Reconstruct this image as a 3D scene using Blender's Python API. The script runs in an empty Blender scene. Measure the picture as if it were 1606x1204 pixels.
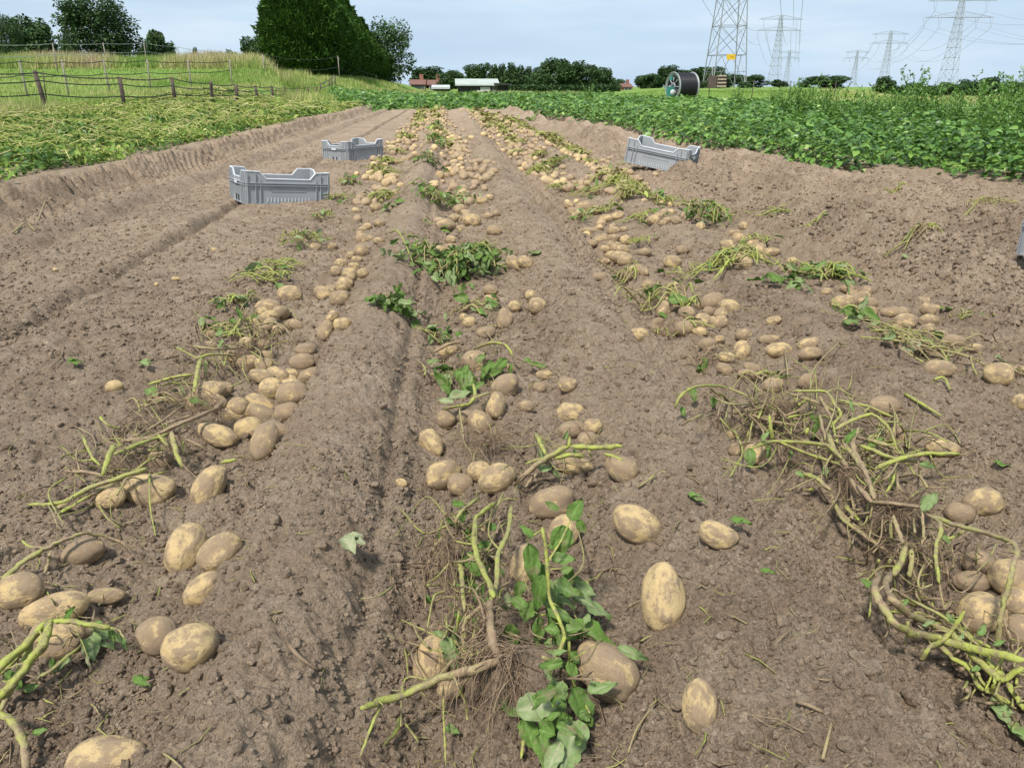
import bpy, math, random
import numpy as np
from mathutils import Matrix, Vector

rnd = random.Random(7)
rng = np.random.default_rng(7)
scene = bpy.context.scene
COL = scene.collection
PI = math.pi

# ---------------------------------------------------------------- camera
CAM = np.array([0.0, 0.0, 0.82])
FPX, CU, CV = 1204.0, 803.0, 602.0
YAW, PITCH = math.radians(4.34), math.radians(21.16)
cF = np.array([math.sin(YAW) * math.cos(PITCH), math.cos(YAW) * math.cos(PITCH), -math.sin(PITCH)])
cR = np.array([math.cos(YAW), -math.sin(YAW), 0.0])
cU = np.cross(cR, cF)
cam_data = bpy.data.cameras.new('camera')
cam = bpy.data.objects.new('camera', cam_data)
COL.objects.link(cam)
cam.matrix_world = Matrix(((cR[0], cU[0], -cF[0], CAM[0]), (cR[1], cU[1], -cF[1], CAM[1]), (cR[2], cU[2], -cF[2], CAM[2]), (0, 0, 0, 1)))
cam_data.sensor_width = 36.0
cam_data.lens = 36.0 * FPX / 1606.0
cam_data.clip_start = 0.02
cam_data.clip_end = 6000.0
scene.camera = cam

# ---------------------------------------------------------------- noise
_tab = np.random.default_rng(3).random((4, 256, 256)).astype(np.float32)

def vnoise(x, y, k=0):
    xi = np.floor(x); yi = np.floor(y)
    fx = (x - xi).astype(np.float32); fy = (y - yi).astype(np.float32)
    fx = fx * fx * (3 - 2 * fx); fy = fy * fy * (3 - 2 * fy)
    a = xi.astype(np.int64) & 255; b = yi.astype(np.int64) & 255
    a1 = (a + 1) & 255; b1 = (b + 1) & 255
    t = _tab[k]
    return (t[a, b] * (1 - fx) + t[a1, b] * fx) * (1 - fy) + (t[a, b1] * (1 - fx) + t[a1, b1] * fx) * fy * 1.0

def clods(x, y, cell, rmin, rmax, dens, k=0):
    """height of half-buried round lumps scattered one per cell"""
    gx = x / cell; gy = y / cell
    xi = np.floor(gx).astype(np.int64); yi = np.floor(gy).astype(np.int64)
    out = np.zeros(x.shape, np.float32)
    for dx in (-1, 0, 1):
        for dy in (-1, 0, 1):
            a = (xi + dx) & 255; b = (yi + dy) & 255
            px = xi + dx + _tab[k][a, b]; py = yi + dy + _tab[(k + 1) % 4][b, a]
            q = _tab[(k + 2) % 4][a, b]
            r = rmin + (rmax - rmin) * q * q
            r = np.where(_tab[(k + 3) % 4][a, b] < dens, r, 0)
            d2 = (gx - px) ** 2 * (0.8 + 0.5 * q) + (gy - py) ** 2
            h = np.sqrt(np.maximum(r * r - d2, 0))
            out = np.maximum(out, h.astype(np.float32))
    return out * cell

def ss(a, b, x):
    t = np.clip((x - a) / (b - a), 0, 1)
    return t * t * (3 - 2 * t)

def gs(x, c, w):
    return np.exp(-((x - c) / w) ** 2)

# ---------------------------------------------------------------- terrain
CROP_Y = [0, 6.5, 9.5, 13, 19, 27, 31]
CROP_X = [6.6, 5.0, 3.95, 3.35, 3.05, 2.6, 2.2]
YEND = 31.0

def crop_edge(y):
    return np.interp(y, CROP_Y, CROP_X)

def macro(x, y):
    x = np.asarray(x, float); y = np.asarray(y, float)
    fade = 1 - ss(31, 34, y)
    w = x + 0.035 * (vnoise(x * 0.7 + 9, y * 0.8, 1) - 0.5) + 0.05 * (vnoise(x * 0 + 3, y * 0.45, 2) - 0.5)
    z = 0.082 * gs(w, -0.29, 0.125) + 0.078 * gs(w, 0.48, 0.16) + 0.070 * gs(w, 1.33, 0.14)
    z = z - 0.055 * gs(w, -0.05, 0.085) - 0.060 * gs(w, 0.775, 0.065) - 0.02 * gs(w, -0.62, 0.16) - 0.02 * gs(w, 0.98, 0.12)
    # grooves left of the rows
    w2 = w + 0.05 * (vnoise(x * 4, y * 3.3, 0) - .5)
    z = z - 0.046 * gs(w2, -1.58, 0.032) + 0.020 * gs(w2, -1.66, 0.05) + 0.010 * gs(w, -1.5, 0.1)
    z = z - 0.066 * gs(w2, -2.33, 0.080) + 0.038 * gs(w2, -2.52, 0.08) - 0.11 * gs(w, -2.86, 0.17)
    wl = x + 0.12 * (vnoise(x * 1.5, y * 2.2, 3) - 0.5) + 0.05 * (vnoise(x * 5, y * 7, 3) - 0.5)
    z = z + 0.105 * ss(-2.98, -3.20, wl) + 0.035 * gs(wl, -3.30, 0.12) * (0.4 + vnoise(x * 2, y * 3, 0))
    # narrow scores left by the lifting shares and the wheels
    for (c0, dp, wd) in ((-1.02, .010, .016), (-.86, .014, .014), (-.45, .016, .016), (-.16, .018, .016), (.30, .012, .014), (.63, .018, .016), (.69, .022, .014), (1.19, .016, .014), (1.47, .018, .016), (1.86, .022, .018),
                         (2.46, .035, .03), (2.92, .04, .025), (3.28, .035, .025), (3.72, .04, .025), (4.12, .035, .03), (-2.12, .014, .016), (-1.30, .008, .014)):
        z = z - dp * gs(w, c0, wd) + .45 * dp * gs(w, c0 + wd * 2.2, wd)
    # rough wheelings on the right
    rough = ss(1.85, 2.3, x)
    # the nearest crate stands askew, its left end on a small heap
    z = z + .050 * np.exp(-((x + 1.88) ** 2 + (y - 5.02) ** 2) / .06) - .025 * np.exp(-((x + 1.42) ** 2 + (y - 5.3) ** 2) / .04)
    z = z + (0.17 * gs(w2, 2.24, 0.11) * (0.25 + 1.1 * vnoise(x * 2.2, y * 1.6, 2)) - 0.14 * gs(w, 2.66, 0.17)
             + 0.075 * gs(w2, 3.08, 0.10) * (.4 + 1.2 * vnoise(x * 2.5, y * 1.9, 3)) - 0.15 * gs(w, 3.5, 0.17) + 0.03 * gs(w2, 3.9, 0.09) - 0.08 * gs(w, 4.35, .17))
    z = z + rough * 0.06 * (vnoise(x * 3.1, y * 2.6, 0) - 0.5)
    z = z * np.where(x > -2.9, fade, 1)
    z = z + 0.05 * (vnoise(x * 0.25 + 5, y * 0.2, 1) - 0.5) * fade
    # left bank and the rise under the hedge
    t = x / np.maximum(y, 5.0)
    bank = np.interp(y, [10, 20, 34, 50, 62, 80, 150], [0.0, 0.16, .60, 1.5, 2.12, 2.15, 1.8]) * ss(-0.185, -0.228, t)
    hill = 1.55 * ss(42, 78, y) * ss(-3.5, -11, x) * (1 - ss(140, 260, y))
    z = z + np.maximum(bank, hill) * ss(-3.4, -9, x)
    # right: gentle fall, green mound, rise below the near pylon
    t = x / np.maximum(y, 5.0)
    z = z - 0.5 * ss(7, 26, x) * ss(6, 26, y)
    mound = ss(0.17, 0.28, t) * (1 - ss(0.45, 0.62, t))
    z = z + mound * (0.80 * ss(38, 62, y) + 0.15 * ss(90, 200, y)) * (1 - ss(260, 420, y))
    z = z - 4.6 * ss(70, 420, y) * ss(0.46, 0.58, t) * (1 - 0.4 * ss(900, 2000, y))
    return z

def treads(x, y, c, w, per, slant):
    ph = (y + slant * np.abs(x - c)) / per
    f = ph - np.floor(ph)
    bar = ss(0.0, 0.16, f) * (1 - ss(0.42, 0.62, f))
    return bar * (1 - ss(w * 0.8, w, np.abs(x - c)))

def detail(x, y, sp):
    """fine relief; sp = local sample spacing, octaves finer than it fade"""
    def lod(c):
        return 1 - ss(0.28, 0.75, sp / c)
    smooth = 0.30 * gs(x, -0.29, 0.12) + 0.3 * gs(x, 0.5, 0.16) + 0.45 * gs(x, 1.33, 0.13) + 0.3 * gs(x, -2.34, .1)
    m = (1 - smooth)
    patch = vnoise(x * 2.3, y * 2.0, 2)
    rough = ss(1.85, 2.3, x)
    wx = x + 0.006 * (vnoise(x * 90, y * 90, 0) - 0.5); wy = y + 0.006 * (vnoise(x * 90 + 31, y * 90, 1) - 0.5)
    wx = wx + 0.012 * (vnoise(x * 31, y * 31, 2) - 0.5); wy = wy + 0.012 * (vnoise(x * 31, y * 31 + 7, 3) - 0.5)
    rr = 0.45 + 0.35 * rough
    z = 0.040 * rr * (vnoise(x * 7.1, y * 5.3, 0) - 0.5) * lod(0.14)
    z = z + 0.030 * rr * (vnoise(x * 17, y * 14, 1) - 0.5) * lod(0.06)
    z = z + 0.017 * (vnoise(x * 45, y * 41, 2) - 0.5) * lod(0.023)
    z = z + 0.0095 * (vnoise(x * 110, y * 110, 3) - 0.5) * lod(0.010)
    z = z + 0.0045 * (vnoise(x * 240, y * 240, 0) - 0.5) * lod(0.0045)
    # small pits and crevices
    z = z - 0.012 * np.maximum(0, 0.32 - vnoise(x * 30, y * 26, 3)) * 3 * lod(0.03)
    z = z + m * clods(wx, wy, 0.012, 0.22, 0.62, 0.75, 0) * 0.62 * lod(0.012) * (0.45 + 0.8 * patch)
    z = z + m * clods(wx, wy, 0.027, 0.15, 0.62, 0.6, 1) * 0.62 * lod(0.02) * (0.06 + .45 * patch)
    z = z + m * clods(wx + 0.01, wy, 0.075, 0.10, 0.46, 0.36, 2) * 0.6 * lod(0.05) * (0.02 + 0.35 * patch ** 2 + 0.45 * rough)
    z = z + rough * clods(wx, wy + 0.05, 0.15, 0.10, 0.50, 0.45, 3) * 0.40 * lod(0.08) * (1.9 * gs(x, 2.24, .2) + 1.6 * gs(x, 3.1, .2) + gs(x, 3.95, .2) + .12)
    z = z + rough * 0.035 * (np.abs(vnoise(x * 9, y * 7, 3) - 0.5) - .2) * lod(0.1)
    z = z + rough * 0.03 * (np.abs(vnoise(x * 21, y * 17, 1) - 0.5) - .2) * lod(0.06)
    rowm = gs(x, 0.13, 0.16) + gs(x, -0.62, 0.16) + gs(x, 0.98, 0.17) + gs(x, 1.65, 0.2)
    z = z - rowm * 0.035 * np.maximum(0, vnoise(x * 6.5, y * 5.1, 2) - .52) * 2.2
    z = z + rowm * clods(wx + .02, wy, 0.05, 0.15, 0.55, 0.55, 3) * 0.6 * lod(0.03)
    # tyre lugs
    tr = 0.070 * treads(x, y, -2.90, 0.30, 0.17, 0.6) * lod(0.13) * ss(3, 4, y)
    tr = tr + 0.042 * treads(x, y, -0.06, 0.1, 0.12, 0.25) * lod(0.10) * ss(2.9, 3.6, y) * (1 - ss(5, 6, y)) * 1.3
    tr = tr + 0.042 * treads(x, y, 0.74, 0.095, 0.13, 0.3) * lod(0.10) * ss(3.6, 4.4, y) * (1 - ss(7.5, 9, y))
    tr = tr + 0.04 * treads(x, y, 1.95, 0.16, 0.13, -0.4) * lod(0.12) + 0.05 * treads(x, y, 2.68, 0.17, 0.2, 0.5) * lod(0.14) + 0.05 * treads(x, y, 3.52, 0.17, 0.2, 0.5) * lod(0.14) * ss(5, 6, y)
    # slumped cracks in the bank of the bed
    bankm = gs(x, -3.15, 0.16)
    crack = np.abs(vnoise(x * 2.0 + y * 2, y * 6.0, 1) - 0.5)
    tr = tr - 0.115 * bankm * (1 - ss(0.0, 0.12, crack)) * lod(0.16)
    tr = tr + 0.055 * bankm * (vnoise(x * 11, y * 8, 0) - .5)
    return (z + tr)

def soil_z(x, y):
    x = np.atleast_1d(np.asarray(x, float)); y = np.atleast_1d(np.asarray(y, float))
    return macro(x, y) + detail(x, y, np.abs(y) * 0.0044 + 0.0005)

_T = np.concatenate([np.geomspace(0.7, 60, 900), np.geomspace(60.5, 1500, 300)])
def ray(u, v):
    return cF + cR * (u - CU) / FPX + cU * (CV - v) / FPX

def hit(u, v, dz=0.0, full=False):
    d = ray(u, v)
    P = CAM + _T[:, None] * d
    if full:
        h = soil_z(P[:, 0], P[:, 1]) + dz
    else:
        h = macro(P[:, 0], P[:, 1]) + dz
    below = np.nonzero(P[:, 2] < h)[0]
    if len(below) == 0:
        return P[-1], _T[-1]
    i = below[0]
    if i == 0:
        return P[0], _T[0]
    a = P[i - 1, 2] - h[i - 1]; b = h[i] - P[i, 2]
    t = _T[i - 1] + (_T[i] - _T[i - 1]) * a / (a + b + 1e-9)
    return CAM + t * d, t

def at_depth(u, Y):
    """world x on the vertical plane y=Y seen in column u (at the horizon)"""
    d = ray(u, 136)
    return CAM[0] + d[0] / d[1] * Y

def zpx(v, u, Y):
    d = ray(u, v)
    return CAM[2] + d[2] / d[1] * Y

# ---------------------------------------------------------------- mesh helpers
class MB:
    def __init__(s):
        s.v = []; s.f = []; s.t = []; s.n = 0
    def add(s, v, f, tone=0.5):
        v = np.asarray(v, np.float32).reshape(-1, 3); f = np.asarray(f, np.int64)
        s.v.append(v); s.f.append(f + s.n)
        s.t.append(np.full(len(v), tone, np.float32) if np.isscalar(tone) else np.asarray(tone, np.float32).reshape(-1))
        s.n += len(v)
        return s
    def mesh(s, name, mat, smooth=True):
        me = bpy.data.meshes.new(name)
        V = np.concatenate(s.v)
        nl = sum(f.size for f in s.f); nf = sum(len(f) for f in s.f)
        me.vertices.add(len(V)); me.vertices.foreach_set('co', V.ravel())
        me.loops.add(nl); me.polygons.add(nf)
        me.loops.foreach_set('vertex_index', np.concatenate([f.ravel() for f in s.f]).astype(np.int32))
        tot = np.concatenate([np.full(len(f), f.shape[1], np.int32) for f in s.f])
        st = np.zeros(nf, np.int32); st[1:] = np.cumsum(tot)[:-1]
        me.polygons.foreach_set('loop_start', st)
        try:
            me.polygons.foreach_set('loop_total', tot)
        except Exception:
            pass
        at = me.attributes.new('tone', 'FLOAT', 'POINT')
        at.data.foreach_set('value', np.concatenate(s.t))
        me.polygons.foreach_set('use_smooth', np.full(nf, smooth, bool))
        for m in (mat if isinstance(mat, (list, tuple)) else [mat]):
            me.materials.append(m)
        me.update(calc_edges=True)
        me.validate()
        return me
    def build(s, name, mat, parent=None, smooth=True):
        o = bpy.data.objects.new(name, s.mesh(name, mat, smooth))
        COL.objects.link(o)
        if parent is not None:
            o.parent = parent
        return o
    def shift(s, off):
        off = np.asarray(off, np.float32)
        s.v = [v - off for v in s.v]
        return s

def tag(o, label=None, cat=None, group=None, kind=None):
    if label: o['label'] = label
    if cat: o['category'] = cat
    if group: o['group'] = group
    if kind: o['kind'] = kind
    return o

def empty(name, loc, rz=0.0):
    o = bpy.data.objects.new(name, None)
    o.empty_display_size = 0.1
    COL.objects.link(o)
    o.location = tuple(float(c) for c in loc); o.rotation_euler = (0, 0, rz)
    return o

def tube(mb, pts, rad, sides=6, tone=0.5, caps=True, rib=0.0):
    P = np.asarray(pts, float); n = len(P)
    R = np.full(n, rad) if np.isscalar(rad) else np.asarray(rad, float)
    T = np.gradient(P, axis=0); T /= (np.linalg.norm(T, axis=1, keepdims=True) + 1e-9)
    up = np.array([0.13, 0.21, 0.97]) if abs(T[0][2]) < 0.9 else np.array([0.97, 0.2, 0.1])
    N = np.cross(T, up); N /= (np.linalg.norm(N, axis=1, keepdims=True) + 1e-9)
    B = np.cross(T, N)
    a = np.arange(sides) * 2 * PI / sides
    V = P[:, None, :] + (R[:, None] * (1 + rib * np.cos(a * 3 + np.arange(n)[:, None] * .12)))[:, :, None] * (np.cos(a)[None, :, None] * N[:, None, :] + np.sin(a)[None, :, None] * B[:, None, :])
    i = np.arange(n - 1)[:, None] * sides; j = np.arange(sides)[None, :]; j2 = (j + 1) % sides
    F = np.stack([i + j, i + j2, i + sides + j2, i + sides + j], -1).reshape(-1, 4)
    V = V.reshape(-1, 3)
    tt = np.full(n, tone) if np.isscalar(tone) else np.asarray(tone, float)
    tv = np.repeat(tt, sides)
    if caps:
        V = np.concatenate([V, P[:1], P[-1:]]); tv = np.concatenate([tv, tt[:1], tt[-1:]])
        c0 = n * sides; jj = np.arange(sides)
        F0 = np.stack([np.full(sides, c0), (jj + 1) % sides, jj], -1)
        F1 = np.stack([np.full(sides, c0 + 1), (n - 1) * sides + jj, (n - 1) * sides + (jj + 1) % sides], -1)
        base = mb.n
        mb.add(V, F, tv)
        mb.f.append(F0 + base); mb.f.append(F1 + base)
    else:
        mb.add(V, F, tv)

def spline(pts, m):
    """Catmull-Rom through pts, m samples per span (rows may carry extra columns)"""
    P = np.asarray(pts, float)
    if len(P) == 2:
        t = np.linspace(0, 1, m + 1)[:, None]
        return P[0] * (1 - t) + P[1] * t
    Q = np.concatenate([[2 * P[0] - P[1]], P, [2 * P[-1] - P[-2]]])
    out = []
    for k in range(1, len(Q) - 2):
        for t in np.linspace(0, 1, m, endpoint=False):
            a, b, c, d = Q[k - 1], Q[k], Q[k + 1], Q[k + 2]
            out.append(0.5 * (2 * b + (c - a) * t + (2 * a - 5 * b + 4 * c - d) * t * t + (3 * b - a - 3 * c + d) * t ** 3))
    out.append(P[-1])
    return np.array(out)

def box(mb, c, s, tone=0.5, M=None):
    x, y, z = s[0] / 2, s[1] / 2, s[2] / 2
    V = np.array([[-x, -y, -z], [x, -y, -z], [x, y, -z], [-x, y, -z], [-x, -y, z], [x, -y, z], [x, y, z], [-x, y, z]])
    if M is not None: V = V @ np.asarray(M).T
    V = V + np.asarray(c)
    F = [[0, 3, 2, 1], [4, 5, 6, 7], [0, 1, 5, 4], [1, 2, 6, 5], [2, 3, 7, 6], [3, 0, 4, 7]]
    mb.add(V, F, tone)

def bar(mb, a, b, r, tone=0.5, sides=4):
    tube(mb, [a, b], r, sides, tone)

LEAF8 = np.array([[0, 0, 0], [-.27, .25, .07], [0, .27, -.02], [.27, .25, .07], [-.25, .62, .03], [0, .64, -.05], [.25, .62, .03], [0, 1, -.16]], float)
LF8 = np.array([[0, 2, 1], [0, 3, 2], [1, 2, 5], [1, 5, 4], [2, 3, 6], [2, 6, 5], [4, 5, 7], [5, 6, 7]])
LEAF5 = np.array([[0, 0, 0], [-.34, .45, .08], [0, .48, -.04], [.34, .45, .08], [0, 1, -.12]], float)
LF5 = np.array([[0, 2, 1], [0, 3, 2], [1, 2, 4], [2, 3, 4]])
BLADE = np.array([[-.5, 0, 0], [.5, 0, 0], [-.32, 0.05, .5], [.32, 0.05, .5], [0, .22, 1]], float)
BLF = np.array([[0, 1, 3], [0, 3, 2], [2, 3, 4]])

def rots(yaw, pitch, roll):
    cy, sy, cp, sp, cr, sr = np.cos(yaw), np.sin(yaw), np.cos(pitch), np.sin(pitch), np.cos(roll), np.sin(roll)
    n = len(yaw); M = np.empty((n, 3, 3))
    # Rz(yaw) * Rx(pitch) * Ry(roll)
    M[:, 0, 0] = cy * cr - sy * sp * sr; M[:, 0, 1] = -sy * cp; M[:, 0, 2] = cy * sr + sy * sp * cr
    M[:, 1, 0] = sy * cr + cy * sp * sr; M[:, 1, 1] = cy * cp; M[:, 1, 2] = sy * sr - cy * sp * cr
    M[:, 2, 0] = -cp * sr; M[:, 2, 1] = sp; M[:, 2, 2] = cp * cr
    return M

def scatter(mb, tmpl, faces, pos, M, size, tone):
    n = len(pos)
    if n == 0: return
    size = np.asarray(size, float)
    S = np.repeat(size[:, None], 3, 1) if size.ndim == 1 else size
    V = np.einsum('nij,nkj->nki', M, tmpl[None] * S[:, None, :]) + pos[:, None, :]
    k = len(tmpl)
    F = faces[None] + (np.arange(n) * k)[:, None, None]
    mb.add(V.reshape(-1, 3), F.reshape(-1, faces.shape[1]), np.repeat(np.asarray(tone, float), k))

def ico(sub):
    t = (1 + 5 ** .5) / 2
    V = [(-1, t, 0), (1, t, 0), (-1, -t, 0), (1, -t, 0), (0, -1, t), (0, 1, t), (0, -1, -t), (0, 1, -t), (t, 0, -1), (t, 0, 1), (-t, 0, -1), (-t, 0, 1)]
    F = [(0, 11, 5), (0, 5, 1), (0, 1, 7), (0, 7, 10), (0, 10, 11), (1, 5, 9), (5, 11, 4), (11, 10, 2), (10, 7, 6), (7, 1, 8), (3, 9, 4), (3, 4, 2), (3, 2, 6), (3, 6, 8), (3, 8, 9), (4, 9, 5), (2, 4, 11), (6, 2, 10), (8, 6, 7), (9, 8, 1)]
    V = [tuple(np.array(v) / np.linalg.norm(v)) for v in V]
    for _ in range(sub):
        c = {}; G = []
        def mid(a, b):
            k = (min(a, b), max(a, b))
            if k not in c:
                m = np.array(V[a]) + np.array(V[b]); V.append(tuple(m / np.linalg.norm(m))); c[k] = len(V) - 1
            return c[k]
        for a, b, d in F:
            x, y, z = mid(a, b), mid(b, d), mid(d, a)
            G += [(a, x, z), (b, y, x), (d, z, y), (x, y, z)]
        F = G
    return np.array(V), np.array(F)

def n3(V, f, k=0):
    """cheap 3-D value noise, -0.5..0.5"""
    return (vnoise(V[:, 0] * f + 7.3 + V[:, 2] * f * .61, V[:, 1] * f + 3.1 - V[:, 2] * f * .43, k)
            + vnoise(V[:, 1] * f + 11.7, V[:, 2] * f + V[:, 0] * f * .3 + 5.1, (k + 1) % 4)) / 2 - 0.5

# ---------------------------------------------------------------- materials
def newmat(name):
    m = bpy.data.materials.new(name); m.use_nodes = True
    nt = m.node_tree; nt.nodes.clear()
    out = nt.nodes.new('ShaderNodeOutputMaterial')
    b = nt.nodes.new('ShaderNodeBsdfPrincipled')
    nt.links.new(b.outputs[0], out.inputs[0])
    return m, nt, b, out

def N(nt, typ, **kw):
    n = nt.nodes.new(typ)
    for k, v in kw.items():
        if k in ('inputs',):
            for i, val in v.items(): n.inputs[i].default_value = val
        else:
            setattr(n, k, v)
    return n

def noise(nt, vec, scale, detail=4, rough=0.55):
    n = N(nt, 'ShaderNodeTexNoise', inputs={'Scale': scale, 'Detail': detail, 'Roughness': rough})
    if vec is not None: nt.links.new(vec, n.inputs['Vector'])
    return n.outputs['Fac']

def ramp(nt, fac, stops, interp='LINEAR'):
    r = N(nt, 'ShaderNodeValToRGB'); r.color_ramp.interpolation = interp
    e = r.color_ramp.elements
    while len(e) < len(stops): e.new(0.5)
    for k, (p, c) in enumerate(stops):
        e[k].position = p; e[k].color = (c[0], c[1], c[2], 1) if not np.isscalar(c) else (c, c, c, 1)
    nt.links.new(fac, r.inputs[0])
    return r.outputs[0]

def mix(nt, fac, a, b, mode='MIX'):
    m = N(nt, 'ShaderNodeMix', data_type='RGBA', blend_type=mode)
    for s, val in ((m.inputs[0], fac), (m.inputs[6], a), (m.inputs[7], b)):
        if hasattr(val, 'is_linked'): nt.links.new(val, s)
        elif np.isscalar(val): s.default_value = val
        else: s.default_value = (val[0], val[1], val[2], 1)
    return m.outputs[2]

def math_(nt, op, a, b=0.0):
    m = N(nt, 'ShaderNodeMath', operation=op)
    for s, val in ((m.inputs[0], a), (m.inputs[1], b)):
        if hasattr(val, 'is_linked'): nt.links.new(val, s)
        else: s.default_value = val
    return m.outputs[0]

def bump(nt, b, h, strength, dist):
    n = N(nt, 'ShaderNodeBump', inputs={'Strength': strength, 'Distance': dist})
    nt.links.new(h, n.inputs['Height']); nt.links.new(n.outputs[0], b.inputs['Normal'])

def objvec(nt):
    return N(nt, 'ShaderNodeTexCoord').outputs['Object']

def geopos(nt):
    return N(nt, 'ShaderNodeNewGeometry').outputs['Position']

SOIL_A, SOIL_B, SOIL_C = (0.44, 0.325, 0.228), (0.28, 0.199, 0.135), (0.55, 0.428, 0.312)

def soil_material():
    m, nt, b, _ = newmat('dry_soil')
    p = geopos(nt)
    big = noise(nt, p, 1.1, 4); mid = noise(nt, p, 9, 5, .6); fine = noise(nt, p, 130, 4, .7); grit = noise(nt, p, 520, 3, .7)
    c = mix(nt, ramp(nt, big, [(.35, 0.0), (.68, 1.0)]), SOIL_A, SOIL_B)
    c = mix(nt, ramp(nt, mid, [(.40, 0.0), (.72, .75)]), c, SOIL_C)
    c = mix(nt, ramp(nt, noise(nt, p, 38, 4, .6), [(.32, .32), (.45, 0.0)]), c, (0.17, 0.12, 0.083))  # dark flecks: moist crumbs, and shade of small pits painted in
    c = mix(nt, ramp(nt, fine, [(.3, .58), (.60, 0.0)]), c, (0.13, 0.106, 0.075))  # dark grain puts crevice shade between crumbs into the colour
    c = mix(nt, ramp(nt, grit, [(.56, 0.0), (.74, .8)]), c, (0.56, 0.47, 0.38))
    c = mix(nt, ramp(nt, noise(nt, p, 260, 3, .6), [(.30, .45), (.45, 0.0)]), c, (0.14, 0.10, 0.07))
    at = N(nt, 'ShaderNodeAttribute', attribute_name='tone')
    c = mix(nt, 1.0, c, ramp(nt, at.outputs['Fac'], [(0.0, (.66, .65, .64)), (.5, (1, 1, 1)), (1.0, (1.3, 1.32, 1.34))]), 'MULTIPLY')
    nt.links.new(c, b.inputs['Base Color'])
    b.inputs['Roughness'].default_value = 1.0
    b.inputs['Specular IOR Level'].default_value = 0.12
    h = math_(nt, 'ADD', math_(nt, 'MULTIPLY', noise(nt, p, 60, 6, .7), 1.0), math_(nt, 'MULTIPLY', noise(nt, p, 300, 4, .7), .35))
    h = math_(nt, 'ADD', h, math_(nt, 'MULTIPLY', noise(nt, p, 17, 4, .65), 1.6))
    h = math_(nt, 'ADD', h, math_(nt, 'MULTIPLY', noise(nt, p, 750, 3, .7), .16))
    bump(nt, b, h, 1.0, 0.024)
    return m

def potato_material():
    m, nt, b, _ = newmat('potato_skin')
    oi = N(nt, 'ShaderNodeObjectInfo')
    v = N(nt, 'ShaderNodeVectorMath', operation='ADD')
    nt.links.new(objvec(nt), v.inputs[0])
    k = N(nt, 'ShaderNodeVectorMath', operation='SCALE'); k.inputs[3].default_value = 40.0
    cx = N(nt, 'ShaderNodeCombineXYZ')
    for i in range(3): nt.links.new(oi.outputs['Random'], cx.inputs[i])
    nt.links.new(cx.outputs[0], k.inputs[0]); nt.links.new(k.outputs[0], v.inputs[1])
    p = v.outputs[0]
    sep = N(nt, 'ShaderNodeSeparateColor'); nt.links.new(oi.outputs['Color'], sep.inputs[0])
    dirt = sep.outputs[0]
    skin = mix(nt, noise(nt, p, 2.0, 3), (0.57, 0.415, 0.190), (0.62, 0.475, 0.260))
    skin = mix(nt, ramp(nt, noise(nt, p, 14, 3), [(.45, 0.0), (.75, .45)]), skin, (0.50, 0.31, 0.12))
    thr = math_(nt, 'ADD', math_(nt, 'MULTIPLY', noise(nt, p, 1.7, 5, .62), .95), math_(nt, 'MULTIPLY', noise(nt, p, 6.5, 4, .6), .10))
    thr = math_(nt, 'ADD', thr, math_(nt, 'MULTIPLY', math_(nt, 'SUBTRACT', dirt, .46), .34))
    thr = math_(nt, 'ADD', thr, math_(nt, 'MULTIPLY', math_(nt, 'SUBTRACT', noise(nt, p, 17, 4, .65), .5), .16))
    mask = ramp(nt, thr, [(.41, .07), (.505, .32), (.565, .77), (.68, .90), (.9, .94)])
    dcol = mix(nt, noise(nt, p, 9, 4), (0.345, 0.252, 0.172), (0.19, 0.135, 0.092))
    c = mix(nt, mask, skin, dcol)
    vor = N(nt, 'ShaderNodeTexVoronoi', inputs={'Scale': 5.5}); nt.links.new(p, vor.inputs['Vector'])
    c = mix(nt, ramp(nt, vor.outputs['Distance'], [(.06, .8), (.13, 0.0)]), c, (0.16, 0.10, 0.06))
    nt.links.new(c, b.inputs['Base Color'])
    b.inputs['Roughness'].default_value = 0.72
    b.inputs['Specular IOR Level'].default_value = 0.25
    h = math_(nt, 'ADD', math_(nt, 'MULTIPLY', mask, .6), math_(nt, 'ADD', math_(nt, 'MULTIPLY', noise(nt, p, 22, 4, .6), .5), math_(nt, 'MULTIPLY', noise(nt, p, 60, 3), .25)))
    bump(nt, b, h, 0.5, 0.06)
    return m

def tone_material(name, stops, rough=.6, spec=.3, trans=0.0, var=0.25, vscale=60, bumps=0.0, bscale=200):
    """colour ramp driven by each vertex's own 'tone' value, broken up by noise"""
    m, nt, b, out = newmat(name)
    a = N(nt, 'ShaderNodeAttribute', attribute_name='tone')
    p = geopos(nt)
    n = math_(nt, 'MULTIPLY', math_(nt, 'SUBTRACT', noise(nt, p, vscale, 4, .6), .5), var)
    f = math_(nt, 'ADD', a.outputs['Fac'], n)
    c = ramp(nt, f, stops)
    nt.links.new(c, b.inputs['Base Color'])
    b.inputs['Roughness'].default_value = rough
    b.inputs['Specular IOR Level'].default_value = spec
    if bumps:
        bump(nt, b, noise(nt, p, bscale, 4, .6), bumps, 0.004)
    if trans:
        t = N(nt, 'ShaderNodeBsdfTranslucent'); nt.links.new(c, t.inputs['Color'])
        mx = N(nt, 'ShaderNodeMixShader'); mx.inputs[0].default_value = trans
        nt.links.new(b.outputs[0], mx.inputs[1]); nt.links.new(t.outputs[0], mx.inputs[2])
        nt.links.new(mx.outputs[0], out.inputs[0])
    return m

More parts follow.
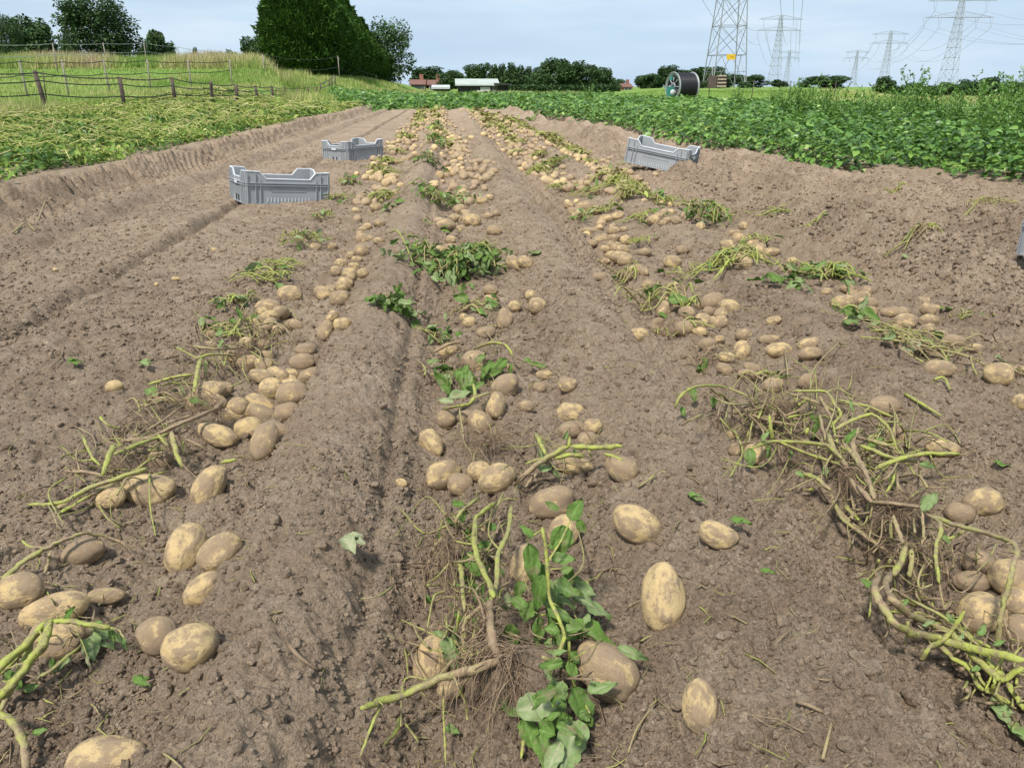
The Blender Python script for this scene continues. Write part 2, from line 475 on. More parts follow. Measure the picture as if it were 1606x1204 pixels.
def plain(name, col, rough=.6, metal=0.0, var=.12, scale=8, spec=.3, bumps=0.0):
    m, nt, b, _ = newmat(name)
    p = objvec(nt)
    c = mix(nt, ramp(nt, noise(nt, p, scale, 4, .6), [(.3, 0.0), (.7, 1.0)]), tuple(x * (1 - var) for x in col), tuple(min(1, x * (1 + var)) for x in col))
    nt.links.new(c, b.inputs['Base Color'])
    b.inputs['Roughness'].default_value = rough; b.inputs['Metallic'].default_value = metal
    b.inputs['Specular IOR Level'].default_value = spec
    if bumps: bump(nt, b, noise(nt, p, scale * 6, 4, .6), bumps, 0.01)
    return m

M = {}
M['soil'] = soil_material()
M['potato'] = potato_material()
M['stem'] = tone_material('haulm_stem', [(0.0, (.17, .12, .075)), (.3, (.29, .21, .125)), (.5, (.29, .255, .11)), (.75, (.28, .29, .075)), (1.0, (.31, .345, .07))], .6, .3, 0, .75, 45, .6, 240)
def stem_dirt(m, sc=70, lo=.50, hi=.62):
    nt = m.node_tree; b = [n for n in nt.nodes if n.type == 'BSDF_PRINCIPLED'][0]
    c = b.inputs['Base Color'].links[0].from_socket; p = geopos(nt)
    k = ramp(nt, noise(nt, p, sc, 5, .7), [(lo - .03, 0.0), (hi, .85)])
    nt.links.new(mix(nt, k, c, (.20, .145, .095)), b.inputs['Base Color'])
stem_dirt(M['stem'])
M['stemfar'] = tone_material('faded_stem', [(0.0, (.20, .15, .085)), (.3, (.28, .23, .11)), (.6, (.25, .28, .07)), (1.0, (.33, .38, .08))], .65, .25, 0, .6, 30)
M['root'] = tone_material('fine_root', [(0.0, (.15, .104, .07)), (.7, (.25, .178, .116)), (1.0, (.42, .31, .20))], .9, .1, 0, .5, 40)
M['leaf'] = tone_material('haulm_leaf', [(0.0, (.055, .105, .022)), (.35, (.115, .205, .038)), (.7, (.215, .285, .12)), (1.0, (.36, .36, .23))], .68, .25, .2, .3, 90, .6, 150)
stem_dirt(M['leaf'], 45, .56, .70)
M['crop'] = tone_material('crop_leaf', [(0.0, (.030, .085, .014)), (.45, (.120, .245, .040)), (.75, (.20, .34, .07)), (1.0, (.36, .48, .14))], .38, .5, .25, .2, 5)
M['wilt'] = tone_material('wilted_haulm', [(0.0, (.04, .085, .016)), (.35, (.12, .225, .036)), (.65, (.26, .345, .065)), (.85, (.46, .46, .14)), (1.0, (.60, .55, .27))], .6, .25, .2, .15, 4)
M['grass'] = tone_material('grass_blade', [(0.0, (.07, .14, .025)), (.45, (.20, .33, .06)), (.75, (.42, .42, .16)), (1.0, (.50, .38, .27))], .65, .2, .25, .15, .5)
M['tree'] = tone_material('tree_leaf', [(0.0, (.024, .050, .018)), (.5, (.052, .102, .032)), (1.0, (.10, .165, .05))], .6, .2, .15, .35, .35)
M['conifer'] = tone_material('conifer_leaf', [(0.0, (.016, .042, .008)), (.5, (.042, .098, .014)), (1.0, (.09, .17, .022))], .65, .15, .08, .3, .5)
M['bark'] = plain('bark', (.11, .085, .06), .9, 0, .3, 6, .1, .5)
M['crate'] = plain('grey_plastic', (.285, .30, .315), .5, 0, .08, 5, .4, .05)
M['crate_rim'] = plain('pale_plastic', (.50, .53, .56), .5, 0, .12, 20, .4)  # paler crate plastic; on the vent slots it paints highlights
M['wood'] = plain('weathered_wood', (.10, .075, .065), .85, 0, .35, 9, .15, .5)
M['greywood'] = plain('grey_post', (.26, .23, .20), .85, 0, .25, 9, .15, .3)
M['tape'] = plain('dark_tape', (.07, .068, .062), .7, 0, .2, 3)
M['wire'] = plain('pale_wire', (.48, .47, .44), .6, 0, .2, 3)
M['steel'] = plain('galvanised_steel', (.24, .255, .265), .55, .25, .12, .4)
M['farsteel'] = plain('galvanised_steel_hazed', (.33, .36, .40), .6, .1, .1, .3)  # paler, bluer copy of the steel: distance haze put into the colour
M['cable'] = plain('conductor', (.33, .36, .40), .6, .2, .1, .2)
M['yellow'] = plain('sign_yellow', (.62, .40, .03), .5, 0, .05, 2)
M['signmark'] = plain('sign_mark', (.45, .27, .02), .5, 0, .05, 2)
M['black'] = plain('black_hose', (.012, .012, .016), .45, 0, .25, 9, .4)
M['teal'] = plain('teal_paint', (.04, .20, .165), .5, 0, .15, 3)
M['disc'] = plain('zinc_disc', (.27, .29, .29), .5, .2, .2, 4)
M['paint'] = plain('white_paint', (.50, .51, .52), .5, 0, .08, 3)
M['barnwall'] = plain('dark_boards', (.052, .047, .055), .8, 0, .25, 1.2, .2, .3)
M['barnend'] = plain('grey_boards', (.15, .135, .135), .8, 0, .2, 1.5, .2, .3)
M['barnroof'] = plain('pale_sheet_roof', (.38, .42, .385), .6, .05, .14, .9, .3)
M['tile'] = plain('red_tile', (.17, .09, .07), .8, 0, .25, 2, .2, .3)
M['brick'] = plain('red_brick', (.25, .12, .085), .85, 0, .2, 2)
M['window'] = plain('dark_glass', (.05, .06, .07), .15, 0, .1, 2, .5)
M['logs'] = plain('cut_log', (.40, .33, .25), .85, 0, .3, 3)

def ground_material():
    m, nt, b, _ = newmat('meadow_ground')
    p = geopos(nt)
    a = noise(nt, p, .09, 4); f = noise(nt, p, .8, 5, .65); g = noise(nt, p, 9, 4, .7)
    c = mix(nt, ramp(nt, a, [(.35, 0.0), (.65, 1.0)]), (.13, .235, .040), (.20, .28, .065))
    c = mix(nt, ramp(nt, f, [(.45, 0.0), (.75, .6)]), c, (.23, .24, .085))
    c = mix(nt, ramp(nt, g, [(.3, .45), (.6, 0.0)]), c, (.08, .14, .03))
    nt.links.new(c, b.inputs['Base Color']); b.inputs['Roughness'].default_value = .95
    b.inputs['Specular IOR Level'].default_value = .1
    bump(nt, b, g, .6, .08)
    return m
M['ground'] = ground_material()
M['dryfield'] = plain('stubble', (.36, .29, .17), .95, 0, .15, .2)
# ---------------------------------------------------------------- sky and light
SUN_EL, SUN_AZ = math.radians(56), math.radians(212)     # azimuth clockwise from +Y (up the rows)
def build_world():
    w = bpy.data.worlds.new('World'); scene.world = w; w.use_nodes = True
    nt = w.node_tree; nt.nodes.clear()
    out = nt.nodes.new('ShaderNodeOutputWorld')
    sky = N(nt, 'ShaderNodeTexSky', sky_type='NISHITA'); sky.sun_disc = False
    sky.sun_elevation = SUN_EL; sky.sun_rotation = SUN_AZ
    sky.air_density = 1.0; sky.dust_density = 1.5; sky.ozone_density = 1.5
    b1 = nt.nodes.new('ShaderNodeBackground'); b1.inputs[1].default_value = 0.066
    nt.links.new(sky.outputs[0], b1.inputs[0])
    tc = N(nt, 'ShaderNodeTexCoord')
    mp = N(nt, 'ShaderNodeMapping'); mp.inputs['Scale'].default_value = (1.3, 1.6, 9.0)
    nt.links.new(tc.outputs['Generated'], mp.inputs[0])
    n1 = noise(nt, mp.outputs[0], 1.6, 6, .55)
    mp2 = N(nt, 'ShaderNodeMapping'); mp2.inputs['Scale'].default_value = (2.2, 2.6, 20.0); mp2.inputs['Location'].default_value = (3.3, 1.7, .4)
    nt.links.new(tc.outputs['Generated'], mp2.inputs[0])
    n2 = noise(nt, mp2.outputs[0], 1.5, 5, .55)
    c = ramp(nt, n1, [(.32, (.49, .63, .81)), (.5, (.61, .75, .89)), (.66, (.84, .91, .97))])
    c = mix(nt, ramp(nt, n2, [(.46, 0.0), (.68, .55)]), c, (.47, .58, .72))
    sp = N(nt, 'ShaderNodeSeparateXYZ'); nt.links.new(tc.outputs['Generated'], sp.inputs[0])
    c = mix(nt, ramp(nt, sp.outputs[2], [(0.0, .6), (.12, .1), (.5, 0.0)]), c, (.50, .67, .86))
    b2 = nt.nodes.new('ShaderNodeBackground'); b2.inputs[1].default_value = 0.66
    nt.links.new(c, b2.inputs[0])
    mx = nt.nodes.new('ShaderNodeMixShader'); mx.inputs[0].default_value = 0.90
    nt.links.new(b1.outputs[0], mx.inputs[1]); nt.links.new(b2.outputs[0], mx.inputs[2])
    nt.links.new(mx.outputs[0], out.inputs[0])
    L = bpy.data.lights.new('sun', 'SUN'); L.energy = 3.2; L.angle = math.radians(7); L.color = (1, .955, .88)
    o = bpy.data.objects.new('sun', L); COL.objects.link(o)
    d = Vector((math.sin(SUN_AZ) * math.cos(SUN_EL), math.cos(SUN_AZ) * math.cos(SUN_EL), math.sin(SUN_EL)))
    o.rotation_euler = d.to_track_quat('Z', 'Y').to_euler()
    o.location = (0, -10, 30)
build_world()
scene.view_settings.view_transform = 'Standard'
scene.view_settings.look = 'None'
scene.view_settings.exposure = 0.78
scene.view_settings.gamma = 1.0
scene.cycles.max_bounces = 5
scene.cycles.transparent_max_bounces = 4

# ---------------------------------------------------------------- ground
def soil_limits(y):
    return -9.2, crop_edge(y) + 1.6

def build_soil():
    ny, nx = 1150, 1450
    y = np.concatenate([np.linspace(0.2, 0.62, 60, endpoint=False), np.geomspace(0.62, 33.0, ny - 60)])
    s = np.linspace(-1, 1, nx)
    half = 1.0 + 0.84 * y
    X = s[None, :] * half[:, None] + 0.06 * y[:, None]
    lo = np.full_like(y, -9.2); hi = crop_edge(y) + 1.6
    a = np.maximum(X[:, :1], lo[:, None]); b = np.minimum(X[:, -1:], hi[:, None])
    X = a + (b - a) * (s[None, :] + 1) / 2
    Y = np.repeat(y[:, None], nx, 1)
    sp = np.maximum((b - a) / nx, np.gradient(y)[:, None] * 0.8)
    Z = macro(X, Y) + detail(X, Y, np.broadcast_to(sp, X.shape))
    V = np.stack([X, Y, Z], -1).reshape(-1, 3)
    i = np.arange(ny - 1)[:, None] * nx; j = np.arange(nx - 1)[None, :]
    F = np.stack([i + j, i + j + 1, i + nx + j + 1, i + nx + j], -1).reshape(-1, 4)
    mb = MB(); mb.add(V, F)
    tag(mb.build('soil', M['soil']), kind='structure')
    # the same field carried on beyond the finely modelled part
    xs = np.linspace(-9.0, 7.6, 130); ys = np.linspace(-5, 32, 190)
    X, Y = np.meshgrid(xs, ys); X = np.minimum(X, crop_edge(np.maximum(Y, 0)) + 1.5)
    Z = macro(X, np.maximum(Y, .3)) - .055 + .02 * (vnoise(X * 3, Y * 3, 1) - .5)
    i = np.arange(189)[:, None] * 130; j = np.arange(129)[None, :]
    mb = MB(); mb.add(np.stack([X, Y, Z], -1), np.stack([i + j, i + j + 1, i + 131 + j, i + 130 + j], -1).reshape(-1, 4))
    tag(mb.build('field_margin', M['soil']), kind='structure')
build_soil()

def build_ground():
    def axis(n, lim, first):
        g = np.geomspace(first, lim, n)
        return np.concatenate([-g[::-1], [0], g])
    x = np.concatenate([-np.geomspace(60, 3500, 26)[::-1], np.linspace(-59, 59, 260), np.geomspace(60, 3500, 26)])
    y = np.concatenate([-np.geomspace(4, 500, 8)[::-1], np.linspace(-3, 130, 300), np.geomspace(131, 4500, 50)])
    X, Y = np.meshgrid(x, y)
    lo, hi = soil_limits(Y)
    hi = hi - 0.7
    inside = ss(lo - 0.3, lo + 0.5, X) * (1 - ss(hi - 0.5, hi + 0.3, X)) * (1 - ss(31.2, 32.2, Y))
    Z = macro(X, Y) + 0.07 * (vnoise(X * .9, Y * .9, 2) - .5) * ss(-5, -9.5, X) - 0.45 * inside + 0.02
    V = np.stack([X, Y, Z], -1).reshape(-1, 3)
    nx, ny = len(x), len(y)
    i = np.arange(ny - 1)[:, None] * nx; j = np.arange(nx - 1)[None, :]
    F = np.stack([i + j, i + j + 1, i + nx + j + 1, i + nx + j], -1).reshape(-1, 4)
    mb = MB(); mb.add(V, F)
    tag(mb.build('meadow', M['ground']), kind='structure')
    # pale harvested field far out on the right
    mb = MB()
    xs = np.linspace(0.50, 1.05, 40); ys = np.geomspace(75, 420, 40)
    Yg, T = np.meshgrid(ys, xs, indexing='ij'); Xg = T * Yg
    Zg = macro(Xg, Yg) + 0.12
    V = np.stack([Xg, Yg, Zg], -1).reshape(-1, 3)
    i = np.arange(39)[:, None] * 40; j = np.arange(39)[None, :]
    F = np.stack([i + j, i + j + 1, i + 41 + j, i + 40 + j], -1).reshape(-1, 4)
    mb.add(V, F)
    tag(mb.build('stubble_field', M['dryfield']), kind='structure')
build_ground()

def build_clods():
    base = []
    V0, F0 = ico(2)
    rp = np.random.default_rng(5)
    for k in range(10):
        V = V0 * (1 + 1.0 * n3(V0 + k * 5.3, 1.6, k % 4) + .7 * n3(V0 + k * 2.1, 3.7, (k + 1) % 4))[:, None]
        for _ in range(7):                                  # broken faces
            nn = rp.normal(0, 1, 3); nn /= np.linalg.norm(nn); cc = .45 + .4 * rp.random()
            ex = np.maximum(V @ nn - cc, 0); V = V - ex[:, None] * nn * .85
        V = V * np.array([1, .75 + .4 * rnd.random(), .6 + .3 * rnd.random()])
        base.append(V)
    mb = MB()
    n = 60000
    u = rng.random(n)
    Y = 0.62 * (13 / 0.62) ** (u ** 1.05)
    half = 0.4 + 0.72 * Y
    X = 0.06 * Y + (rng.random(n) * 2 - 1) * half
    keep = (X < crop_edge(Y) + .3) & (X > -3.2)
    dens = 0.25 + 0.9 * vnoise(X * 2.3, Y * 2.0, 2) + 0.35 * (X > 1.9) + 0.35 * gs(X, .12, .2) - .5 * gs(X, -.29, .12)
    keep &= rng.random(n) < dens
    X, Y = X[keep], Y[keep]; n = len(X)
    r = np.exp(rng.normal(-5.6, 0.50, n)) * np.where(X > 2.0, 1.7, 1.0)
    r = np.maximum(r, Y * 0.0010)
    r = np.minimum(r, 0.026)
    Z = soil_z(X, Y)
    Mx = rots(rng.random(n) * 6.3, rng.normal(0, .5, n), rng.normal(0, .5, n))
    P = np.stack([X, Y, Z + r * 0.12], -1)
    for k in range(10):
        s = slice(k, None, 10)
        scatter(mb, base[k], F0, P[s], Mx[s], r[s], np.clip(rng.normal(.5, .2, len(P[s])), 0, 1))
    # crumbs close by, lumps farther off
    Vc, Fc = ico(1); small = []
    for k in range(8):
        V = Vc * (1 + 1.1 * n3(Vc + k * 3.3, 1.9, k % 4) + .5 * n3(Vc + k, 5.0, 1))[:, None]
        small.append(V * np.array([1, .7 + .4 * rp.random(), .55 + .35 * rp.random()]))
    for (n, ya, yb, mu, sg, rmin, rmax) in ((120000, .60, 3.4, -5.95, .42, .0013, .008), (60000, 2.4, 13.0, -5.3, .42, .003, .05)):
        Y = ya * (yb / ya) ** rng.random(n); X = .06 * Y + (rng.random(n) * 2 - 1) * (.4 + .72 * Y)
        dens = .12 + 1.1 * vnoise(X * 3.1 + 4, Y * 2.7, 1) ** 1.5 + .5 * (X > 1.9) + .4 * gs(X, .12, .2) - .3 * gs(X, -.29, .12) - .2 * gs(X, .5, .14)
        k = (X < crop_edge(Y) + .2) & (X > -3.0) & (rng.random(n) < dens); X, Y = X[k], Y[k]; n = len(X)
        r = np.clip(np.exp(rng.normal(mu, sg, n)) * np.where(X > 2, 1.5, 1.0), np.maximum(rmin, Y * .0009), rmax)
        P = np.stack([X, Y, soil_z(X, Y) + r * .15], -1); Mx = rots(rng.random(n) * 6.3, rng.normal(0, .6, n), rng.normal(0, .6, n))
        for k in range(8):
            q = slice(k, None, 8); scatter(mb, small[k], Fc, P[q], Mx[q], r[q], np.clip(rng.normal(.55, .24, len(P[q])), 0, 1))
    tag(mb.build('soil_clods', M['soil'], smooth=True), 'loose crumbs and clods of dry soil lying over the field', 'soil clods', kind='stuff')
build_clods()

# ---------------------------------------------------------------- green crop and weeds on the right
def in_crop(X, Y):
    t = X / Y
    ok = (X > crop_edge(Y) + 0.12) | (Y > YEND + .3 + 0.25 * np.sin(X * 2.1))
    ok &= (t > -0.115 - .03 * ss(35, 50, Y)) & (t < 0.95)
    lim = np.where(t > .2, 44 - 6 * ss(.2, .35, t), 60)
    return ok & (Y < lim)

def build_crop():
    xs = np.arange(-8, 42, 0.74); ys = np.arange(2.6, 61, 0.33)
    Xg, Yg = np.meshgrid(xs, ys)
    X = (Xg + rng.normal(0, .07, Xg.shape)).ravel(); Y = (Yg + rng.normal(0, .08, Xg.shape)).ravel()
    k = in_crop(X, Y) & (X < .95 * Y)
    X, Y = X[k], Y[k]
    # thin the near edge a little so that it is ragged
    Zb = macro(X, Y)
    mb = MB()
    dist = np.hypot(X, Y)
    for lo, hi, nl, sz, tm, fc in ((0, 12, 130, .078, LEAF8, LF8), (12, 24, 50, .105, LEAF8, LF8), (24, 80, 18, .18, LEAF5, LF5)):
        s = (dist >= lo) & (dist < hi)
        x, y, zb = X[s], Y[s], Zb[s]; n = len(x)
        hgt = .40 + .16 * vnoise(x * 1.3, y * 1.3, 1) + rng.normal(0, .04, n)
        P = np.repeat(np.stack([x, y, zb], -1), nl, 0); H = np.repeat(hgt, nl)
        m = n * nl
        az = rng.random(m) * 2 * PI; el = np.arccos(1 - rng.random(m) * 1.05) 
        rr = (rng.random(m) ** .33)
        hr = .30
        off = np.stack([np.cos(az) * np.sin(el) * hr, np.sin(az) * np.sin(el) * hr, np.cos(el) * H], -1) * rr[:, None]
        off[:, 2] = np.maximum(off[:, 2], .03)
        P = P + off + rng.normal(0, .015, (m, 3))
        yaw = az - PI / 2 + rng.normal(0, .7, m)
        pit = .25 - 0.75 * np.sin(el) * rng.random(m) - .25 * rng.random(m)
        Mx = rots(yaw, pit, rng.normal(0, .35, m))
        size = sz * np.exp(rng.normal(0, .25, m))
        patch = vnoise(P[:, 0] * .35, P[:, 1] * .35, 2)
        tone = np.clip(.40 + .24 * rng.normal(0, 1, m) + .25 * (patch - .5) + .25 * (rng.random(m) < .06), 0, 1)
        scatter(mb, tm, fc, P, Mx, np.stack([size * 1.05, size, size], -1), tone)
    # stalks along the near edge
    tag(mb.build('potato_crop', M['crop']), 'dense green leafy potato plants standing unharvested along the right side and far end', 'crop', kind='stuff')
build_crop()

WEEDS = [(1215, 148, 30, 0), (1255, 140, 60, 1), (1310, 165, 55, 2), (1440, 132, 75, 0), (1405, 172, 50, 1), (1352, 155, 60, 2), (1385, 150, 50, 0), (1475, 160, 60, 2),
         (1545, 142, 80, 1), (1592, 142, 90, 0), (1570, 168, 60, 2), (1600, 180, 70, 1), (1500, 172, 55, 0), (1225, 160, 40, 2), (1280, 152, 45, 1), (920, 150, 20, 0), (1158, 160, 25, 1), (1555, 200, 60, 0)]
def build_weeds():
    kinds = []
    for kk in range(3):
        sb, lb = MB(), MB()
        r = np.random.default_rng(50 + kk)
        nst = 10
        for i in range(nst):
            a = r.random() * 6.3; lean = .10 + .30 * r.random(); h = .6 + .45 * r.random()
            p0 = np.array([math.cos(a) * .05, math.sin(a) * .05, -.02])
            pts = [p0 + np.array([math.cos(a) * lean * t * t * 1.2, math.sin(a) * lean * t * t * 1.2, h * t]) for t in np.linspace(0, 1, 6)]
            tube(sb, pts, np.linspace(.009, .003, 6), 4, .55)
            br = []
            for t in np.linspace(.2, 1, 14):
                p = np.array(pts[0]) * (1 - t) + 0; q = np.interp(t * 5, range(6), [w[0] for w in pts]), np.interp(t * 5, range(6), [w[1] for w in pts]), np.interp(t * 5, range(6), [w[2] for w in pts])
                q = np.array(q); b = r.random() * 6.3; ln = (.07 + .13 * (1 - t)) * (1.1 + .5 * r.random())
                e = q + np.array([math.cos(b) * ln, math.sin(b) * ln, ln * .9])
                tube(sb, [q, e], .003, 3, .6)
                for s in np.linspace(.15, 1, 7):
                    br.append(q * (1 - s) + e * s)
            br = np.array(br); m = len(br)
            Mx = rots(r.random(m) * 6.3, r.normal(.2, .6, m), r.normal(0, .5, m))
            scatter(lb, LEAF5, LF5, br, Mx, .028 + .04 * r.random(m), np.clip(.45 + .16 * r.normal(0, 1, m), 0, 1))
        kinds.append((sb.mesh('weed_stalks', M['crop']), lb.mesh('weed_leaves', M['crop'])))
    for i, (u, vt, hp, kk) in enumerate(WEEDS):
        # base sits where the crop is; height from picture
        P, t = hit(u, vt + hp)
        if P[1] > 40:
            f = 38 / P[1]; P = np.array([P[0] * f, 38, 0]); P[2] = float(macro(P[0], P[1])); t = 40
        top = CAM[2] + (ray(u, vt)[2]) * (P[1] / ray(u, vt)[1])
        h = max(.8, min(2.1, (top - P[2]) * 1.25))
        e = empty('tall_weed', P, i * 1.3); e.scale = (h * .9, h * .9, h)
        side = ('at the far right edge of the crop', 'in the crop beneath the tall pylon', 'in the crop below the dark treeline', 'in the crop before the green mound')[0 if u > 1530 else 1 if u > 1425 else 2 if u > 1330 else 3]
        tag(e, 'tall feathery green weed %s, number %s from the right' % (side, ['one', 'two', 'three', 'four', 'five', 'six', 'seven', 'eight', 'nine'][0]), 'weed', 'tall weeds above the potato crop')
        e['u'] = u; e['side'] = side
        for nm, me in zip(('stalk', 'foliage'), kinds[kk]):
            o = bpy.data.objects.new(nm, me); COL.objects.link(o); o.parent = e
    ws = [o for o in COL.objects if o.name.startswith('tall_weed')]
    ORD = ['', 'second ', 'third ', 'fourth ', 'fifth ', 'sixth ', 'seventh ']
    for sd in set(o['side'] for o in ws):
        g = sorted([o for o in ws if o['side'] == sd], key=lambda o: -o['u'])
        for k, o in enumerate(g):
            o['label'] = 'tall feathery green weed ' + sd + (', %sfrom the right' % ORD[k] if k else (', rightmost there' if len(g) > 1 else ''))
    for o in ws:
        del o['u']; del o['side']
build_weeds()

# ---------------------------------------------------------------- wilted strip, meadow grass
def build_wilted():
    mb = MB()
    n = 30000
    Y = 2.6 * (31 / 2.6) ** rng.random(n)
    X = -3.42 - rng.random(n) * 5.4
    keep = (X > -.95 * Y - .5)
    clump = vnoise(X * 1.4, Y * 1.2, 0) + .35 * gs((X + 3.3) % .75, .38, .2)
    keep &= rng.random(n) < (clump * 2.1 - .62) * (.4 + .6 * ss(-3.4, -3.9, X))
    X, Y = X[keep], Y[keep]; n = len(X)
    Z = macro(X, Y)
    sc = np.maximum(1.0, Y / 11)
    # crossing dead stems
    m = int(n * .40)
    yaw = rng.random(m) * 6.3
    for i in range(m):
        L = (.13 + .22 * rng.random()) * sc[i] ** .6
        z0 = Z[i] + .03 + .19 * rng.random()
        c, s = math.cos(yaw[i]), math.sin(yaw[i])
        w = .0042 * sc[i] * (.8 + .6 * rng.random())
        bnd = rng.normal(0, .06)
        A = np.array([X[i], Y[i], z0]); B = A + np.array([c * L / 2 - s * bnd, s * L / 2 + c * bnd, .06 * rng.random()]); D = A + np.array([c * L, s * L, -.05 * rng.random()])
        tube(mb, [A, B, D], [w, w, w * .6], 3, min(1, max(.3, .76 + .19 * rng.normal())), caps=False)
    # leaves
    K = 5
    P = np.repeat(np.stack([X, Y, Z], -1), K, 0); mm = len(P); scx = np.repeat(sc, K)
    P = P + np.stack([rng.normal(0, .10, mm), rng.normal(0, .10, mm), .012 + .11 * rng.random(mm) ** 1.3], -1)
    Mx = rots(rng.random(mm) * 6.3, rng.normal(0, .6, mm), rng.normal(0, .6, mm))
    sz = (.045 + .05 * rng.random(mm)) * scx ** .7
    tn = np.clip(.36 + .2 * rng.normal(0, 1, mm) + .6 * (vnoise(P[:, 0] * .8, P[:, 1] * .8, 3) - .5), 0, 1)
    scatter(mb, LEAF5, LF5, P, Mx, np.stack([sz * .7, sz, sz], -1), tn)
    tag(mb.build('wilted_potato_tops', M['wilt']), 'yellowing flattened potato tops covering the raised bed on the left', 'crop', kind='stuff')
    # some still upright green plants in it
build_wilted()

LEFT_PLANTS = [(58, 246, 40, 'dark green upright potato plant among the yellowing tops at the far left'),
               (120, 206, 32, 'dark green low plant in the yellowing tops below the first fence gap'),
               (318, 190, 26, 'dark green plant patch among yellowing tops below the third fence post'),
               (235, 190, 22, 'small green plant among yellowing tops right of the second fence post')]
def build_left_plants():
    for (u, v, hp, lab) in LEFT_PLANTS:
        P, t = hit(u, v + hp * .5)
        h = hp * t / FPX * 1.1
        mb = MB(); sb = MB()
        m = 70
        az = rng.random(m) * 6.3; rr = rng.random(m) ** .5
        pos = np.stack([np.cos(az) * rr * h * .8, np.sin(az) * rr * h * .8, h * (.2 + .8 * rng.random(m)) * (1 - .4 * rr)], -1)
        scatter(mb, LEAF8, LF8, pos, rots(az - PI / 2, rng.normal(-.2, .4, m), rng.normal(0, .4, m)), h * (.22 + .12 * rng.random(m)), np.clip(.2 + .12 * rng.normal(0, 1, m), 0, 1))
        for k in range(7):
            a = k * .9
            tube(sb, [[0, 0, -.02], [math.cos(a) * h * .2, math.sin(a) * h * .2, h * .5], [math.cos(a) * h * .5, math.sin(a) * h * .5, h * .8]], [.006, .005, .003], 4, .5)
        e = empty('potato_plant', P); tag(e, lab, 'plant')
        mb.build('foliage', M['crop'], e); sb.build('stem', M['crop'], e)
build_left_plants()

def build_grass():
    mb = MB()
    def blades(X, Y, H, W, tone, per=5, lean=.35):
        Z = macro(X, Y)
        P = np.repeat(np.stack([X, Y, Z], -1), per, 0); m = len(P)
        P = P + np.stack([rng.normal(0, .06, m), rng.normal(0, .06, m), np.zeros(m)], -1) * np.repeat(np.maximum(1, Y / 15), per)[:, None]
        h = np.repeat(H, per) * (.6 + .6 * rng.random(m)); w = np.repeat(W, per)
        Mx = rots(rng.random(m) * 6.3, rng.normal(0, .15, m) - lean * rng.random(m), rng.normal(0, .2, m))
        scatter(mb, BLADE, BLF, P, Mx, np.stack([w, h, h], -1), np.clip(np.repeat(tone, per) + rng.normal(0, .1, m), 0, 1))
    # rough verge between the bed and the fence
    n = 9000
    Y = 4 * (75 / 4) ** rng.random(n); X = -8.3 - rng.random(n) ** 1.4 * 3.2
    k = (X > -.9 * Y - 1); X, Y = X[k], Y[k]
    pt = vnoise(X * .5, Y * .4, 1)
    blades(X, Y, .16 + .28 * pt * (1 - .75 * ss(18, 32, Y)), np.maximum(.008, Y * .0007), .38 + .42 * pt, 6)
    # paddock grass
    n = 15000
    Y = 8 * (80 / 8) ** rng.random(n); X = -11 - rng.random(n) * 17
    k = (X > -.85 * Y - 2); X, Y = X[k], Y[k]
    pt = vnoise(X * .35, Y * .3, 2)
    blades(X, Y, .07 + .22 * pt ** 2, np.maximum(.008, Y * .0008), .35 + .35 * pt, 6)
    # tall grass along the bank top
    n = 9000
    Y = 54 + rng.random(n) * 14; X = -(.17 + rng.random(n) * .62) * Y
    pt = vnoise(X * .4, Y * .25, 3)
    blades(X, Y, .5 + .6 * pt, np.maximum(.014, Y * .0007), .18 + .85 * pt ** 1.2, 6, .25)
    # rise below the hedge and the far end of the crop
    n = 7000
    Y = 36 + rng.random(n) * 75; X = -13 + rng.random(n) * 11.5 * np.minimum(1, Y / 75)
    k = ~in_crop(X, Y); X, Y = X[k], Y[k]
    pt = vnoise(X * .4, Y * .25, 0)
    blades(X, Y, .15 + .45 * pt ** 2, np.maximum(.02, Y * .0007), .25 + .5 * pt, 6)
    # far verge behind the crop and over the mound
    n = 12000
    Y = 42 + rng.random(n) * 60; X = (-.08 + rng.random(n) * .9) * Y
    k = ~in_crop(X, Y); X, Y = X[k], Y[k]
    t = X / Y; pt = vnoise(X * .3, Y * .2, 1)
    tall = (1 - ss(.18, .24, t)) + ss(.42, .48, t)
    blades(X, Y, .06 + .08 * pt + .45 * tall * pt, np.maximum(.03, Y * .0008), .32 + .12 * pt + .35 * tall * pt, 5)
    tag(mb.build('meadow_grass', M['grass']), 'rough green and tan grass over the meadow and banks', 'grass', kind='stuff')
build_grass()
# ---------------------------------------------------------------- potatoes
def potato_mesh(seed, sub):
    V, F = ico(sub)
    r = np.random.default_rng(seed)
    d = V.copy()
    lump = 1 + .34 * n3(d + seed * 3.1, 1.1, seed % 4) + .10 * n3(d + seed * 1.7, 2.4, (seed + 1) % 4) + .02 * n3(d + seed, 6.0, (seed + 2) % 4)
    V = d * lump[:, None]
    # blunt superellipsoid ends, a little bend
    V[:, 0] = np.sign(V[:, 0]) * np.abs(V[:, 0]) ** .94
    V[:, 2] += (.10 * r.random() - .03) * V[:, 0] ** 2
    V[:, 1] *= 1 + (.16 * r.random() - .08) * V[:, 0]
    for _ in range(5):                                   # eyes
        e = r.normal(0, 1, 3); e /= np.linalg.norm(e)
        V *= (1 - .055 * np.exp(-((d - e) ** 2).sum(1) / .010) + .02 * np.exp(-((d - e) ** 2).sum(1) / .04))[:, None]
    V -= (V.max(0) + V.min(0)) / 2
    V /= (V.max(0) - V.min(0)) / 2
    mb = MB(); mb.add(V, F)
    return mb
PM = [potato_mesh(k, 4).mesh('potato', M['potato']) for k in range(8)]
PMID = [potato_mesh(k, 3).mesh('potato', M['potato']) for k in range(8)]

def tr(x0, y0, s):
    return lambda *pts: [(x0 + p[0] / s,) + (y0 + p[1] / s,) + tuple(p[2:]) for p in pts]

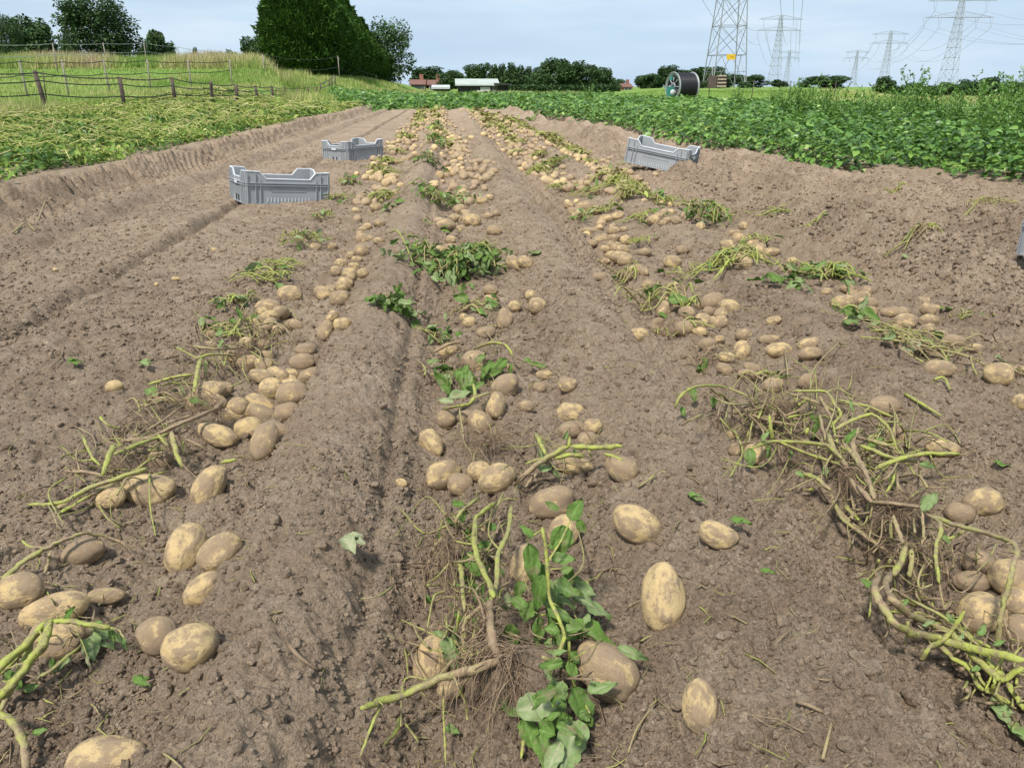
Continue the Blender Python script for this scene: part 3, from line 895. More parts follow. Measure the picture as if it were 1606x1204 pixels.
# (u, v, long axis px, short axis px, angle of long axis, dirt 0..1)
POT = [
 # row on the left, from the camera outwards
 (172, 1192, 122, 78, 5, .55), (297, 1016, 84, 74, 20, .42), (249, 996, 62, 60, 0, .85), (86, 957, 98, 56, 12, .40), (86, 1004, 90, 62, 5, .55), (30, 927, 72, 56, 15, .55),
 (165, 935, 60, 26, 5, .80), (319, 925, 62, 46, 35, .40), (291, 861, 72, 57, 80, .36), (346, 867, 66, 54, 35, .60), (130, 866, 62, 44, 20, .85), (234, 771, 84, 56, 0, .50),
 (173, 782, 46, 36, 25, .35), (328, 761, 62, 46, 65, .55), (254, 721, 40, 31, 0, .85), (340, 682, 64, 34, -14, .45), (414, 693, 56, 42, 85, .80), (390, 671, 42, 37, 10, .38),
 (434, 674, 40, 26, -25, .90), (408, 632, 48, 26, -22, .42), (410, 649, 44, 27, -25, .85), (449, 646, 39, 29, 15, .85), (458, 618, 50, 42, 15, .75), (425, 610, 38, 33, 0, .40),
 (322, 622, 62, 42, 32, .60), (352, 613, 28, 30, 0, .72), (373, 640, 36, 35, 0, .60), (456, 586, 24, 17, 0, .42), (454, 596, 22, 18, 0, .38), (484, 589, 36, 22, 35, .80),
 (474, 568, 38, 29, 5, .85), (411, 590, 40, 25, -12, .62), (387, 569, 46, 25, 8, .58), (363, 559, 30, 20, 0, .62), (479, 549, 32, 24, 10, .82), (419, 558, 24, 17, 0, .72),
 (414, 540, 20, 17, 0, .72), (409, 524, 24, 18, 0, .80), (461, 510, 30, 20, -20, .72), (331, 524, 15, 14, 0, .45), (331, 540, 20, 12, 0, .70), (510, 519, 31, 25, 75, .66),
 (537, 509, 27, 22, 10, .38), (521, 497, 19, 17, 60, .45), (405, 503, 24, 18, 10, .62), (412, 489, 21, 17, 0, .40), (413, 499, 22, 13, 0, .45), (420, 480, 40, 22, 5, .66),
 (454, 462, 40, 27, -8, .50), (518, 455, 22, 17, 0, .70), (535, 450, 22, 19, 0, .50), (548, 430, 25, 19, 0, .66), (569, 429, 18, 17, 0, .40), (528, 426, 20, 18, 0, .72),
 (555, 418, 18, 14, 0, .50), (535, 413, 20, 16, 0, .52), (560, 408, 18, 14, 0, .68), (550, 401, 14, 13, 0, .66), (567, 394, 23, 22, 0, .66), (495, 388, 18, 14, 0, .60), (521, 387, 18, 13, 0, .7),
 (580, 374, 13, 10, 0, .52), (594, 378, 18, 13, 0, .62), (576, 356, 15, 13, 0, .44), (594, 350, 19, 13, 0, .75), (590, 325, 21, 16, 0, .66), (179, 606, 27, 20, 10, .22),
 (87, 423, 8, 6, 0, .2), (245, 446, 8, 6, 0, .2), (276, 437, 13, 7, 0, .25), (336, 392, 9, 7, 0, .25),
 # centre row
 (950, 1051, 98, 84, -28, .72), (678, 1035, 68, 58, 80, .48), (706, 1080, 42, 34, 0, .62), (1040, 938, 94, 68, 78, .34), (1097, 1106, 70, 52, 82, .62), (997, 823, 74, 54, -25, .48), (865, 788, 70, 50, 14, .80),
 (885, 835, 52, 48, 70, .50), (822, 886, 58, 40, 75, .55), (779, 751, 58, 48, 25, .52), (722, 760, 40, 37, 0, .82), (752, 739, 38, 34, 0, .44), (694, 744, 53, 45, 30, .55),
 (678, 695, 44, 34, -50, .42), (752, 662, 40, 36, -30, .62), (777, 635, 39, 31, 85, .55), (700, 657, 32, 30, 0, .88), (792, 606, 44, 38, 35, .78), (734, 655, 30, 24, 0, .85), (826, 637, 26, 20, 0, .72),
 (894, 647, 45, 32, 2, .44), (929, 669, 31, 25, 0, .52), (896, 674, 43, 28, 10, .85), (922, 689, 34, 26, 0, .70), (901, 730, 58, 32, -12, .55), (974, 735, 52, 42, -22, .78), (630, 757, 18, 14, -15, .25),
 (890, 604, 30, 24, 5, .58), (846, 608, 22, 19, 0, .85), (853, 588, 26, 17, 12, .42), (806, 575, 23, 13, 0, .68), (742, 569, 41, 37, 20, .70), (703, 549, 30, 24, 20, .60), (762, 522, 31, 21, 10, .84),
 (736, 505, 21, 17, 0, .36), (727, 498, 14, 14, 0, .42), (792, 500, 32, 25, 85, .66), (807, 481, 22, 21, 0, .42), (843, 480, 28, 27, 0, .52), (832, 463, 18, 18, 0, .46), (769, 455, 24, 17, 0, .74), (770, 470, 24, 16, 0, .50),
 (807, 414, 32, 23, -38, .66), (824, 411, 25, 20, -15, .55), (690, 393, 21, 15, 10, .55), (676, 411, 22, 19, 0, .66), (718, 399, 17, 16, 0, .60), (748, 391, 28, 19, 0, .64), (762, 411, 30, 21, 0, .66), (775, 362, 25, 18, -10, .6),
 (721, 329, 22, 16, 0, .72), (698, 354, 34, 22, 10, .74), (713, 344, 17, 12, 0, .6), (740, 346, 30, 22, 0, .44), (723, 360, 17, 14, 0, .6), (708, 377, 17, 14, 0, .5), (765, 339, 18, 11, 0, .66), (778, 335, 13, 11, 0, .75), (756, 315, 17, 13, 0, .4), (767, 310, 15, 10, 0, .45),
 # third row
 (1539, 961, 68, 62, 20, .50), (1526, 912, 60, 32, -5, .86), (1584, 905, 66, 58, 0, .50), (1598, 945, 52, 46, 0, .50), (1602, 990, 56, 50, 0, .80), (1536, 884, 48, 40, 10, .84), (1126, 840, 58, 41, -22, .50),
 (1541, 787, 58, 46, 15, .50), (1505, 804, 46, 33, -10, .85), (1478, 703, 52, 28, -10, .48), (1403, 684, 36, 30, 0, .84), (1386, 637, 50, 34, 8, .82), (1147, 681, 17, 14, -10, .40), (1153, 705, 22, 21, 0, .70), (1182, 712, 38, 32, 40, .45),
 (1213, 604, 36, 24, 15, .70), (1267, 598, 31, 26, 20, .76), (1270, 554, 37, 22, 6, .72), (1271, 539, 40, 22, 12, .58), (1221, 549, 43, 25, 8, .38), (1208, 533, 36, 17, 4, .70), (1164, 550, 30, 26, 80, .45), (1166, 525, 27, 22, 15, .76),
 (1140, 561, 26, 18, -8, .42), (1136, 579, 26, 20, -20, .82), (1172, 588, 32, 20, -5, .84), (1184, 579, 36, 18, -15, .95), (1109, 540, 30, 20, 0, .86), (1128, 532, 17, 13, 20, .55), (1143, 481, 33, 22, -12, .44), (1130, 494, 24, 20, 50, .60),
 (1116, 474, 37, 27, 15, .86), (1102, 505, 30, 27, 0, .58), (1098, 520, 25, 16, -8, .28), (1075, 514, 36, 24, 15, .82), (1123, 465, 26, 14, -15, .80), (1111, 489, 19, 16, 0, .84), (1067, 478, 32, 20, 75, .5), (1214, 503, 24, 15, 5, .50),
 (1001, 525, 33, 23, 5, .40), (1024, 515, 21, 16, 0, .85), (1041, 487, 28, 24, 70, .66), (1031, 505, 22, 15, 10, .80), (1041, 520, 14, 14, 0, .70), (940, 434, 27, 14, 0, .88), (997, 423, 27, 16, 5, .45), (991, 433, 25, 15, 0, .82), (1011, 396, 23, 14, 0, .80),
 (974, 404, 34, 21, -5, .66), (950, 410, 15, 11, 0, .6), (949, 391, 19, 13, 0, .5), (967, 386, 17, 14, 0, .6), (928, 382, 19, 13, 0, .7), (940, 376, 19, 13, 10, .5), (981, 377, 18, 17, 0, .34), (962, 374, 20, 14, 0, .7), (962, 362, 21, 14, 0, .6), (979, 360, 14, 11, 0, .7),
 (923, 364, 30, 15, 5, .66), (952, 343, 29, 14, 8, .5), (969, 339, 21, 13, 10, .45), (917, 326, 32, 22, 0, .62), (900, 333, 22, 16, 0, .58), (933, 331, 20, 16, 0, .46), (909, 338, 20, 13, 0, .6), (893, 322, 18, 13, 0, .6),
 # right-hand row
 (1566, 588, 42, 40, 0, .44), (1600, 581, 23, 17, 0, .44), (1473, 578, 50, 30, -4, .68), (1527, 547, 32, 18, 0, .74), (1497, 535, 38, 22, -12, .80), (1476, 525, 25, 15, 0, .78), (1601, 630, 28, 26, 0, .5), (1407, 515, 25, 16, 0, .70),
 (1421, 505, 38, 25, -5, .58), (1456, 503, 32, 22, 0, .68), (1459, 486, 32, 21, -8, .62), (1401, 490, 40, 18, 3, .68), (1364, 488, 27, 17, 0, .56), (1368, 501, 22, 14, -10, .70), (1350, 495, 20, 13, 0, .30), (1332, 504, 21, 15, 0, .62), (1361, 475, 31, 19, -5, .68),
 (1322, 475, 37, 25, 5, .52), (1295, 458, 19, 13, 0, .60), (1330, 453, 25, 14, -5, .66), (1337, 461, 20, 14, 0, .6), (1359, 458, 20, 18, 70, .86), (1242, 411, 19, 15, 0, .5), (1245, 424, 18, 13, 0, .7), (1209, 396, 32, 15, 0, .6), (1158, 391, 23, 15, 0, .66), (1182, 383, 25, 15, 10, .55),
 (1170, 373, 21, 10, 0, .6), (1153, 365, 21, 10, 5, .6), (1166, 355, 16, 14, 0, .48), (1070, 392, 21, 16, 0, .76), (1054, 411, 28, 20, -10, .5), (1056, 450, 22, 17, 0, .5), (1079, 341, 17, 14, 80, .6), (1084, 324, 14, 10, 0, .5), (1046, 346, 14, 11, 0, .6), (1034, 339, 16, 12, 0, .6), (1058, 344, 15, 12, 0, .6), (1040, 350, 13, 9, 0, .55),
]

def set_potato(o, C, A, L, S, dirt, roll):
    """place potato: centre C, long axis direction A, full lengths L, S"""
    A = A / np.linalg.norm(A)
    up = np.array([0, 0, 1.0])
    B = np.cross(up, A); B /= np.linalg.norm(B); K = np.cross(A, B)
    c, s = math.cos(roll), math.sin(roll)
    B2, K2 = B * c + K * s, K * c - B * s
    w = S / 2 * rnd.uniform(.96, 1.06)
    R = np.stack([A * L / 2, B2 * w, K2 * S / 2], 1)
    m = Matrix.Identity(4)
    for i in range(3):
        for j in range(3): m[i][j] = R[i, j]
        m[i][3] = C[i]
    o.matrix_world = m
    o.color = (dirt, dirt, dirt, 1)

def fluff(e, o, cs, n, hmax=7, r=(.8, 2.2), tone=(.0, .8)):
    # thin dried stems, torn leaf stalks and wisps tangled round a plant; one part
    mb = MB(); fr = random.Random(int(cs[0][0]) + n)
    for _ in range(n):
        cu, cv, sx, sy = fr.choice(cs)
        u, v = fr.gauss(cu, sx * .55), fr.gauss(cv, sy * .55)
        L = fr.uniform(.35, 1.1) * max(sx, sy); a = fr.uniform(0, 6.3); b = fr.gauss(0, .5)
        pts = [(u, v), (u + math.cos(a) * L * .5, v - math.sin(a) * L * .5), (u + math.cos(a + b) * L, v - math.sin(a + b) * L)]
        W = world_poly(pts, [fr.uniform(.3, hmax), fr.uniform(.3, hmax), fr.uniform(.2, hmax * .7)])
        sp = spline(W, 4); r0 = fr.uniform(*r) / 1000; t0 = fr.uniform(*tone)
        tube(mb, sp - o, np.linspace(r0, r0 * .5, len(sp)), 5, np.clip(t0 + rng.normal(0, .1, len(sp)), 0, 1))
    mb.build('dried_stalks', M['stem'], e)

POTS = []     # dicts for labelling
def place_potatoes():
    for i, (u, v, L, S, ang, dirt) in enumerate(POT):
        P, t = hit(u, v + S * .30, 0.0, True)
        d = ray(u, v)
        s = t / FPX
        Lm, Sm = L * s, S * s
        C = CAM + d * (t - Sm * .10)
        g = float(soil_z(C[0], C[1])[0])
        C[2] = max(C[2], g + Sm * .20) if dirt < .92 else C[2]
        a = math.radians(ang + rnd.gauss(0, 3))
        Ff = np.array([cF[0], cF[1], 0]); Ff /= np.linalg.norm(Ff)
        Upm = cU * .8 + Ff * .45; Upm /= np.linalg.norm(Upm)
        A = math.cos(a) * cR + math.sin(a) * Upm
        Lm *= 1 + .18 * abs(math.sin(a))
        me = (PM if L > 22 else PMID)[(i * 5 + i // 7) % 8]
        o = bpy.data.objects.new('potato', me); COL.objects.link(o)
        set_potato(o, C, A, Lm, Sm, dirt, rnd.uniform(-.6, .6))
        POTS.append(dict(o=o, u=u, v=v, L=L, S=S, d=dirt, m=math.sqrt(Lm * Sm), Y=C[1]))
place_potatoes()

# farther along the rows
ROWS = {'left': [(590, 322), (602, 290), (610, 262), (628, 232), (645, 208), (655, 196), (663, 182), (668, 173)],
        'centre': [(735, 318), (728, 290), (722, 262), (712, 238), (703, 214), (694, 194), (688, 180), (684, 171)],
        'third': [(890, 310), (866, 286), (842, 264), (815, 242), (788, 218), (768, 198), (752, 182), (742, 173)],
        'right': [(1015, 318), (985, 298), (952, 272), (915, 252), (876, 232), (838, 212), (806, 196), (780, 182)]}
def far_potatoes():
    cand = []
    for nm, pl in ROWS.items():
        W = np.array([hit(u, v)[0] for u, v in pl])
        ys = W[:, 1]; xs = W[:, 0]
        y = ys[0]
        while y < min(30.5, ys[-1]):
            y += rnd.uniform(.08, .28)
            k = rnd.choice([1, 2, 3, 4, 5, 6, 7])
            x = np.interp(y, ys, xs) + rnd.gauss(0, .12)
            for _ in range(k):
                px, py = x + rnd.gauss(0, .085), y + rnd.gauss(0, .10)
                L = rnd.uniform(.06, .105); S = L * rnd.uniform(.62, .92)
                cand.append((py, px, L, S, nm, min(.85, max(.32, rnd.gauss(.63, .13)))))
    for (u0, v0, u1, v1, n) in ((575, 385, 560, 340, 5), (545, 430, 520, 470, 5), (445, 480, 400, 545, 6), (730, 300, 745, 350, 7), (700, 360, 690, 420, 6), (880, 320, 930, 350, 9), (930, 355, 990, 420, 9), (1005, 430, 1060, 500, 6),
                                (1020, 320, 1070, 350, 8), (1080, 350, 1190, 400, 8), (1150, 400, 1240, 430, 5), (1070, 470, 1160, 530, 5), (1340, 470, 1470, 510, 5), (390, 560, 470, 610, 5), (330, 630, 400, 660, 4)):
        for _ in range(n):
            f = rnd.random(); P, t = hit(u0 + (u1 - u0) * f + rnd.gauss(0, 12), v0 + (v1 - v0) * f + rnd.gauss(0, 7))
            L = rnd.uniform(.05, .09); cand.append((P[1], P[0], L, L * rnd.uniform(.65, .9), 'x', min(.88, max(.35, rnd.gauss(.62, .14)))))
    cand.sort()
    nind = 300 - len(POT)
    mb = MB(); base = [potato_mesh(k, 2) for k in range(8)]
    for i, (y, x, L, S, nm, dirt) in enumerate(cand):
        z = float(soil_z(x, y)[0]); a = rnd.uniform(0, 6.3)
        C = np.array([x, y, z + S * .24]); A = np.array([math.cos(a), math.sin(a), rnd.gauss(0, .15)])
        if i < nind:
            o = bpy.data.objects.new('potato', PMID[i % 8]); COL.objects.link(o)
            set_potato(o, C, A, L, S, dirt, rnd.uniform(-.5, .5))
            q = C - CAM; zc = q @ cF
            POTS.append(dict(o=o, u=CU + FPX * (q @ cR) / zc, v=CV - FPX * (q @ cU) / zc, L=FPX * L / zc, S=FPX * S / zc, d=dirt, m=math.sqrt(L * S), Y=y, far=None if nm == 'x' or y < 5.5 else nm))
        else:
            A /= np.linalg.norm(A); B = np.cross([0, 0, 1], A); B /= np.linalg.norm(B); K = np.cross(A, B)
            b = base[i % 8]
            mb.add(b.v[0] @ np.stack([A * L / 2, B * S / 2, K * S / 2]).astype(np.float32) + C.astype(np.float32), b.f[0])
    o = mb.build('distant_potatoes', M['potato']); o.color = (.60, .60, .60, 1)
    tag(o, 'pale potatoes strewn along the far ends of the four rows', 'potatoes', kind='stuff')
far_potatoes()

# ---------------------------------------------------------------- haulm (pulled potato plants)
def world_poly(pts, h, jitter=0.0):
    h = list(h) if not np.isscalar(h) else [h] * len(pts)
    if len(h) != len(pts): h = list(np.interp(np.linspace(0, 1, len(pts)), np.linspace(0, 1, len(h)), h))
    return np.array([hit(p[0], p[1], max(.004, hh / 100.))[0] for p, hh in zip(pts, h)])

def stem_obj(root, origin, W, r0, r1, t0, t1, name='stem', leafscars=True):
    sp = spline(W, 5)
    if len(W) > 2:
        sp = .5 * sp + .5 * np.stack([np.interp(np.linspace(0, len(W) - 1, len(sp)), np.arange(len(W)), W[:, k]) for k in range(3)], -1)
    n = len(sp)
    f = np.linspace(0, 1, n)
    rad = r0 + (r1 - r0) * f
    rad = rad * .68 * (1 + .08 * np.sin(f * 23 + r0 * 900) + .06 * rng.normal(0, 1, n))
    mb = MB()
    sp[1:-1] += rng.normal(0, r0 * .10, sp[1:-1].shape)
    tone = np.clip(t0 + (t1 - t0) * f + .10 * rng.normal(0, 1, n), 0, 1)
    rad = rad * np.minimum(1, .45 + 2.2 * np.minimum(f * n / 5, (1 - f) * n / 5))
    tube(mb, sp, rad, 9, tone, rib=.13)
    # nodes, broken leaf stalks
    if leafscars:
        k = 2
        while k < n - 1:
            q = sp[k]; dirv = rng.normal(0, 1, 3); dirv[2] = abs(dirv[2]); dirv /= np.linalg.norm(dirv)
            ln = r0 * (1.2 + 2.2 * rng.random())
            tube(mb, [q, q + dirv * ln * .5, q + dirv * ln + np.array([0, 0, -.2 * ln])], [rad[k] * .5, rad[k] * .28, rad[k] * .12], 5, tone[k] * .7)
            k += rng.integers(5, 10)
    mb.shift(origin)
    return mb.build(name, M['stem'], root)

def leaf_mesh(mb, L, Wd, tone, curl=.5, seed=0, fold=.35, at=None, yaw=0, pitch=0, roll=0, droop=.3):
    """one broad crinkled leaflet lying along +y, added at 'at'"""
    r = np.random.default_rng(seed)
    nu, nv = 15, 9
    t = np.linspace(0, 1, nu); s = np.linspace(-1, 1, nv)
    prof = np.sin(PI * np.clip(t, 0, 1) ** .78) ** .72 * (1 - .25 * t); prof[0] = .06; prof[-1] = .02
    T, S = np.meshgrid(t, s, indexing='ij')
    edge = 1 + .07 * r.normal(0, 1, T.shape) * (np.abs(S) > .9)
    X = S * prof[:, None] * Wd / 2 * edge
    Y = T * L
    ph = r.random() * 6
    Z = fold * np.abs(X) - droop * L * T ** 2 + .06 * L * np.sin(T * 11 + np.abs(S) * 3 + ph) * np.abs(S) + .05 * L * np.sin(T * 4.5 + S * 2.5 + ph) * curl * 2
    Z += curl * .22 * L * (np.abs(S) ** 2) * np.sin(T * 3 + ph)
    Z += .012 * L * r.normal(0, 1, T.shape)
    V = np.stack([X, Y, Z], -1).reshape(-1, 3)
    Mx = rots(np.array([yaw]), np.array([pitch]), np.array([roll]))[0]
    V = V @ Mx.T + (np.zeros(3) if at is None else at)
    i = np.arange(nu - 1)[:, None] * nv; j = np.arange(nv - 1)[None, :]
    F = np.stack([i + j, i + j + 1, i + nv + j + 1, i + nv + j], -1).reshape(-1, 4)
    vein = np.where(np.abs(S) < .01, .22, 0) + .06 * (np.sin(T * 22 + np.abs(S) * 5) > .6)
    mb.add(V, F, np.clip(tone + vein.ravel() + .05 * r.normal(0, 1, V.shape[0]), 0, 1))

def leaf_obj(root, origin, u, v, Lpx, ang, tone, lift, seed, wide=.62, name='leaf'):
    """leaf whose base is at pixel (u, v), pointing along image angle ang"""
    P, t = hit(u, v, max(.006, lift / 100.))
    s = t / FPX
    a = math.radians(ang)
    d = math.cos(a) * cR + math.sin(a) * cU
    e = CAM + ray(u + math.cos(a) * Lpx, v - math.sin(a) * Lpx) * t
    D = e - P
    # keep the tip above the soil
    g = float(macro(e[0], e[1])) + .012
    if e[2] < g:
        e2, _ = hit(u + math.cos(a) * Lpx, v - math.sin(a) * Lpx, .012); D = e2 - P
    L = np.linalg.norm(D)
    if L > Lpx * s * 1.7: D *= Lpx * s * 1.7 / L; L = Lpx * s * 1.7
    mb = MB()
    r = random.Random(seed)
    leaf_mesh(mb, L, L * wide * .98, tone, r.uniform(.25, .7), seed, r.uniform(.1, .5), None, 0, 0, 0, r.uniform(.05, .2))
    ay = D / max(L, 1e-6)
    tc = CAM - P; tc /= np.linalg.norm(tc)
    az = np.array([r.gauss(0, .25), r.gauss(0, .25), .5]) + tc * r.uniform(.25, .95)
    az -= ay * (az @ ay); az /= np.linalg.norm(az); ax = np.cross(ay, az)
    mb.v[0] = (mb.v[0] @ np.stack([ax, ay, az]) + (P - origin)).astype(np.float32)
    # never below the soil
    w = mb.v[0] + origin.astype(np.float32); g = macro(w[:, 0], w[:, 1]) + .006
    mb.v[0][:, 2] = np.maximum(mb.v[0][:, 2], (g - origin[2]).astype(np.float32))
    return mb.build(name, M['leaf'], root)

def roots_obj(root, origin, strands, rad, tone=(.1, .75), name='root_mass', seg=11, wig=.25):
    mb = MB()
    for (A, B) in strands:
        A = np.asarray(A, float); B = np.asarray(B, float); L = np.linalg.norm(B - A)
        f = np.linspace(0, 1, seg)[:, None]
        P = A * (1 - f) + B * f
        w = np.cumsum(np.cumsum(rng.normal(0, wig * L / seg * .55, (seg, 3)), 0), 0); w -= f * w[-1] * .75
        w = w * np.array([1, 1, .5])
        P = P + w
        P[:, 2] += L * rnd.uniform(-.05, .35) * np.sin(f[:, 0] * PI)
        g = macro(P[:, 0], P[:, 1]) + .004
        P[:, 2] = np.maximum(P[:, 2], g)
        r0 = rad * .55 * math.exp(rnd.gauss(0, .45))
        tube(mb, P, np.linspace(r0, r0 * .35, seg), 4, rnd.uniform(*tone), caps=False)
    mb.shift(origin)
    return mb.build(name, M['root'], root)

def root_px(root, origin, cu, cv, ch, targets, n, spread, rad, wig=.25, tone=(.05, .75)):
    A = hit(cu, cv, ch / 100.)[0]; st = []
    for _ in range(n):
        tu, tv, th = rnd.choice(targets)
        B = hit(tu + rnd.gauss(0, spread), tv + rnd.gauss(0, spread * .7), max(.004, th / 100. * rnd.random()))[0]
        B = A + (B - A) * rnd.uniform(.35, 1.05)
        st.append((A + rng.normal(0, .012, 3), B))
    return roots_obj(root, origin, st, rad, tone, wig=wig)

def haulm(u, v, label, name='potato_haulm', group='pulled potato plants lying along the rows'):
    P, t = hit(u, v)
    e = empty(name, P); tag(e, label, 'potato plant', group)
    return e, P

CLUMPS = []   # (u, v, phrase) landmarks for labels
def stems(e, o, T, h, spec):
    for pts, r0, r1, t0, t1 in spec:
        hh = h
        P = T(*pts) if T else pts
        hs = [p[2] for p in P] if len(P[0]) > 2 else hh
        stem_obj(e, o, world_poly([(p[0], p[1]) for p in P], hs), r0 / 1000., r1 / 1000., t0, t1)

def foreground_centre():
    e, o = haulm(780, 1040, 'large uprooted potato plant in the centre foreground with green leaves and a matted root ball')
    CLUMPS.append((790, 1000, 'the leafy uprooted foreground plant'))
    T = tr(640, 760, 2.7125)
    stems(e, o, T, 8, [
        ([(300, 55, 6), (230, 110, 9), (205, 150, 9), (210, 210, 5)], 5.5, 5, .75, .45),
        ([(375, 75, 6), (290, 140, 10), (283, 250, 12), (300, 330, 12), (350, 430, 12), (362, 480, 12)], 7, 7, .8, .85),
        ([(440, 85, 7), (425, 200, 10), (385, 290, 11), (376, 420, 11), (350, 500, 11)], 6.5, 6, .55, .85),
        ([(345, 490, 12), (350, 600, 11), (360, 680, 10), (400, 740, 8)], 9, 11, .25, .12),
        ([(400, 740, 9), (270, 785, 10), (140, 820, 10), (10, 880, 9), (-110, 920, 8), (-200, 948, 8)], 10, 6.5, .2, .98),
        ([(-110, 925, 8), (-150, 1010, 6), (-205, 1160, 2)], 3.5, 3, .95, .7),
        ([(-30, 985, 2), (-48, 1040, 2), (-105, 1110, 1.2)], 6, 3, .8, .8), ([(-20, 1000, 2), (45, 1095, 2)], 2.5, 2, .8, .7),
        ([(150, 220, 7), (110, 265, 6), (87, 335, 4)], 5.5, 5, .3, .35),
        ([(600, 825, 5), (665, 650, 10), (645, 580, 12), (600, 480, 14), (592, 330, 19), (570, 180, 24)], 3.8, 4.6, .95, 1.0),
        ([(165, 450, 7), (110, 470, 8), (82, 610, 6)], 2.6, 2.2, .65, .75), ([(150, 850, 5), (152, 1000, 4), (160, 1190, 1.5)], 2.6, 2, .7, .7),
        ([(335, 500, 11), (250, 570, 10), (230, 640, 8), (240, 700, 6)], 6, 4, .3, .5), ([(220, 320, 7), (228, 400, 7), (240, 540, 6)], 7.5, 5, .75, .6),
        ([(250, 290, 8), (300, 330, 8), (330, 360, 8)], 4, 4, .85, .7), ([(390, 440, 10), (385, 570, 8)], 3.2, 3, .8, .8), ([(440, 410, 8), (385, 440, 10), (360, 490, 11)], 3.5, 4, .2, .2),
        ([(165, 560, 6), (165, 680, 5)], 2, 2, .7, .7), ([(680, 940, 3), (660, 1080, 2)], 1.8, 1.6, .3, .3), ([(160, 300, 5), (200, 400, 4)], 1.8, 1.6, .9, .9), ([(500, 1050, 2), (480, 1165, 1)], 4, 3, .8, .7),
        ([(300, 560, 9), (280, 640, 7), (265, 740, 5)], 4, 3, .5, .6), ([(580, 185, 22), (500, 235, 21)], 2, 2, 1, 1), ([(592, 330, 19), (650, 240, 21), (690, 150, 22)], 2.2, 2, 1, 1)])
    LV = [(690, 150, 95, 62, .22, 22, .75), (655, 170, 130, -92, .25, 21, .8), (720, 150, 60, -60, .25, 22, .7), (640, 110, 60, 140, .28, 22, .6), (515, 250, 170, -82, .22, 20, .45), (530, 225, 70, 130, .3, 22, .5),
          (610, 320, 95, 5, .42, 17, .6), (575, 380, 150, -102, .18, 16, .5), (590, 400, 120, -75, .62, 14, .5), (610, 420, 120, -20, .45, 12, .6), (600, 440, 130, -30, .55, 10, .55), (440, 480, 90, -35, .4, 9, .6),
          (420, 460, 60, -80, .7, 8, .6), (525, 490, 95, -105, .36, 10, .6), (700, 470, 175, -22, .62, 8, .72), (580, 490, 150, -35, .42, 11, .5), (560, 560, 120, -95, .18, 8, .5), (600, 540, 130, -70, .25, 9, .6),
          (680, 580, 240, -30, .30, 9, .32), (890, 690, 135, -22, .62, 6, .35), (430, 590, 100, -75, .32, 6, .7), (540, 720, 130, -20, .62, 6, .55), (600, 740, 100, -100, .55, 5, .6), (570, 760, 100, -50, .45, 5, .6),
          (690, 740, 90, -80, .35, 6, .6), (670, 620, 70, 20, .36, 9, .8), (640, 620, 60, 170, .36, 9, .8), (690, 710, 60, -50, .3, 7, .7), (765, 880, 120, 22, .58, 5, .5), (700, 860, 170, -65, .14, 6, .62),
          (460, 960, 175, 12, .72, 7, .68), (640, 880, 180, -98, .12, 5, .55), (395, 920, 130, -28, .48, 4, .5), (490, 990, 130, -70, .28, 3.5, .75), (560, 990, 110, -50, .2, 3, .6), (730, 960, 60, -45, .45, 4, .7),
          (720, 1000, 215, -105, .62, 3, .58), (650, 1090, 150, -115, .72, 3.5, .55), (560, 1060, 150, -75, .36, 2.5, .6), (700, 990, 120, -160, .3, 3, .5), (150, 640, 160, -70, .62, 8, .4), (200, 600, 120, -85, .55, 7, .5),
          (268, 335, 60, -50, .25, 9, .8), (105, 625, 90, -30, .55, 8, .35), (470, 540, 80, -10, .32, 7, .6), (600, 270, 60, 40, .3, 18, .7), (540, 330, 90, -60, .2, 15, .6), (160, 1030, 50, -20, .45, 1.5, .6), (590, 520, 140, -55, .5, 8, .55)]
    for k, (x, y, L, a, tn, lf, wd) in enumerate(LV):
        leaf_obj(e, o, 640 + x / 2.7125, 760 + y / 2.7125, L / 2.7125 * 1.1, a, tn, lf, 100 + k, wd)
    fr = random.Random(5)
    for k in range(80):
        if k < 44: u, v, lf = fr.gauss(868, 24), fr.uniform(880, 1150), fr.uniform(3, 11)
        else: u, v, lf = fr.gauss(735, 28), fr.gauss(905, 50), fr.uniform(2, 7)
        L = fr.uniform(18, 40) if k < 44 else fr.uniform(10, 24)
        leaf_obj(e, o, u, v, L, fr.uniform(-130, 30), fr.choice([.1, .2, .3, .3, .4, .55, .6]) if k < 44 else fr.uniform(.05, .4), lf, 160 + k, fr.uniform(.45, .75))
    # root ball of soil
    V, F = ico(4)
    V = V * (1 + .34 * n3(V, 1.7, 0) + .25 * n3(V, 5, 1) + .16 * n3(V, 13, 2) + .08 * n3(V, 30, 3))[:, None] * np.array([.052, .05, .045])
    C = hit(815, 1062, .03)[0]
    mb = MB(); mb.add(V + C - o, F); mb.build('root_ball', M['soil'], e)
    tg = [(660 + 40 * k, 1100 + 18 * (k % 3) * 2, 2) for k in range(6)] + [(700, 1200, 1), (760, 1215, 1), (800, 1200, 1), (840, 1130, 2), (870, 1010, 6), (740, 1100, 2), (830, 1080, 4), (690, 1050, 4)]
    root_px(e, o, 795, 1030, 9, tg, 105, 26, .0010, .36)
    root_px(e, o, 805, 1060, 6, [(790, 1130, 3), (840, 1120, 3), (760, 1110, 3), (820, 1160, 1)], 60, 24, .0008, .5)
    root_px(e, o, 765, 1010, 10, [(690, 1150, 1), (700, 1200, 1), (720, 1190, 1), (660, 1120, 1), (640, 1204, 1)], 45, 14, .0010, .2)
    root_px(e, o, 700, 850, 7, [(690, 960, 3), (680, 930, 3), (710, 980, 4), (670, 880, 2), (660, 850, 1), (720, 1000, 4), (700, 900, 4)], 110, 22, .0010, .3)
    fluff(e, o, [(730, 880, 60, 90), (860, 960, 60, 110), (700, 1000, 50, 80), (720, 860, 50, 70)], 120, 9, (.8, 3.0), (.0, .9))
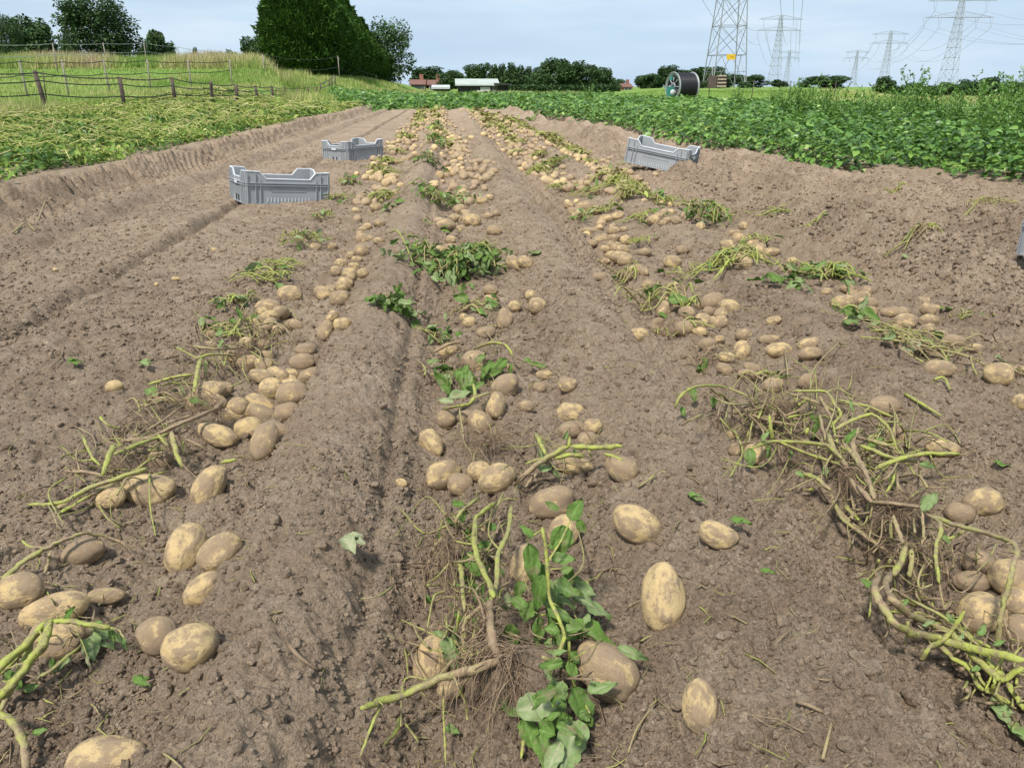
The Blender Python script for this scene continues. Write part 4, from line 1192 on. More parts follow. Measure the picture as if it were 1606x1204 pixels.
    root_px(e, o, 762, 980, 11, [(720, 1010, 5), (700, 960, 5), (800, 1000, 5), (840, 960, 6), (710, 1040, 4)], 60, 16, .0010, .3)
foreground_centre()

def left_corner():
    e, o = haulm(70, 1010, 'bundle of thick green stems at the left edge over two near potatoes')
    CLUMPS.append((80, 985, 'the thick green stems at the left edge'))
    T = tr(0, 900, 2.974)
    stems(e, o, T, 6, [
        ([(245, 210, 11), (195, 330, 10), (130, 420, 8), (60, 520, 6), (-30, 590, 4)], 10, 8, .85, .95), ([(225, 215, 10), (110, 335, 9), (0, 440, 8), (-60, 480, 6)], 9, 8, .9, .8),
        ([(150, 320, 8), (95, 440, 6), (40, 520, 5), (-20, 570, 3)], 7, 6, .8, .95), ([(250, 215, 11), (330, 220, 11), (430, 238, 10), (515, 248, 9)], 6, 5.5, .9, .98), ([(515, 248, 9), (555, 262, 8), (580, 300, 7)], 3, 2, .6, .5),
        ([(150, 500, 3), (250, 440, 4), (330, 370, 4), (390, 322, 4)], 4.5, 3, .75, .8), ([(120, 330, 6), (60, 410, 5), (0, 470, 4)], 5, 5, .5, .85), ([(60, 520, 3), (0, 640, 1.5)], 6, 6, .6, .7)])
    for k, (x, y, L, a, tn, lf, wd) in enumerate([(540, 275, 90, -50, .45, 8, .6), (515, 250, 70, -80, .3, 8, .5), (300, 215, 80, 55, .2, 11, .5), (430, 235, 50, 20, .4, 9, .6), (330, 370, 110, -130, .7, 4, .4), (390, 330, 100, -80, .95, 3, .25), (110, 540, 70, 20, .4, 2, .6), (20, 460, 120, -40, .2, 3, .5), (240, 390, 80, -80, .15, 3, .4)]):
        leaf_obj(e, o, x / 2.974, 900 + y / 2.974, L / 2.974, a, tn, lf, 200 + k, wd)
    fluff(e, o, [(60, 1020, 70, 60), (120, 990, 50, 40)], 22, 7)
    e, o = haulm(30, 1150, 'single brown and green stem end in the bottom left corner')
    stems(e, o, T, 4, [([(-40, 650, 5), (40, 670, 5), (85, 730, 4), (112, 800, 3), (120, 920, 2)], 7, 8, .9, .2), ([(85, 730, 4), (140, 745, 3)], 3, 2, .5, .5)])
    leaf_obj(e, o, 50, 1149, 24, 15, .4, 2.5, 230, .5)
    T = tr(0, 600, 2.974)
    e, o = haulm(80, 870, 'long brown branching stem lying left of the pair of near potatoes')
    CLUMPS.append((100, 860, 'the long brown branching stem on the left'))
    stems(e, o, T, 4, [([(10, 930, 3), (90, 850, 4), (200, 780, 5), (290, 735, 6), (400, 700, 6), (500, 720, 4), (640, 772, 2)], 8, 3, .65, .3), ([(235, 790, 5), (225, 840, 3), (205, 890, 2)], 5, 4, .4, .5), ([(40, 900, 3), (0, 960, 2)], 6, 5, .8, .6), ([(100, 735, 4), (140, 765, 4), (200, 770, 5)], 3.5, 4, .8, .4)])
    root_px(e, o, 195, 848, 4, [(220, 880, 1), (240, 850, 1), (230, 900, 1)], 18, 12, .0009)
    e, o = haulm(170, 745, 'tangle of broken green stems left of the largest left-hand potato')
    CLUMPS.append((165, 740, 'the broken green stems on the left'))
    stems(e, o, T, 4, [
        ([(130, 568, 2), (280, 562, 3), (400, 500, 5)], 6, 7, .95, .8), ([(240, 602, 2), (400, 500, 5), (560, 440, 7), (690, 398, 8)], 7, 8, .35, .85), ([(270, 612, 2), (430, 520, 4)], 5, 4, .95, .9), ([(478, 430, 6), (510, 340, 9), (535, 290, 10)], 9, 8, .9, .95),
        ([(385, 250, 9), (430, 350, 7), (470, 388, 6)], 4.5, 4, .9, .8), ([(300, 412, 5), (400, 416, 5), (495, 437, 5)], 6, 5, .2, .3), ([(530, 335, 9), (640, 290, 8), (790, 237, 7)], 6.5, 6, .75, .9), ([(735, 238, 8), (785, 300, 6)], 6, 6, .95, .95),
        ([(465, 158, 5), (500, 195, 4), (565, 217, 3)], 5.5, 4, .8, .9), ([(800, 228, 8), (815, 300, 6), (850, 395, 3)], 9, 8, .35, .9), ([(560, 470, 3), (780, 412, 3)], 5, 4, .9, .9), ([(860, 260, 5), (930, 292, 5), (965, 322, 3)], 5.5, 5, .2, .15), ([(855, 270, 4), (855, 340, 3)], 3, 3, .9, .9), ([(1030, 372, 3), (1105, 358, 2.5)], 6, 6, .95, .9), ([(690, 315, 4), (760, 312, 4)], 4, 4, .9, .9), ([(535, 255, 8), (570, 300, 6)], 3, 3, .95, .9), ([(400, 545, 3), (440, 510, 4), (540, 470, 4)], 8, 6, .3, .5)])
    root_px(e, o, 380, 715, 2, [(395, 740, 1), (400, 730, 1)], 12, 6, .0008)
    fluff(e, o, [(150, 745, 90, 40), (230, 700, 60, 40)], 75, 6, (.8, 2.8), (.0, .9))
    root_px(e, o, 180, 730, 5, [(150, 770, 1), (200, 700, 2), (210, 760, 1), (120, 750, 1)], 30, 16, .0009, .3)
    e, o = haulm(300, 660, 'brown pulled plant base with hairy roots beside the left-hand heap of potatoes')
    CLUMPS.append((310, 650, 'the hairy brown roots in the left row'))
    stems(e, o, T, 5, [([(555, 275, 3), (700, 255, 5), (820, 200, 8), (1000, 125, 9)], 6, 8, .25, .15), ([(600, 262, 4), (740, 190, 5), (860, 100, 5)], 4, 4, .3, .3), ([(1000, 120, 9), (1040, 95, 9)], 10, 9, .2, .1), ([(760, 195, 5), (900, 150, 6)], 4, 4, .2, .2)])
    root_px(e, o, 340, 638, 8, [(310, 655, 2), (330, 670, 2), (350, 665, 3), (300, 640, 2), (362, 660, 3), (280, 650, 2), (250, 665, 1), (225, 650, 1)], 90, 12, .0011, .25)
    T = tr(0, 280, 2.974)
    e, o = haulm(300, 590, 'two splayed green stems with peeled ends above the left-hand heap of potatoes')
    CLUMPS.append((300, 585, 'the splayed green stems above the left heap'))
    stems(e, o, T, 4, [([(690, 962, 2), (800, 928, 4), (900, 912, 6)], 7, 7, .85, .9), ([(750, 968, 2), (860, 935, 4)], 5, 5, .9, .9), ([(938, 838, 8), (920, 910, 8), (905, 1000, 5)], 10, 9, .9, .6), ([(958, 848, 7), (962, 912, 5)], 6, 5, .85, .85), ([(815, 782, 5), (920, 838, 7)], 3.5, 4, .9, .85), ([(912, 838, 7), (1000, 818, 7), (1100, 826, 5)], 6, 5, .9, .3), ([(895, 782, 7), (1000, 795, 7), (1130, 790, 5)], 6, 5, .7, .2), ([(1010, 810, 6), (1040, 850, 4)], 4, 3, .6, .4), ([(830, 975, 3), (850, 1010, 2)], 4, 3, .6, .4)])
    leaf_obj(e, o, 342, 545, 16, 60, .5, 7, 240, .6); leaf_obj(e, o, 282, 606, 16, -60, .6, 3, 241, .6)
    fluff(e, o, [(340, 560, 50, 30), (300, 595, 40, 20)], 50, 6, (.9, 3.0), (.1, .95))
    root_px(e, o, 370, 550, 4, [(395, 560, 1), (380, 575, 1), (350, 570, 1), (400, 548, 2), (430, 560, 2)], 40, 10, .0011)
    e, o = haulm(400, 520, 'slender green stems and a curling tan root in the middle of the left row')
    CLUMPS.append((395, 515, 'the curling tan root in the left row'))
    stems(e, o, T, 4, [([(1060, 740, 2), (1110, 680, 5), (1130, 630, 8)], 5, 5, .85, .9), ([(1020, 742, 2), (1100, 720, 3), (1185, 742, 3)], 4, 4, .9, .7), ([(1100, 600, 9), (1120, 640, 7), (1125, 690, 4)], 5, 5, .3, .8), ([(1180, 690, 5), (1270, 668, 6), (1325, 690, 5), (1380, 772, 2)], 4.5, 3, .5, .35), ([(1040, 720, 3), (1180, 690, 4)], 5, 4, .7, .6), ([(1140, 640, 5), (1165, 600, 5)], 5, 4, .4, .4)])
    leaf_obj(e, o, 378, 500, 22, 110, .15, 7, 250, .4); leaf_obj(e, o, 350, 520, 18, 200, .5, 3, 251, .6); leaf_obj(e, o, 395, 500, 14, 40, .1, 5, 252, .5)
    fluff(e, o, [(390, 520, 45, 35)], 55, 5, (.9, 3.0), (.1, .95))
    root_px(e, o, 410, 540, 4, [(425, 555, 1), (435, 540, 1), (400, 560, 1), (440, 525, 1)], 26, 8, .0011)
left_corner()

def centre_mid():
    T = tr(530, 600, 2.974)
    e, o = haulm(880, 715, 'chopped green stem stump lying over two potatoes right of a root web')
    CLUMPS.append((880, 710, 'the chopped green stem stump'))
    stems(e, o, T, 5, [([(830, 472, 2), (905, 400, 5), (1000, 335, 8), (1080, 297, 9)], 8.5, 9, .15, .85), ([(1080, 297, 9), (1200, 302, 8), (1325, 296, 7)], 9, 8, .95, .95), ([(1010, 352, 7), (1090, 336, 7), (1150, 342, 6)], 8, 7, .9, .9), ([(970, 335, 7), (940, 275, 8), (920, 235, 8)], 8, 7, .9, .95), ([(1230, 328, 6), (1335, 362, 4)], 5.5, 5, .9, .7), ([(1078, 300, 9), (1080, 250, 11)], 6, 5, .95, .9), ([(868, 492, 1.5), (930, 420, 4)], 6, 6, .15, .2), ([(875, 378, 5), (960, 350, 6)], 5, 5, .8, .8), ([(1165, 300, 7), (1185, 350, 5)], 4, 3, .8, .6), ([(1330, 290, 5), (1370, 262, 4)], 2, 1.5, .2, .2)])
    for k, (x, y, L, a, tn, lf, wd) in enumerate([(1000, 400, 100, 170, .6, 4, .5), (945, 300, 60, -80, .7, 7, .5), (1100, 310, 50, -60, .45, 7, .6), (1050, 265, 50, 60, .5, 10, .5), (1000, 410, 50, -40, .5, 3, .5)]):
        leaf_obj(e, o, 530 + x / 2.974, 600 + y / 2.974, L / 2.974, a, tn, lf, 300 + k, wd)
    fluff(e, o, [(880, 715, 70, 25), (770, 690, 60, 30)], 30, 6)
    root_px(e, o, 765, 690, 4, [(720, 720, 1), (700, 690, 1), (750, 725, 1), (800, 720, 1.5), (810, 690, 2), (830, 700, 1), (740, 715, 1), (700, 720, 1), (780, 720, 2), (830, 670, 2)], 120, 14, .0011, .3)
    e, o = haulm(715, 630, 'kinked green stem with limp dark leaves in the centre row')
    CLUMPS.append((715, 625, 'the kinked green stem with limp leaves'))
    stems(e, o, T, 5, [([(490, 122, 4), (560, 110, 7), (610, 100, 8), (640, 60, 9), (632, 5, 9)], 6, 7, .85, .95), ([(640, 70, 9), (715, 45, 7)], 6, 5, .6, .6), ([(565, 115, 7), (578, 200, 5), (590, 282, 3)], 3.5, 3, .45, .4), ([(585, 270, 3), (640, 360, 1.5)], 2.5, 2, .3, .3)])
    for k, (x, y, L, a, tn, lf, wd) in enumerate([(520, 70, 110, 20, .7, 6, .5), (500, 10, 90, 130, .15, 7, .6), (560, 0, 100, 60, .3, 8, .6), (600, 20, 70, 100, .4, 8, .5), (540, 90, 80, 170, .75, 5, .5), (640, 30, 60, 40, .3, 7, .5)]):
        leaf_obj(e, o, 530 + x / 2.974, 600 + y / 2.974, L / 2.974, a, tn, lf, 310 + k, wd)
    T = tr(530, 280, 2.974)
    e, o = haulm(745, 560, 'drooping stem with shrivelled dark green leaves in the centre row')
    CLUMPS.append((755, 560, 'the drooping shrivelled centre stem'))
    stems(e, o, T, 6, [([(440, 812, 3), (520, 772, 6), (575, 760, 6)], 8, 8, .2, .25), ([(635, 792, 6), (715, 765, 9), (780, 775, 10), (820, 832, 7)], 7.5, 6, .7, .95), ([(820, 832, 7), (880, 858, 4), (955, 878, 2)], 3, 2.5, .4, .4), ([(690, 765, 8), (800, 750, 8)], 3, 3, .3, .3)])
    for k, (x, y, L, a, tn, lf, wd) in enumerate([(860, 850, 90, -15, .35, 4, .4), (900, 865, 80, -5, .3, 3, .4), (790, 840, 150, -140, .3, 6, .4), (720, 850, 110, -120, .25, 5, .4), (540, 900, 120, -20, .12, 6, .6), (570, 920, 90, -70, .35, 6, .6), (510, 930, 80, -90, .2, 4, .5), (600, 890, 100, -80, .55, 7, .5), (640, 850, 60, 30, .4, 7, .6), (415, 855, 60, 10, .5, 2, .6), (810, 860, 60, -100, .3, 5, .4), (600, 940, 80, -60, .3, 4, .5)]):
        leaf_obj(e, o, 530 + x / 2.974, 280 + y / 2.974, L / 2.974, a, tn, lf, 320 + k, wd)
    fluff(e, o, [(740, 560, 60, 35)], 28, 6)
    root_px(e, o, 725, 575, 4, [(700, 600, 1), (690, 570, 1), (740, 600, 1), (700, 620, 1), (680, 590, 1)], 40, 12, .0011)
centre_mid()

def right_big():
    T = tr(1240, 760, 2.7104)
    e, o = haulm(1440, 930, 'thick bundle of bare green stems running to the right edge in the near foreground')
    CLUMPS.append((1470, 950, 'the thick green stem bundle at the right edge'))
    stems(e, o, T, 5, [
        ([(378, 385, 8), (352, 440, 8), (385, 510, 7), (440, 590, 6), (520, 632, 6), (620, 650, 7), (700, 675, 7), (860, 715, 8), (1000, 745, 8)], 9, 9, .2, 1.0),
        ([(425, 375, 9), (405, 430, 9), (430, 490, 8), (500, 545, 7), (600, 590, 7), (690, 640, 7), (760, 710, 6), (830, 775, 5), (900, 830, 4), (990, 775, 6)], 9, 7, .2, .95),
        ([(490, 260, 9), (470, 325, 9), (438, 385, 9)], 8, 9, .5, .7), ([(515, 275, 8), (512, 330, 7), (505, 395, 5)], 7, 6, .65, .5),
        ([(430, 440, 9), (530, 500, 8), (650, 560, 7), (720, 620, 6), (800, 680, 6)], 4.5, 4, .6, .7), ([(742, 535, 12), (690, 610, 9), (640, 665, 7), (590, 690, 5), (550, 745, 2)], 5, 6, .95, .8),
        ([(620, 670, 6), (690, 735, 5), (760, 780, 4), (800, 860, 3), (870, 890, 2), (950, 935, 2)], 7, 4, .9, .85), ([(920, 840, 4), (960, 905, 3), (1000, 960, 2)], 6.5, 6, .9, .8), ([(720, 600, 5), (780, 660, 5), (850, 690, 5)], 6, 5, .9, .9), ([(760, 760, 5), (850, 880, 2.5), (960, 950, 1.5)], 3.5, 3, .8, .9), ([(830, 740, 5), (900, 820, 3)], 8, 6, .95, .9), ([(420, 620, 3), (395, 520, 6)], 3, 3, .6, .6)])
    for k, (x, y, L, a, tn, lf, wd) in enumerate([(700, 590, 60, 130, .5, 9, .5), (800, 640, 60, 60, .45, 8, .6), (790, 680, 70, -20, .4, 6, .5), (350, 430, 60, 150, .25, 7, .6), (770, 790, 60, 30, .45, 5, .5), (460, 520, 60, 40, .45, 8, .4), (560, 600, 60, 20, .6, 7, .4), (800, 850, 40, -30, .25, 3, .6), (720, 660, 40, 70, .7, 7, .5), (860, 680, 60, 20, .4, 7, .4)]):
        leaf_obj(e, o, 1240 + x / 2.7104, 760 + y / 2.7104, L / 2.7104, a, tn, lf, 400 + k, wd)
    fluff(e, o, [(1460, 960, 60, 40), (1540, 1020, 60, 40), (1570, 1080, 40, 40)], 75, 7, (.8, 3.6), (.1, .95))
    e, o = haulm(1500, 850, 'tall arching pale green stem bending over potatoes at the right edge')
    CLUMPS.append((1560, 860, 'the arching pale stem at the right edge'))
    stems(e, o, T, 10, [
        ([(575, 123, 9), (690, 168, 11), (830, 205, 13), (940, 242, 15), (962, 280, 15), (945, 350, 14), (928, 420, 12), (905, 510, 9), (885, 600, 6), (882, 695, 2)], 5.5, 6.5, .45, .55),
        ([(575, 123, 9), (632, 155, 10), (640, 200, 10), (617, 255, 9), (620, 340, 8), (632, 420, 6)], 5.5, 5, .3, .95), ([(632, 410, 6), (640, 470, 4), (655, 545, 2)], 3, 2, .5, .3),
        ([(558, 112, 9), (566, 200, 7), (560, 272, 5)], 4, 4, .4, .3), ([(742, 192, 10), (690, 222, 8), (645, 235, 8)], 5, 5, .85, .9), ([(905, 565, 5), (930, 640, 3), (946, 705, 1)], 4, 3, .35, .3), ([(880, 240, 9), (840, 320, 8), (785, 375, 8)], 1.6, 1.4, .7, .7), ([(700, 350, 4), (640, 335, 6)], 2.2, 2, .3, .3)])
    leaf_obj(e, o, 1240 + 640 / 2.71, 760 + 225 / 2.71, 18, -30, .4, 9, 420, .8); leaf_obj(e, o, 1240 + 560 / 2.71, 760 + 110 / 2.71, 34, 55, .62, 9, 421, .55)
    fluff(e, o, [(1500, 870, 60, 60)], 24, 8)
    root_px(e, o, 1465, 860, 8, [(1440, 930, 1), (1460, 950, 1), (1490, 900, 2), (1500, 880, 3), (1450, 900, 2), (1480, 940, 1)], 60, 12, .0010, .25)
    e, o = haulm(1400, 790, 'brown plant base with a thick beard of roots in the right foreground')
    CLUMPS.append((1400, 800, 'the bearded brown roots at right'))
    stems(e, o, T, 8, [
        ([(180, 60, 6), (215, 140, 6), (310, 215, 5), (420, 292, 3)], 6.5, 5, .7, .3), ([(440, 130, 10), (425, 180, 8), (430, 235, 5)], 5.5, 5, .4, .5), ([(440, 140, 10), (460, 200, 9), (478, 250, 8)], 6, 6, .35, .4), ([(345, 75, 10), (430, 78, 11), (560, 95, 9)], 6.5, 5, .25, .15), ([(280, 0, 10), (345, 75, 10)], 7, 7, .35, .2), ([(335, -5, 10), (355, 60, 10)], 6, 6, .35, .3), ([(230, 90, 6), (290, 150, 5)], 5, 5, .85, .9), ([(350, 85, 9), (335, 150, 6)], 3, 2.5, .5, .5), ([(600, 335, 5), (690, 355, 3)], 3, 2, .3, .3)])
    fluff(e, o, [(1400, 800, 80, 50), (1420, 870, 60, 40)], 80, 8, (.8, 3.0), (.0, .7))
    root_px(e, o, 1405, 792, 9, [(1370, 835, 3), (1390, 845, 3), (1360, 815, 4), (1420, 850, 2), (1340, 800, 3), (1440, 840, 2), (1380, 800, 6), (1330, 870, 1), (1410, 880, 1), (1450, 830, 3), (1480, 830, 2)], 170, 13, .0011, .25)
    root_px(e, o, 1420, 860, 6, [(1370, 880, 1), (1400, 900, 1), (1440, 900, 1), (1470, 900, 1), (1350, 870, 1)], 50, 12, .001, .25)
    T = tr(1060, 600, 2.941)
    e, o = haulm(1300, 690, 'widest tangle of yellow green stems and roots right of the middle furrow')
    CLUMPS.append((1290, 690, 'the widest tangle of stems on the right'))
    stems(e, o, T, 7, [
        ([(-5, 120, 3), (15, 70, 6), (60, 30, 8), (135, 13, 9), (230, 20, 9), (335, 65, 7)], 5.5, 5, .85, .8), ([(195, 40, 8), (260, 100, 6), (325, 175, 3)], 4.5, 3, .6, .4), ([(150, 20, 8), (200, 60, 5), (240, 85, 4)], 3, 3, .8, .8),
        ([(520, 38, 8), (690, 40, 10), (735, 105, 9), (762, 148, 8), (715, 205, 7)], 5.5, 5, .75, .8), ([(735, 78, 8), (890, 110, 8), (1030, 172, 5)], 5, 4.5, .85, .7), ([(520, 50, 6), (660, 95, 7), (770, 150, 7)], 7, 7, .4, .5), ([(660, 60, 9), (700, 130, 8), (720, 170, 8)], 6, 5, .45, .3),
        ([(432, 148, 14), (438, 210, 11), (445, 262, 8)], 6, 7, .95, .95), ([(345, 302, 6), (455, 270, 9), (590, 275, 9), (700, 290, 9), (765, 350, 9)], 5.5, 7, .9, .6), ([(470, 270, 9), (600, 325, 8), (775, 382, 7)], 5, 5, .9, .75), ([(290, 278, 5), (440, 268, 8)], 4, 4, .3, .3),
        ([(735, 215, 9), (815, 172, 11), (905, 145, 12), (965, 190, 11), (1000, 240, 9), (1022, 315, 6)], 7, 4, .75, .8), ([(845, 205, 10), (815, 285, 10), (848, 360, 9), (885, 440, 9), (918, 535, 9)], 8, 7, .3, .2), ([(770, 275, 10), (835, 360, 9), (885, 425, 9)], 7, 7, .5, .3), ([(850, 288, 9), (950, 330, 9), (1040, 357, 8), (1140, 362, 6)], 7, 6, .85, .4),
        ([(920, 395, 8), (1040, 350, 9), (1150, 326, 9), (1310, 328, 7)], 7, 7, .9, 1.0), ([(1012, 388, 8), (1000, 460, 6), (962, 518, 4)], 5.5, 4, .85, .95), ([(580, 415, 7), (640, 440, 8), (715, 495, 7)], 9, 8, .85, .4), ([(805, 440, 9), (855, 515, 9), (925, 552, 9), (1005, 558, 8)], 7, 7, .3, .15), ([(705, 500, 5), (745, 580, 4), (840, 675, 3), (1000, 792, 2)], 6, 5, .45, .3),
        ([(778, 555, 4), (845, 638, 2)], 4, 4, .9, .9), ([(600, 240, 7), (610, 210, 9)], 8, 7, .7, .7), ([(335, 145, 6), (450, 180, 6), (560, 195, 5)], 6, 5, .3, .3), ([(700, 235, 8), (740, 330, 8), (800, 395, 8)], 9, 8, .6, .25), ([(470, 165, 5), (600, 115, 6)], 5, 5, .3, .3), ([(1070, 370, 6), (1105, 430, 4)], 4, 3, .85, .7), ([(880, 260, 9), (960, 285, 9), (1000, 300, 8)], 8, 6, .6, .5), ([(960, 180, 10), (1040, 185, 7)], 4, 3, .8, .8), ([(870, 135, 10), (900, 105, 9)], 4, 4, .7, .7), ([(640, 490, 4), (580, 495, 3)], 5, 4, .8, .6), ([(265, 80, 6), (268, 160, 3)], 3.5, 3, .6, .4), ([(1080, 235, 4), (1075, 275, 4)], 5, 5, .5, .4), ([(660, 140, 8), (690, 260, 8)], 5, 5, .4, .4)])
    for k, (x, y, L, a, tn, lf, wd) in enumerate([(75, 20, 70, -80, .35, 7, .6), (340, 300, 90, -85, .45, 6, .7), (400, 270, 60, 60, .5, 8, .5), (430, 290, 60, -100, .4, 7, .5), (1120, 375, 90, -8, .5, 4, .4), (780, 280, 90, 50, .2, 9, .4), (1140, 585, 110, 50, .62, 6, .6), (620, 150, 90, -40, .15, 6, .5), (640, 190, 70, -90, .3, 5, .5), (600, 430, 60, 160, .5, 7, .6), (980, 430, 80, -60, .4, 5, .4), (690, 430, 60, 90, .6, 6, .5), (180, 60, 60, -100, .35, 5, .6), (820, 130, 60, 110, .5, 9, .3), (920, 430, 60, -110, .2, 5, .6), (890, 290, 80, 30, .35, 8, .5), (530, 310, 50, -100, .4, 6, .5), (25, 110, 50, -70, .35, 3, .6)]):
        leaf_obj(e, o, 1060 + x / 2.941, 600 + y / 2.941, L / 2.941, a, tn, lf, 440 + k, wd)
    fluff(e, o, [(1300, 690, 120, 50), (1200, 640, 80, 30), (1380, 700, 80, 40)], 170, 9, (.9, 3.6), (.1, .95))
    root_px(e, o, 1330, 740, 8, [(1300, 770, 3), (1330, 790, 3), (1290, 750, 3), (1350, 800, 2), (1370, 790, 2), (1310, 800, 1)], 70, 14, .0011)
    root_px(e, o, 1225, 640, 6, [(1180, 650, 2), (1200, 670, 2), (1260, 660, 3), (1240, 680, 2), (1190, 630, 3), (1280, 640, 3), (1220, 610, 3)], 110, 16, .0011, .3)
    root_px(e, o, 1240, 700, 6, [(1220, 730, 1), (1250, 740, 1), (1280, 730, 2), (1230, 715, 2)], 45, 10, .0010, .3)
right_big()

# generic clumps farther off: (u, v, half width px, height px, stems, leaves, green 0..1, roots, label, landmark phrase)
GEN = [
 (415, 445, 52, 36, 10, 5, .85, 10, 'scattered green stems in the left row below the crate', 'the scattered stems below the near crate'),
 (478, 385, 42, 44, 12, 12, .72, 20, 'heap of dull green stems in the left row right below the nearest crate', 'the dull green heap below the near crate'),
 (548, 290, 18, 26, 8, 18, .7, 6, 'small green tuft between the two grey crates on the left', 'the green tuft between the left crates'),
 (712, 440, 80, 84, 18, 230, .25, 30, 'largest dark leafy clump in the centre row, its leaves still green', 'the dark leafy clump in the centre row'),
 (618, 484, 36, 20, 3, 44, .12, 0, 'limp bluish green leaves hanging left of the dark leafy clump', 'the limp leaves left of the leafy clump'),
 (690, 325, 54, 44, 12, 90, .42, 14, 'leafy green clump in the centre row beyond the largest one', 'the second leafy clump in the centre row'),
 (614, 330, 12, 12, 0, 12, .5, 0, 'small crumpled pale leaf tuft in the furrow left of the second leafy clump', 'the pale leaf tuft in the furrow'),
 (676, 258, 24, 32, 7, 60, .35, 6, 'green clump in the centre row level with the far crate', 'the third clump of the centre row'),
 (684, 226, 20, 26, 6, 50, .3, 4, 'dark green clump in the centre row beyond the far crate', 'the fourth clump of the centre row'),
 (683, 200, 11, 16, 4, 40, .25, 0, 'small dark green clump near the far end of the centre row', 'the last clump of the centre row'),
 (1030, 480, 60, 50, 12, 8, .45, 60, 'dry web of brown stems and roots in the third row', 'the dry brown web in the third row'),
 (1080, 490, 26, 40, 6, 2, .75, 16, 'upright pale green stems at the edge of the third row', 'the upright pale stems in the third row'),
 (905, 352, 26, 24, 8, 10, .5, 16, 'small curled tuft of stems among the potato heap in the third row', 'the curled tuft in the third row'),
 (1075, 437, 48, 20, 5, 2, .9, 4, 'single long green stem lying across the third row', 'the long green stem across the third row'),
 (1440, 552, 112, 36, 20, 12, .85, 18, 'long spread of green stems at the near end of the right row', 'the long spread of green stems'),
 (1295, 440, 56, 42, 18, 30, .7, 20, 'grassy green heap of stems in the middle of the right row', 'the grassy heap in the right row'),
 (1236, 448, 24, 12, 2, 16, .15, 4, 'small dark green leaf spray left of the grassy heap', 'the dark leaf spray left of the grassy heap'),
 (1152, 415, 60, 40, 26, 6, .95, 8, 'bright yellow green splayed stems in the right row', 'the bright yellow green stems'),
 (1104, 352, 46, 66, 16, 60, .65, 6, 'tallest upright leafy green clump in the right row', 'the upright leafy clump in the right row'),
 (1030, 318, 44, 26, 14, 24, .75, 14, 'low green stems in the right row beyond the upright leafy clump', 'the low stems beyond the upright clump'),
 (1205, 342, 34, 18, 10, 2, .9, 10, 'dry pale stalks lying alone on the rough ground right of the upright clump', 'the pale stalks on the rough ground'),
 (1450, 362, 34, 16, 8, 4, .55, 14, 'dry brown and green wisps on the wheel-marked ground at the right', 'the dry wisps at the right'),
 (1400, 305, 22, 16, 7, 0, .6, 4, 'few curled straw stems near the crop edge, left of other straw', 'the curled straw near the crop'),
 (1548, 322, 46, 14, 9, 0, .5, 8, 'straw coloured stems at the right edge near the crop', 'the straw at the right edge'),
 (930, 305, 46, 18, 10, 8, .85, 6, 'long green stems crossing the third row below the tilted crate level', 'the long stems crossing the third row'),
 (985, 262, 24, 14, 6, 12, .5, 4, 'small green sprig on the ground left of the tilted crate', 'the sprig left of the tilted crate'),
 (868, 262, 32, 24, 10, 30, .7, 6, 'green clump in the third row level with the tilted crate', 'the clump level with the tilted crate'),
 (835, 190, 18, 9, 3, 26, .3, 0, 'flat dark green patch of leaves alone on the far bare ground', 'the flat patch on the far ground'),
 (1280, 350, 18, 10, 5, 2, .6, 6, 'tiny dry tuft on the rough ground beyond the right row', 'the tiny dry tuft'),
]
